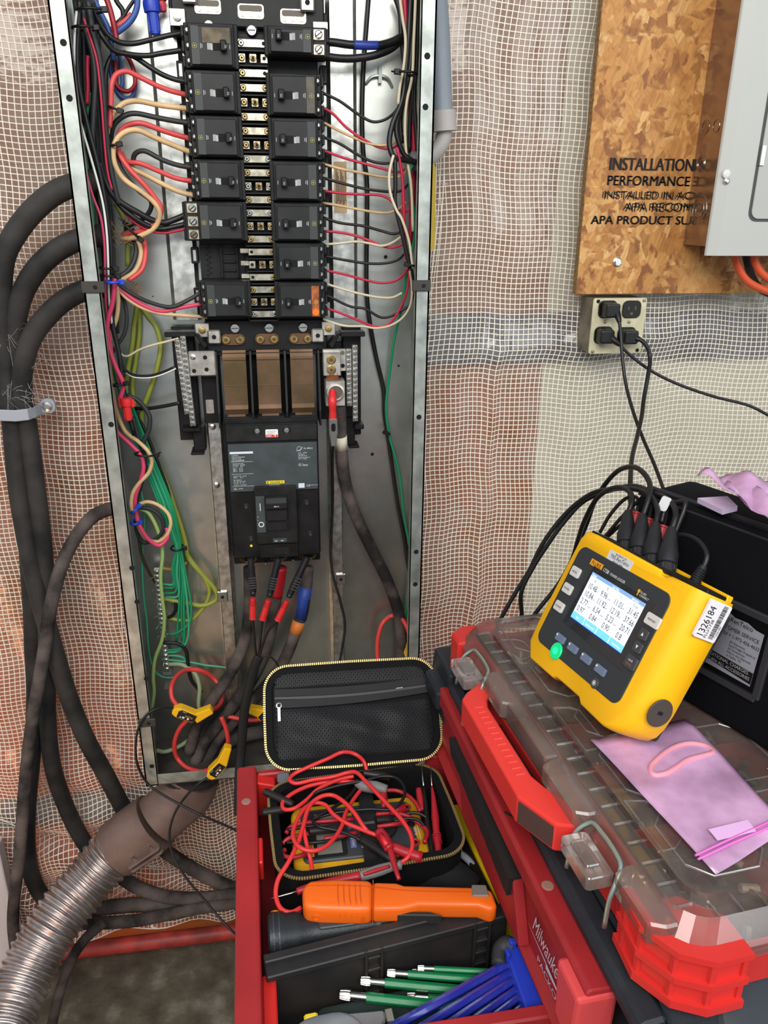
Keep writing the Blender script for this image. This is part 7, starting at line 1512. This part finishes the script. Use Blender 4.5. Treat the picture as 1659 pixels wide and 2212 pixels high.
# ---- test leads tangled over the meter
LR = mat('lead_red', (214, 50, 52), .4); LRD = mat('lead_dark_red', (168, 32, 44), .4); LK = mat('lead_black', (20, 20, 22), .4)
GRC = mat('clip_grey2', (120, 122, 122), .55)
def zt(pts, z, r, m_, nm, parent, sm=7, m2=9):
    n = len(pts); zz = [float(np.interp(i/(n-1), np.linspace(0, 1, len(z)), z)) for i in range(n)] if isinstance(z, (list, tuple)) else [z]*n
    rr = list(r) if isinstance(r, (list, tuple)) else r
    return MB().tube([Q(a, b2, c) for (a, b2), c in zip(pts, zz)], rr, m=m2, smooth=sm).build(nm, m_, parent, smooth='all')
t1 = thing('test_lead', 'long red test lead looping from the case hinge round to the grey and red probe', 'test lead', Q(740, 1640, .86))
zt([(793, 1668), (786, 1645), (767, 1629), (740, 1625), (708, 1639), (666, 1657), (634, 1673), (626, 1685), (637, 1692), (679, 1684), (719, 1678), (751, 1669), (768, 1668), (792, 1690), (814, 1713), (841, 1742), (868, 1771), (886, 1800), (891, 1827), (881, 1852), (864, 1865)], [.866, .885, .878, .868, .866, .870, .876, .878, .876, .866, .855], .0027, LR, 'lead', t1)
zt([(866, 1868), (846, 1872), (820, 1880), (785, 1891), (778, 1893)], [.853], [.0058, .0056, .0066, .0062, .005], GRC, 'grey_probe_body', t1, 4, 12)
zt([(842, 1871), (812, 1880), (785, 1889)], [.8585], [.002, .0026, .002], LRD, 'red_inlay', t1, 4)
zt([(780, 1892), (745, 1899), (700, 1908), (660, 1920), (641, 1926)], [.851, .846], [.0058, .0054, .0048, .0046, .004], LRD, 'probe_tip', t1, 4, 12)
zt([(645, 1925), (612, 1934), (582, 1942)], [.848, .846], [.0012, .001, .0004], STEEL, 'needle', t1, 2, 8)
t2 = thing('test_lead', 'red test lead doubled into flat loops at the upper corner of the case', 'test lead', Q(660, 1700, .86))
zt([(768, 1690), (732, 1688), (692, 1692), (661, 1700), (629, 1716), (610, 1735), (614, 1748), (634, 1747), (661, 1729), (687, 1705), (719, 1689), (748, 1680), (764, 1677)], [.864, .862, .860, .866, .868], .0027, LR, 'lead', t2)
t3 = thing('test_lead', 'red test lead making the big arch over the meter and dropping beside the orange tool', 'test lead', Q(700, 1720, .87))
zt([(650, 1961), (629, 1971), (608, 1964), (596, 1937), (600, 1902), (624, 1861), (642, 1824), (655, 1785), (664, 1752), (677, 1731), (698, 1719), (719, 1718), (745, 1734), (767, 1758), (785, 1785), (798, 1800)], [.848, .850, .868, .875, .878, .876, .862], .0027, LR, 'lead', t3)
t4 = thing('test_lead', 'red test lead ending at the small red hook clip on the meter', 'test lead', Q(800, 1800, .86))
zt([(650, 1752), (664, 1741), (682, 1734), (703, 1739), (719, 1758), (746, 1777), (777, 1790), (808, 1802), (822, 1806)], [.870, .872, .866, .862], .0026, LR, 'lead', t4)
zt([(819, 1797), (830, 1812), (842, 1835)], [.864, .864], [.0068, .0072, .0062], LRD, 'hook_body', t4, 4, 12)
zt([(822, 1803), (836, 1826)], [.871, .871], [.0035, .0035], mat('hook_red', (206, 40, 50), .4), 'hook_thumb', t4, 2, 10)
zt([(842, 1832), (850, 1862), (862, 1900)], [.862, .858], [.0046, .0036, .0024], LRD, 'hook_stem', t4, 3, 10)
zt([(845, 1829), (878, 1842), (912, 1853)], [.861, .858], [.0060, .0062, .0064], LRD, 'plug_sleeve', t4, 3, 12)
t5 = thing('test_lead', 'red test lead coiled in an oval over the meter display', 'test lead', Q(650, 1780, .87))
zt([(672, 1735), (653, 1753), (637, 1782), (633, 1808), (647, 1830), (674, 1838), (701, 1830), (722, 1811), (738, 1785), (746, 1758), (761, 1731), (780, 1705)], [.872, .876, .868, .862], .0026, LR, 'lead', t5)
t6 = thing('test_lead', 'red test lead dropping straight over the meter edge behind the orange tool', 'test lead', Q(665, 1840, .85))
zt([(656, 1790), (660, 1812), (665, 1835), (671, 1858), (675, 1885), (676, 1905)], [.872, .864, .852, .845], .0026, LR, 'lead', t6)
WN = 'dark red leads wound round the meter'
for lb, pts in (('dark red lead wound across the display end of the meter', [(764, 1769), (700, 1774), (655, 1778), (628, 1786), (618, 1800)]), ('dark red lead wound across the middle of the meter', [(690, 1797), (650, 1804), (622, 1812), (611, 1822)]), ('dark red lead hooked round the near corner of the meter', [(668, 1842), (640, 1851), (618, 1851), (609, 1842), (616, 1835)]), ('dark red lead stretched under the strap towards the dial', [(770, 1799), (735, 1806), (700, 1812)]),
    ('red lead curling round the jack end of the meter', [(812, 1759), (850, 1756), (878, 1762), (905, 1778), (922, 1796), (917, 1820)]), ('red lead stretched beside the dial', [(815, 1786), (842, 1782), (866, 1778), (880, 1770)])):
    o = zt(pts, [.846, .852, .850], .0028, LRD, 'test_lead', None) if False else None
    n = len(pts); o = MB().tube([Q(a, b2, .850+.003*sin(i*1.3)) for i, (a, b2) in enumerate(pts)], .0028, m=9, smooth=7).build('test_lead', LRD, smooth='all'); tag(o, lb, 'test lead', WN)
zt([(838, 1752), (875, 1745)], [.854], [.0052, .0062], LRD, 'test_plug', None, 2, 12); o = bpy.data.objects['test_plug']; tag(o, 'red plug end lying over the jack end of the meter', 'test lead plug')
k1 = thing('test_lead', 'thin black test lead arching wide over the top of the meter', 'test lead', Q(800, 1690, .87))
zt([(664, 1742), (674, 1718), (719, 1700), (788, 1686), (825, 1677), (852, 1679), (870, 1694), (874, 1716), (862, 1737), (845, 1748), (799, 1748), (746, 1753), (706, 1760), (674, 1772)], [.862, .872, .872, .864, .858], .0021, LK, 'lead', k1)
k2 = thing('test_lead', 'thin black test lead crossing the meter to the black hook probe', 'test lead', Q(700, 1780, .87))
zt([(770, 1700), (751, 1724), (719, 1745), (687, 1763), (676, 1770), (688, 1785), (724, 1793), (762, 1806), (778, 1815)], [.862, .868, .866, .862], .0021, LK, 'lead', k2)
zt([(776, 1812), (810, 1832), (842, 1854), (860, 1862)], [.860, .856], [.0048, .0056, .0054, .0046], LK, 'hook_probe', k2, 4, 12)
for lb, a, b2, z in (('upper black probe handle sticking out over the case edge', (572, 1710), (632, 1738), .862), ('lower black probe handle sticking out over the case edge', (567, 1755), (618, 1748), .858), ('black plug lying along the case hinge', (786, 1670), (842, 1679), .868), ('black plug across the middle of the meter', (668, 1796), (735, 1788), .856), ('short black plug end near the meter jacks', (812, 1772), (848, 1770), .853)):
    A, B = Q(a[0], a[1], z), Q(b2[0], b2[1], z-.004); t = thing('test_plug', lb, 'test lead plug', A)
    MB().tube([A, A.lerp(B, .3), A.lerp(B, .75), B], [.0046, .0050, .0054, .0042], m=12, smooth=3).build('sleeve', mat('plug_brownblack', (34, 28, 28), .45), t, smooth=True)
    MB().cyl(A-(B-A).normalized()*.0004, (A-B), .0034, .0006, n=12).build('socket', DARK, t)
for k, pts in enumerate(([(620, 1793), (660, 1786), (700, 1782), (752, 1779)], [(615, 1820), (660, 1821), (700, 1818), (750, 1808)], [(848, 1771), (880, 1757), (905, 1757), (922, 1766)], [(850, 1774), (880, 1768), (905, 1772), (916, 1784)])):
    o = MB().tube([Q(a, b2, .849+.004*sin(i)) for i, (a, b2) in enumerate(pts)], .0021, m=8, smooth=6).build('test_lead', LK, smooth='all'); tag(o, ('thin black lead wound across the meter display', 'thin black lead wound below the meter display', 'outer thin black lead bending round the jack end', 'inner thin black lead bending round the jack end')[k], 'test lead')
gc = thing('alligator_clip', 'grey insulated clip with a red jaw lying by the case strap', 'clip', Q(800, 1698, .865))
zt([(768, 1691), (785, 1697), (812, 1701), (836, 1706)], [.866, .864], [.004, .0075, .0082, .0060], GRC, 'grip', gc, 4, 12)
zt([(822, 1706), (829, 1722), (829, 1745)], [.862, .856], [.0062, .0052, .0030], LRD, 'jaw', gc, 3, 12)
gd = thing('test_lead', 'dark red lead leaving the grey insulated clip over the jack end', 'test lead', Q(880, 1720, .86))
zt([(836, 1707), (858, 1708), (880, 1718), (898, 1735), (908, 1752)], [.862, .856], .0026, LRD, 'lead', gd)
def probe_pen(label, pts, zs, rr, m_, tip_px, needle=True):
    t = thing('test_probe', label, 'test probe', Q(*pts[0], zs[0])); zt(pts, zs, rr, m_, 'handle', t, 4, 12)
    if needle: zt([tip_px, pts[0]], [zs[0]+.004, zs[0]], [.0006, .0011], STEEL, 'needle', t, 0, 8)
    return t
pr_ = probe_pen('red needle probe standing in the side of the case', [(933, 1698), (937, 1730), (940, 1765), (944, 1812), (949, 1855)], [.858, .836], [.0014, .0034, .0050, .0042, .0046], LRD, (930, 1657))
mb = MB()
for k in range(5): q = Q(943+.7*k, 1803+5*k, .844-.0016*k); mb.ring(q, (0, -.9, -.3), .0050, .0010, n=12, m=5)
mb.build('grip_rings', LRD, pr_)
probe_pen('black needle probe beside the red one in the case', [(915, 1698), (919, 1735), (923, 1780), (930, 1820), (935, 1856)], [.858, .836], [.0012, .0030, .0032, .0034, .0040], LK, (910, 1649))
probe_pen('short red probe sleeve leaning in the case corner', [(904, 1704), (908, 1728), (912, 1752)], [.856, .846], [.0040, .0046, .0042], LRD, None, False)

# ---- orange clamp tester
ca, cb = Q(650, 1942, .868), Q(1072, 1947, .868); CXv = (cb-ca); CLn = CXv.length; CXv = CXv.normalized()
KO = Fr(ca, CXv, Vector((0, 0, 1)).cross(CXv), (0, 0, 1))
ct = thing('clamp_tester', 'bright orange handheld tester lying across the drawer below the zip case', 'tester', KO((CLn*.5, 0, -.03)))
ORG = mat('tester_orange', (236, 104, 24), .38); ORG2 = mat('tester_seam', (196, 80, 18), .5)
L_ = CLn
b_ = MB(KO); b_.prism([(.004, -.014), (.000, .010), (.006, .022), (L_*.16, .0245), (L_*.34, .0235), (L_*.37, .021), (L_*.37, -.016), (L_*.30, -.0175), (L_*.10, -.0165)], -.020, .006, 'z'); b_.build('head', ORG, ct, bevel=.007, seg=4, smooth=True)
b_ = MB(KO); b_.prism([(L_*.365, -.016), (L_*.365, .021), (L_*.49, .0205), (L_*.53, .017), (L_*.95, .0155), (L_*.985, .010), (L_*1.0, -.010), (L_*.965, -.0155), (L_*.90, -.009), (L_*.60, -.009), (L_*.51, -.015)], -.017, .005, 'z'); hb2 = b_.build('handle', ORG, ct, bevel=.005, seg=3, smooth=True)
sm = MB(KO)
for x in (.30, .275, .245, .215, .185): sm.tube([(L_*x, .0235, -.006), (L_*x, .0190, .0042), (L_*x+.001, 0, .0064), (L_*x+.003, -.0130, .0050), (L_*x+.004, -.0178, -.006)], .0006, m=4)
sm.box(L_*.366, L_*.370, -.0165, .0215, -.016, .0062); sm.tube([(L_*.02, .012, .006), (L_*.2, .013, .0066), (L_*.36, .012, .0062), (L_*.55, .008, .0054), (L_*.95, .007, .0052)], .0005, m=4)
sm.build('seam', ORG2, ct)
MB(KO).prism([(L_*.875, .001), (L_*.88, .0165), (L_*.955, .0165), (L_*.965, .001)], .0042, .0068, 'z').build('pocket_clip', mat('clip_grey3', (112, 108, 102), .5), ct, bevel=.0012)
MB(KO).prism([(L_*.49, -.0155), (L_*.545, -.0105), (L_*.66, -.0105), (L_*.72, -.0155)], -.017, -.004, 'z').build('battery_cover', mat('tester_dark', (40, 40, 40), .6), ct, bevel=.001)
mb = MB(KO); mb.ring((L_*.085, -.0168, -.008), (0, -1, 0), .0036, .0006, n=14, m=4)
for k in range(3): mb.box(L_*.31+.002*k, L_*.3115+.002*k, -.0182, -.0172, -.012, -.005)
mb.build('raised_mark', ORG, ct)

# ---- flashlight
fa, fb = Q(580, 2026, .834), Q(992, 1972, .834); d = (fb-fa); FLn = d.length; d = d.normalized()
fl = thing('flashlight', 'black flashlight lying below the orange tester', 'flashlight', fa)
FB = mat('flash_black', (42, 46, 50), .4, .3, bump=.15, bscale=500)
MB().lathe(fa, d, [(.0225, 0), (.0245, .002), (.0245, .016), (.0225, .019), (.0228, .030), (.0196, .036), (.0178, .05), (.0172, FLn*.53), (.0165, FLn*.56)], n=28).build('head', FB, fl, smooth=True)
MB().lathe(fa+d*(FLn*.55), d, [(.0168, 0), (.0172, .002), (.0168, FLn*.40), (.0150, FLn*.42)], n=28).build('tail', FB, fl, smooth=True)
n_ = Vector((0, 0, 1)); w = n_.cross(d); fF = Fr(fa, d, w, n_); rb = MB(fF)
for k in range(16): a = -.9+k*.16; rb.box(FLn*.57, FLn*.94, .0170*sin(a)-.0007, .0170*sin(a)+.0007, .0170*cos(a)-.001, .0170*cos(a)+.0006)
rb.build('knurl_ribs', mat('flash_rib', (66, 70, 76), .4, .4), fl)
MB(fF).prism(rrect(.034+.02, .075+.02, -.012, -.001, .003), .0145, .0180, 'z').build('side_panel', mat('flash_panel', (58, 62, 68), .45), fl, bevel=.001)
MB(fF).prism(rrect(.085, .104, -.004, .008, .006), .0165, .0195, 'z').build('switch', mat('flash_switch', (70, 74, 76), .6), fl, bevel=.001)
mb = MB(fF)
for k in range(3): mb.box(.058+.003*k, .0595+.003*k, .003, .009-.001*k, .0175, .0178)
mb.build('print', WHITE, fl)
for k, z in enumerate((.0245, .0245)):
    mb = MB(fF); mb.ring((.006+.006*k, 0, 0), (1, 0, 0), .0240, .0012, n=28, m=5); mb.build('head_ring', mat('flash_rib', (66, 70, 76), .4, .4), fl)
yc = thing('yellow_clip', 'small yellow-tipped black clip between the flashlight and the orange tester', 'clip', Q(600, 1980, .845))
zt([(583, 1977), (592, 1972), (604, 1973)], [.842], [.0022, .0028, .0030], mat('clip_yellow', (222, 178, 30), .45), 'tip', yc, 4, 8); zt([(602, 1974), (630, 1973), (655, 1970)], [.842], [.0036, .0042, .0040], BLK, 'body', yc, 4, 10)

# ---- black divider bin across the drawer
da, db_ = Q(573, 2096, .850), Q(1095, 1962, .850); d = (db_-da); DLn = d.length; d = d.normalized(); DV = Fr(da, d, Vector((0, 0, 1)).cross(d), (0, 0, 1))
dv = thing('divider_bin', 'long black divider bin slanting across the drawer', 'divider', DV((DLn/2, 0, -.08)))
DVM = mat('divider_black', (34, 34, 36), .5, c2=(48, 44, 42), vscale=16)
b_ = MB(DV); b_.box(0, DLn, -.009, .009, -.008, 0); b_.box(0, DLn*.66, .004, .014, -.004, .006); b_.box(0.004, DLn, -.003, .003, FLZ-.852+.002, -.006); b_.build('rim', DVM, dv, bevel=.0012)
for x in (.42, .88):
    b_ = MB(DV); b_.box(DLn*x-.010, DLn*x-.007, -.010, -.003, -.074, .001); b_.box(DLn*x+.007, DLn*x+.010, -.010, -.003, -.074, .001)
    for k in range(4): b_.box(DLn*x-.007, DLn*x+.007, -.009, -.003, -.014-.017*k, -.010-.017*k)
    b_.build('slot_guide', DVM, dv, bevel=.0006)
b_ = MB(DV)
for x in (.34, .62): b_.box(DLn*x-.010, DLn*x+.010, .0085, .0092, -.002, .0004)
b_.build('latch_mark', DARK, dv)
fx_ = DF((.03, DL+.016, 0)); MB(DF).box(.030, RX-.01, DL+.016, -.27, FLZ+.0005, FLZ+.003).build('bin_mat', mat('bin_black', (18, 19, 20), .6, bump=.2, bscale=200), dv)

# ---- green hex keys with splined tips
GRN = mat('key_green', (18, 122, 72), .3, bump=.05, bscale=300)
KEYS = (('lowest green hex key with a splined tip, resting on the bin floor', (735, 2148), (1075, 2186), .806, .0054), ('second green hex key, tip just above the lowest one', (780, 2118), (1095, 2148), .812, .0049), ('third green hex key up from the bin floor', (837, 2101), (1105, 2122), .815, .0042), ('topmost green hex key with the small splined tip', (903, 2091), (1110, 2102), .818, .0033), ('thin green hex key showing only a short tip between the larger ones', (890, 2098), (1100, 2112), .812, .0026), ('green hex key lying under the lowest splined pair', (880, 2152), (1085, 2166), .802, .0042))
for lb, a, b2, z, r_ in KEYS:
    A, B = Q(a[0], a[1], z), Q(b2[0], b2[1], z+.004); t = thing('hex_key', lb, 'hex key', A, 'green hex keys in the bin'); d = (B-A); L_ = d.length; d = d.normalized()
    tl_ = r_*5.2
    MB().cyl(A+d*tl_*.98, d, r_, L_-tl_, n=6).build('shank', GRN, t, bevel=.0006)
    MB().lathe(A+d*tl_*.38, d, [(r_*.82, 0), (r_*.82, tl_*.62)], n=14).build('collar', STEEL, t, smooth=True)
    u = d.orthogonal().normalized(); w = d.cross(u); sp_ = MB()
    sp_.lathe(A, d, [(r_*.62, 0), (r_*.66, tl_*.4)], n=12)
    for k in range(6):
        a_ = k*pi/3; c = (u*cos(a_)+w*sin(a_))*r_*.66; sp_.tube([A+c*.9, A+c+d*tl_*.2, A+c+d*tl_*.36, A+c*.7+d*tl_*.46], [r_*.24, r_*.34, r_*.34, r_*.1], m=6, smooth=2)
    sp_.build('splined_tip', STEEL, t, smooth=True)
# ---- blue hex key set in its holder
BLM = mat('key_blue', (32, 46, 150), .16, coat=.6); BLH = mat('holder_blue', (36, 62, 190), .4)
ha, hb3 = Q(1100, 2062, .842), Q(1142, 2178, .842); hd2 = (hb3-ha).normalized(); hn = Vector((0, 0, 1)); hx = hd2.cross(hn)   # hx: across the bundle, along the keys
if hx.x < 0: hx = -hx
HF = Fr(ha, hx, hd2, hx.cross(hd2)); HL = (hb3-ha).length
ho = thing('key_holder', 'blue plastic holder clip gripping the blue hex keys', 'holder', HF((0, HL/2, -.03)))
sg = 1 if HF.z.z > 0 else -1
b_ = MB(HF); b_.box(-.004, .018, -.006, HL+.004, min(-.030*sg, .004*sg), max(-.030*sg, .004*sg)); b_.box(-.006, -.002, .004, .010, min(0, .012*sg), max(0, .012*sg)); b_.box(.002, .010, -.012, -.004, min(-.01*sg, .010*sg), max(-.01*sg, .010*sg)); b_.build('clip_body', BLH, ho, bevel=.003, seg=2)
dk = MB().tube([Q(1078, 2085, .835), Q(1082, 2052, .838), Q(1096, 2040, .842), Q(1112, 2048, .842)], [.008, .009, .009, .008], m=12).build('dark_grip', mat('grip_dark', (42, 44, 48), .6), ho, smooth='all')
LB = [Q(800, 2246, .834), Q(842, 2262, .834), Q(880, 2272, .832), Q(915, 2280, .830), Q(950, 2285, .828), Q(985, 2290, .826), Q(1015, 2300, .824)]
for k in range(7):
    B = HF((.006, HL*(.02+.15*k), (-.008-.0015*(k % 2))*sg)); A = LB[k]; r_ = .0052-.00035*k
    t = MB().cyl(A, B-A, r_, (B-A).length+.004, n=6).build('hex_key', BLM, bevel=.0007)
    tag(t, ('largest blue hex key at the upper edge of the holder', 'second blue hex key from the upper edge of the holder', 'third blue hex key from the upper edge of the holder', 'middle blue hex key in the holder', 'third blue hex key from the lower edge of the holder', 'second blue hex key from the lower edge of the holder', 'smallest blue hex key at the lower edge of the holder')[k], 'hex key', 'blue hex keys in the holder')
# ---- tape measure and small leftovers
tm = thing('tape_measure', 'silver tape measure with a yellow centre at the bottom edge of the drawer', 'tape measure', Q(715, 2262, .80))
TF = frot(Q(716, 2262, .822), radians(4))
MB(TF).prism(rrect(-.042, .036, -.042, .036, .030, 6), -.040, 0, 'z').build('case', mat('tape_silver', (170, 178, 190), .25, .6), tm, bevel=.004, seg=2, smooth=True)
MB(TF).prism([(.028, .006), (.050, .010), (.058, .020), (.058, .030), (.020, .034)], -.034, -.004, 'z').build('mouth', mat('tape_mouth', (150, 152, 156), .4, .5), tm, bevel=.002)
MB(TF).box(.058, .066, .016, .030, -.030, -.004).build('hook', STEEL, tm, bevel=.0006)
MB(TF).cyl((0, -.002, 0), (0, 0, 1), .022, .0008, n=28).build('badge', mat('tape_yellow', (232, 206, 40), .45), tm)
MB(TF).ring((0, -.002, .0004), (0, 0, 1), .0225, .0012, n=28, m=5).build('badge_ring', INK, tm)
MB(TF).box(-.022, -.008, .034, .041, -.014, -.002).build('lock_tab', mat('tape_yellow', (232, 206, 40), .45), tm, bevel=.002)
b_ = MB(DF).prism([(.075, -.345), (.080, -.310), (.215, -.300), (.23, -.345)], FLZ+.0035, FLZ+.024, 'z').build('folded_cloth', mat('cloth_green', (44, 58, 54), .9, bump=.3, bscale=200), bevel=.008, seg=3, smooth=True); tag(b_, 'dark green folded cloth pouch under the green hex keys', 'pouch')
cl = MB(); cl.tube([Q(842, 1905, .808), Q(880, 1888, .812), Q(930, 1882, .814), Q(985, 1893, .812), Q(1030, 1915, .806)], [(.014, .018), (.018, .022), (.018, .022), (.016, .02), (.01, .012)], m=12, smooth=5, flat=(0, 0, 1)); tag(cl.build('black_cloth', mat('cloth_black', (18, 19, 22), .9, bump=.4, bscale=260), smooth='all'), 'bunched black cloth between the zip case and the orange tester', 'cloth')
ho_ = mat('hose_grey', (150, 156, 162), .4)
for k, (lb, pts, z) in enumerate((('upper coil of grey tubing in the drawer corner', [(975, 1835), (1003, 1850), (1028, 1878), (1040, 1905), (1050, 1925)], [.812, .80]), ('lower coil of grey tubing in the drawer corner', [(955, 1862), (985, 1868), (1010, 1885), (1025, 1908), (1042, 1930)], [.803, .796]), ('inner coil of grey tubing in the drawer corner', [(984, 1826), (1016, 1848), (1040, 1880), (1058, 1915)], [.806, .80]))):
    n = len(pts); o = MB().tube([Q(a, b2, float(np.interp(i/(n-1), (0, 1), z))) for i, (a, b2) in enumerate(pts)], .0046, m=10, smooth=6).build('grey_tube', ho_, smooth='all'); tag(o, lb, 'tubing', 'grey tubing in the drawer corner')
yt_ = thing('yellow_level', 'long yellow and black tool lying under the upper drawer beside the zip case', 'tool', Q(1020, 1820, .80))
ya_, yb_ = Q(978, 1738, .815), Q(1100, 1985, .815); d = (yb_-ya_); L_ = d.length; d = d.normalized(); s_ = Vector((0, 0, 1)).cross(d); YF = Fr(ya_, d, s_, (0, 0, 1))
MB(YF).box(0, L_, -.002, .010, -.036, 0).build('yellow_edge', mat('tool_yellow', (236, 196, 22), .45), yt_, bevel=.0015)
MB(YF).box(0, L_, -.013, -.002, -.038, -.004).build('black_edge', BLK, yt_, bevel=.0015)
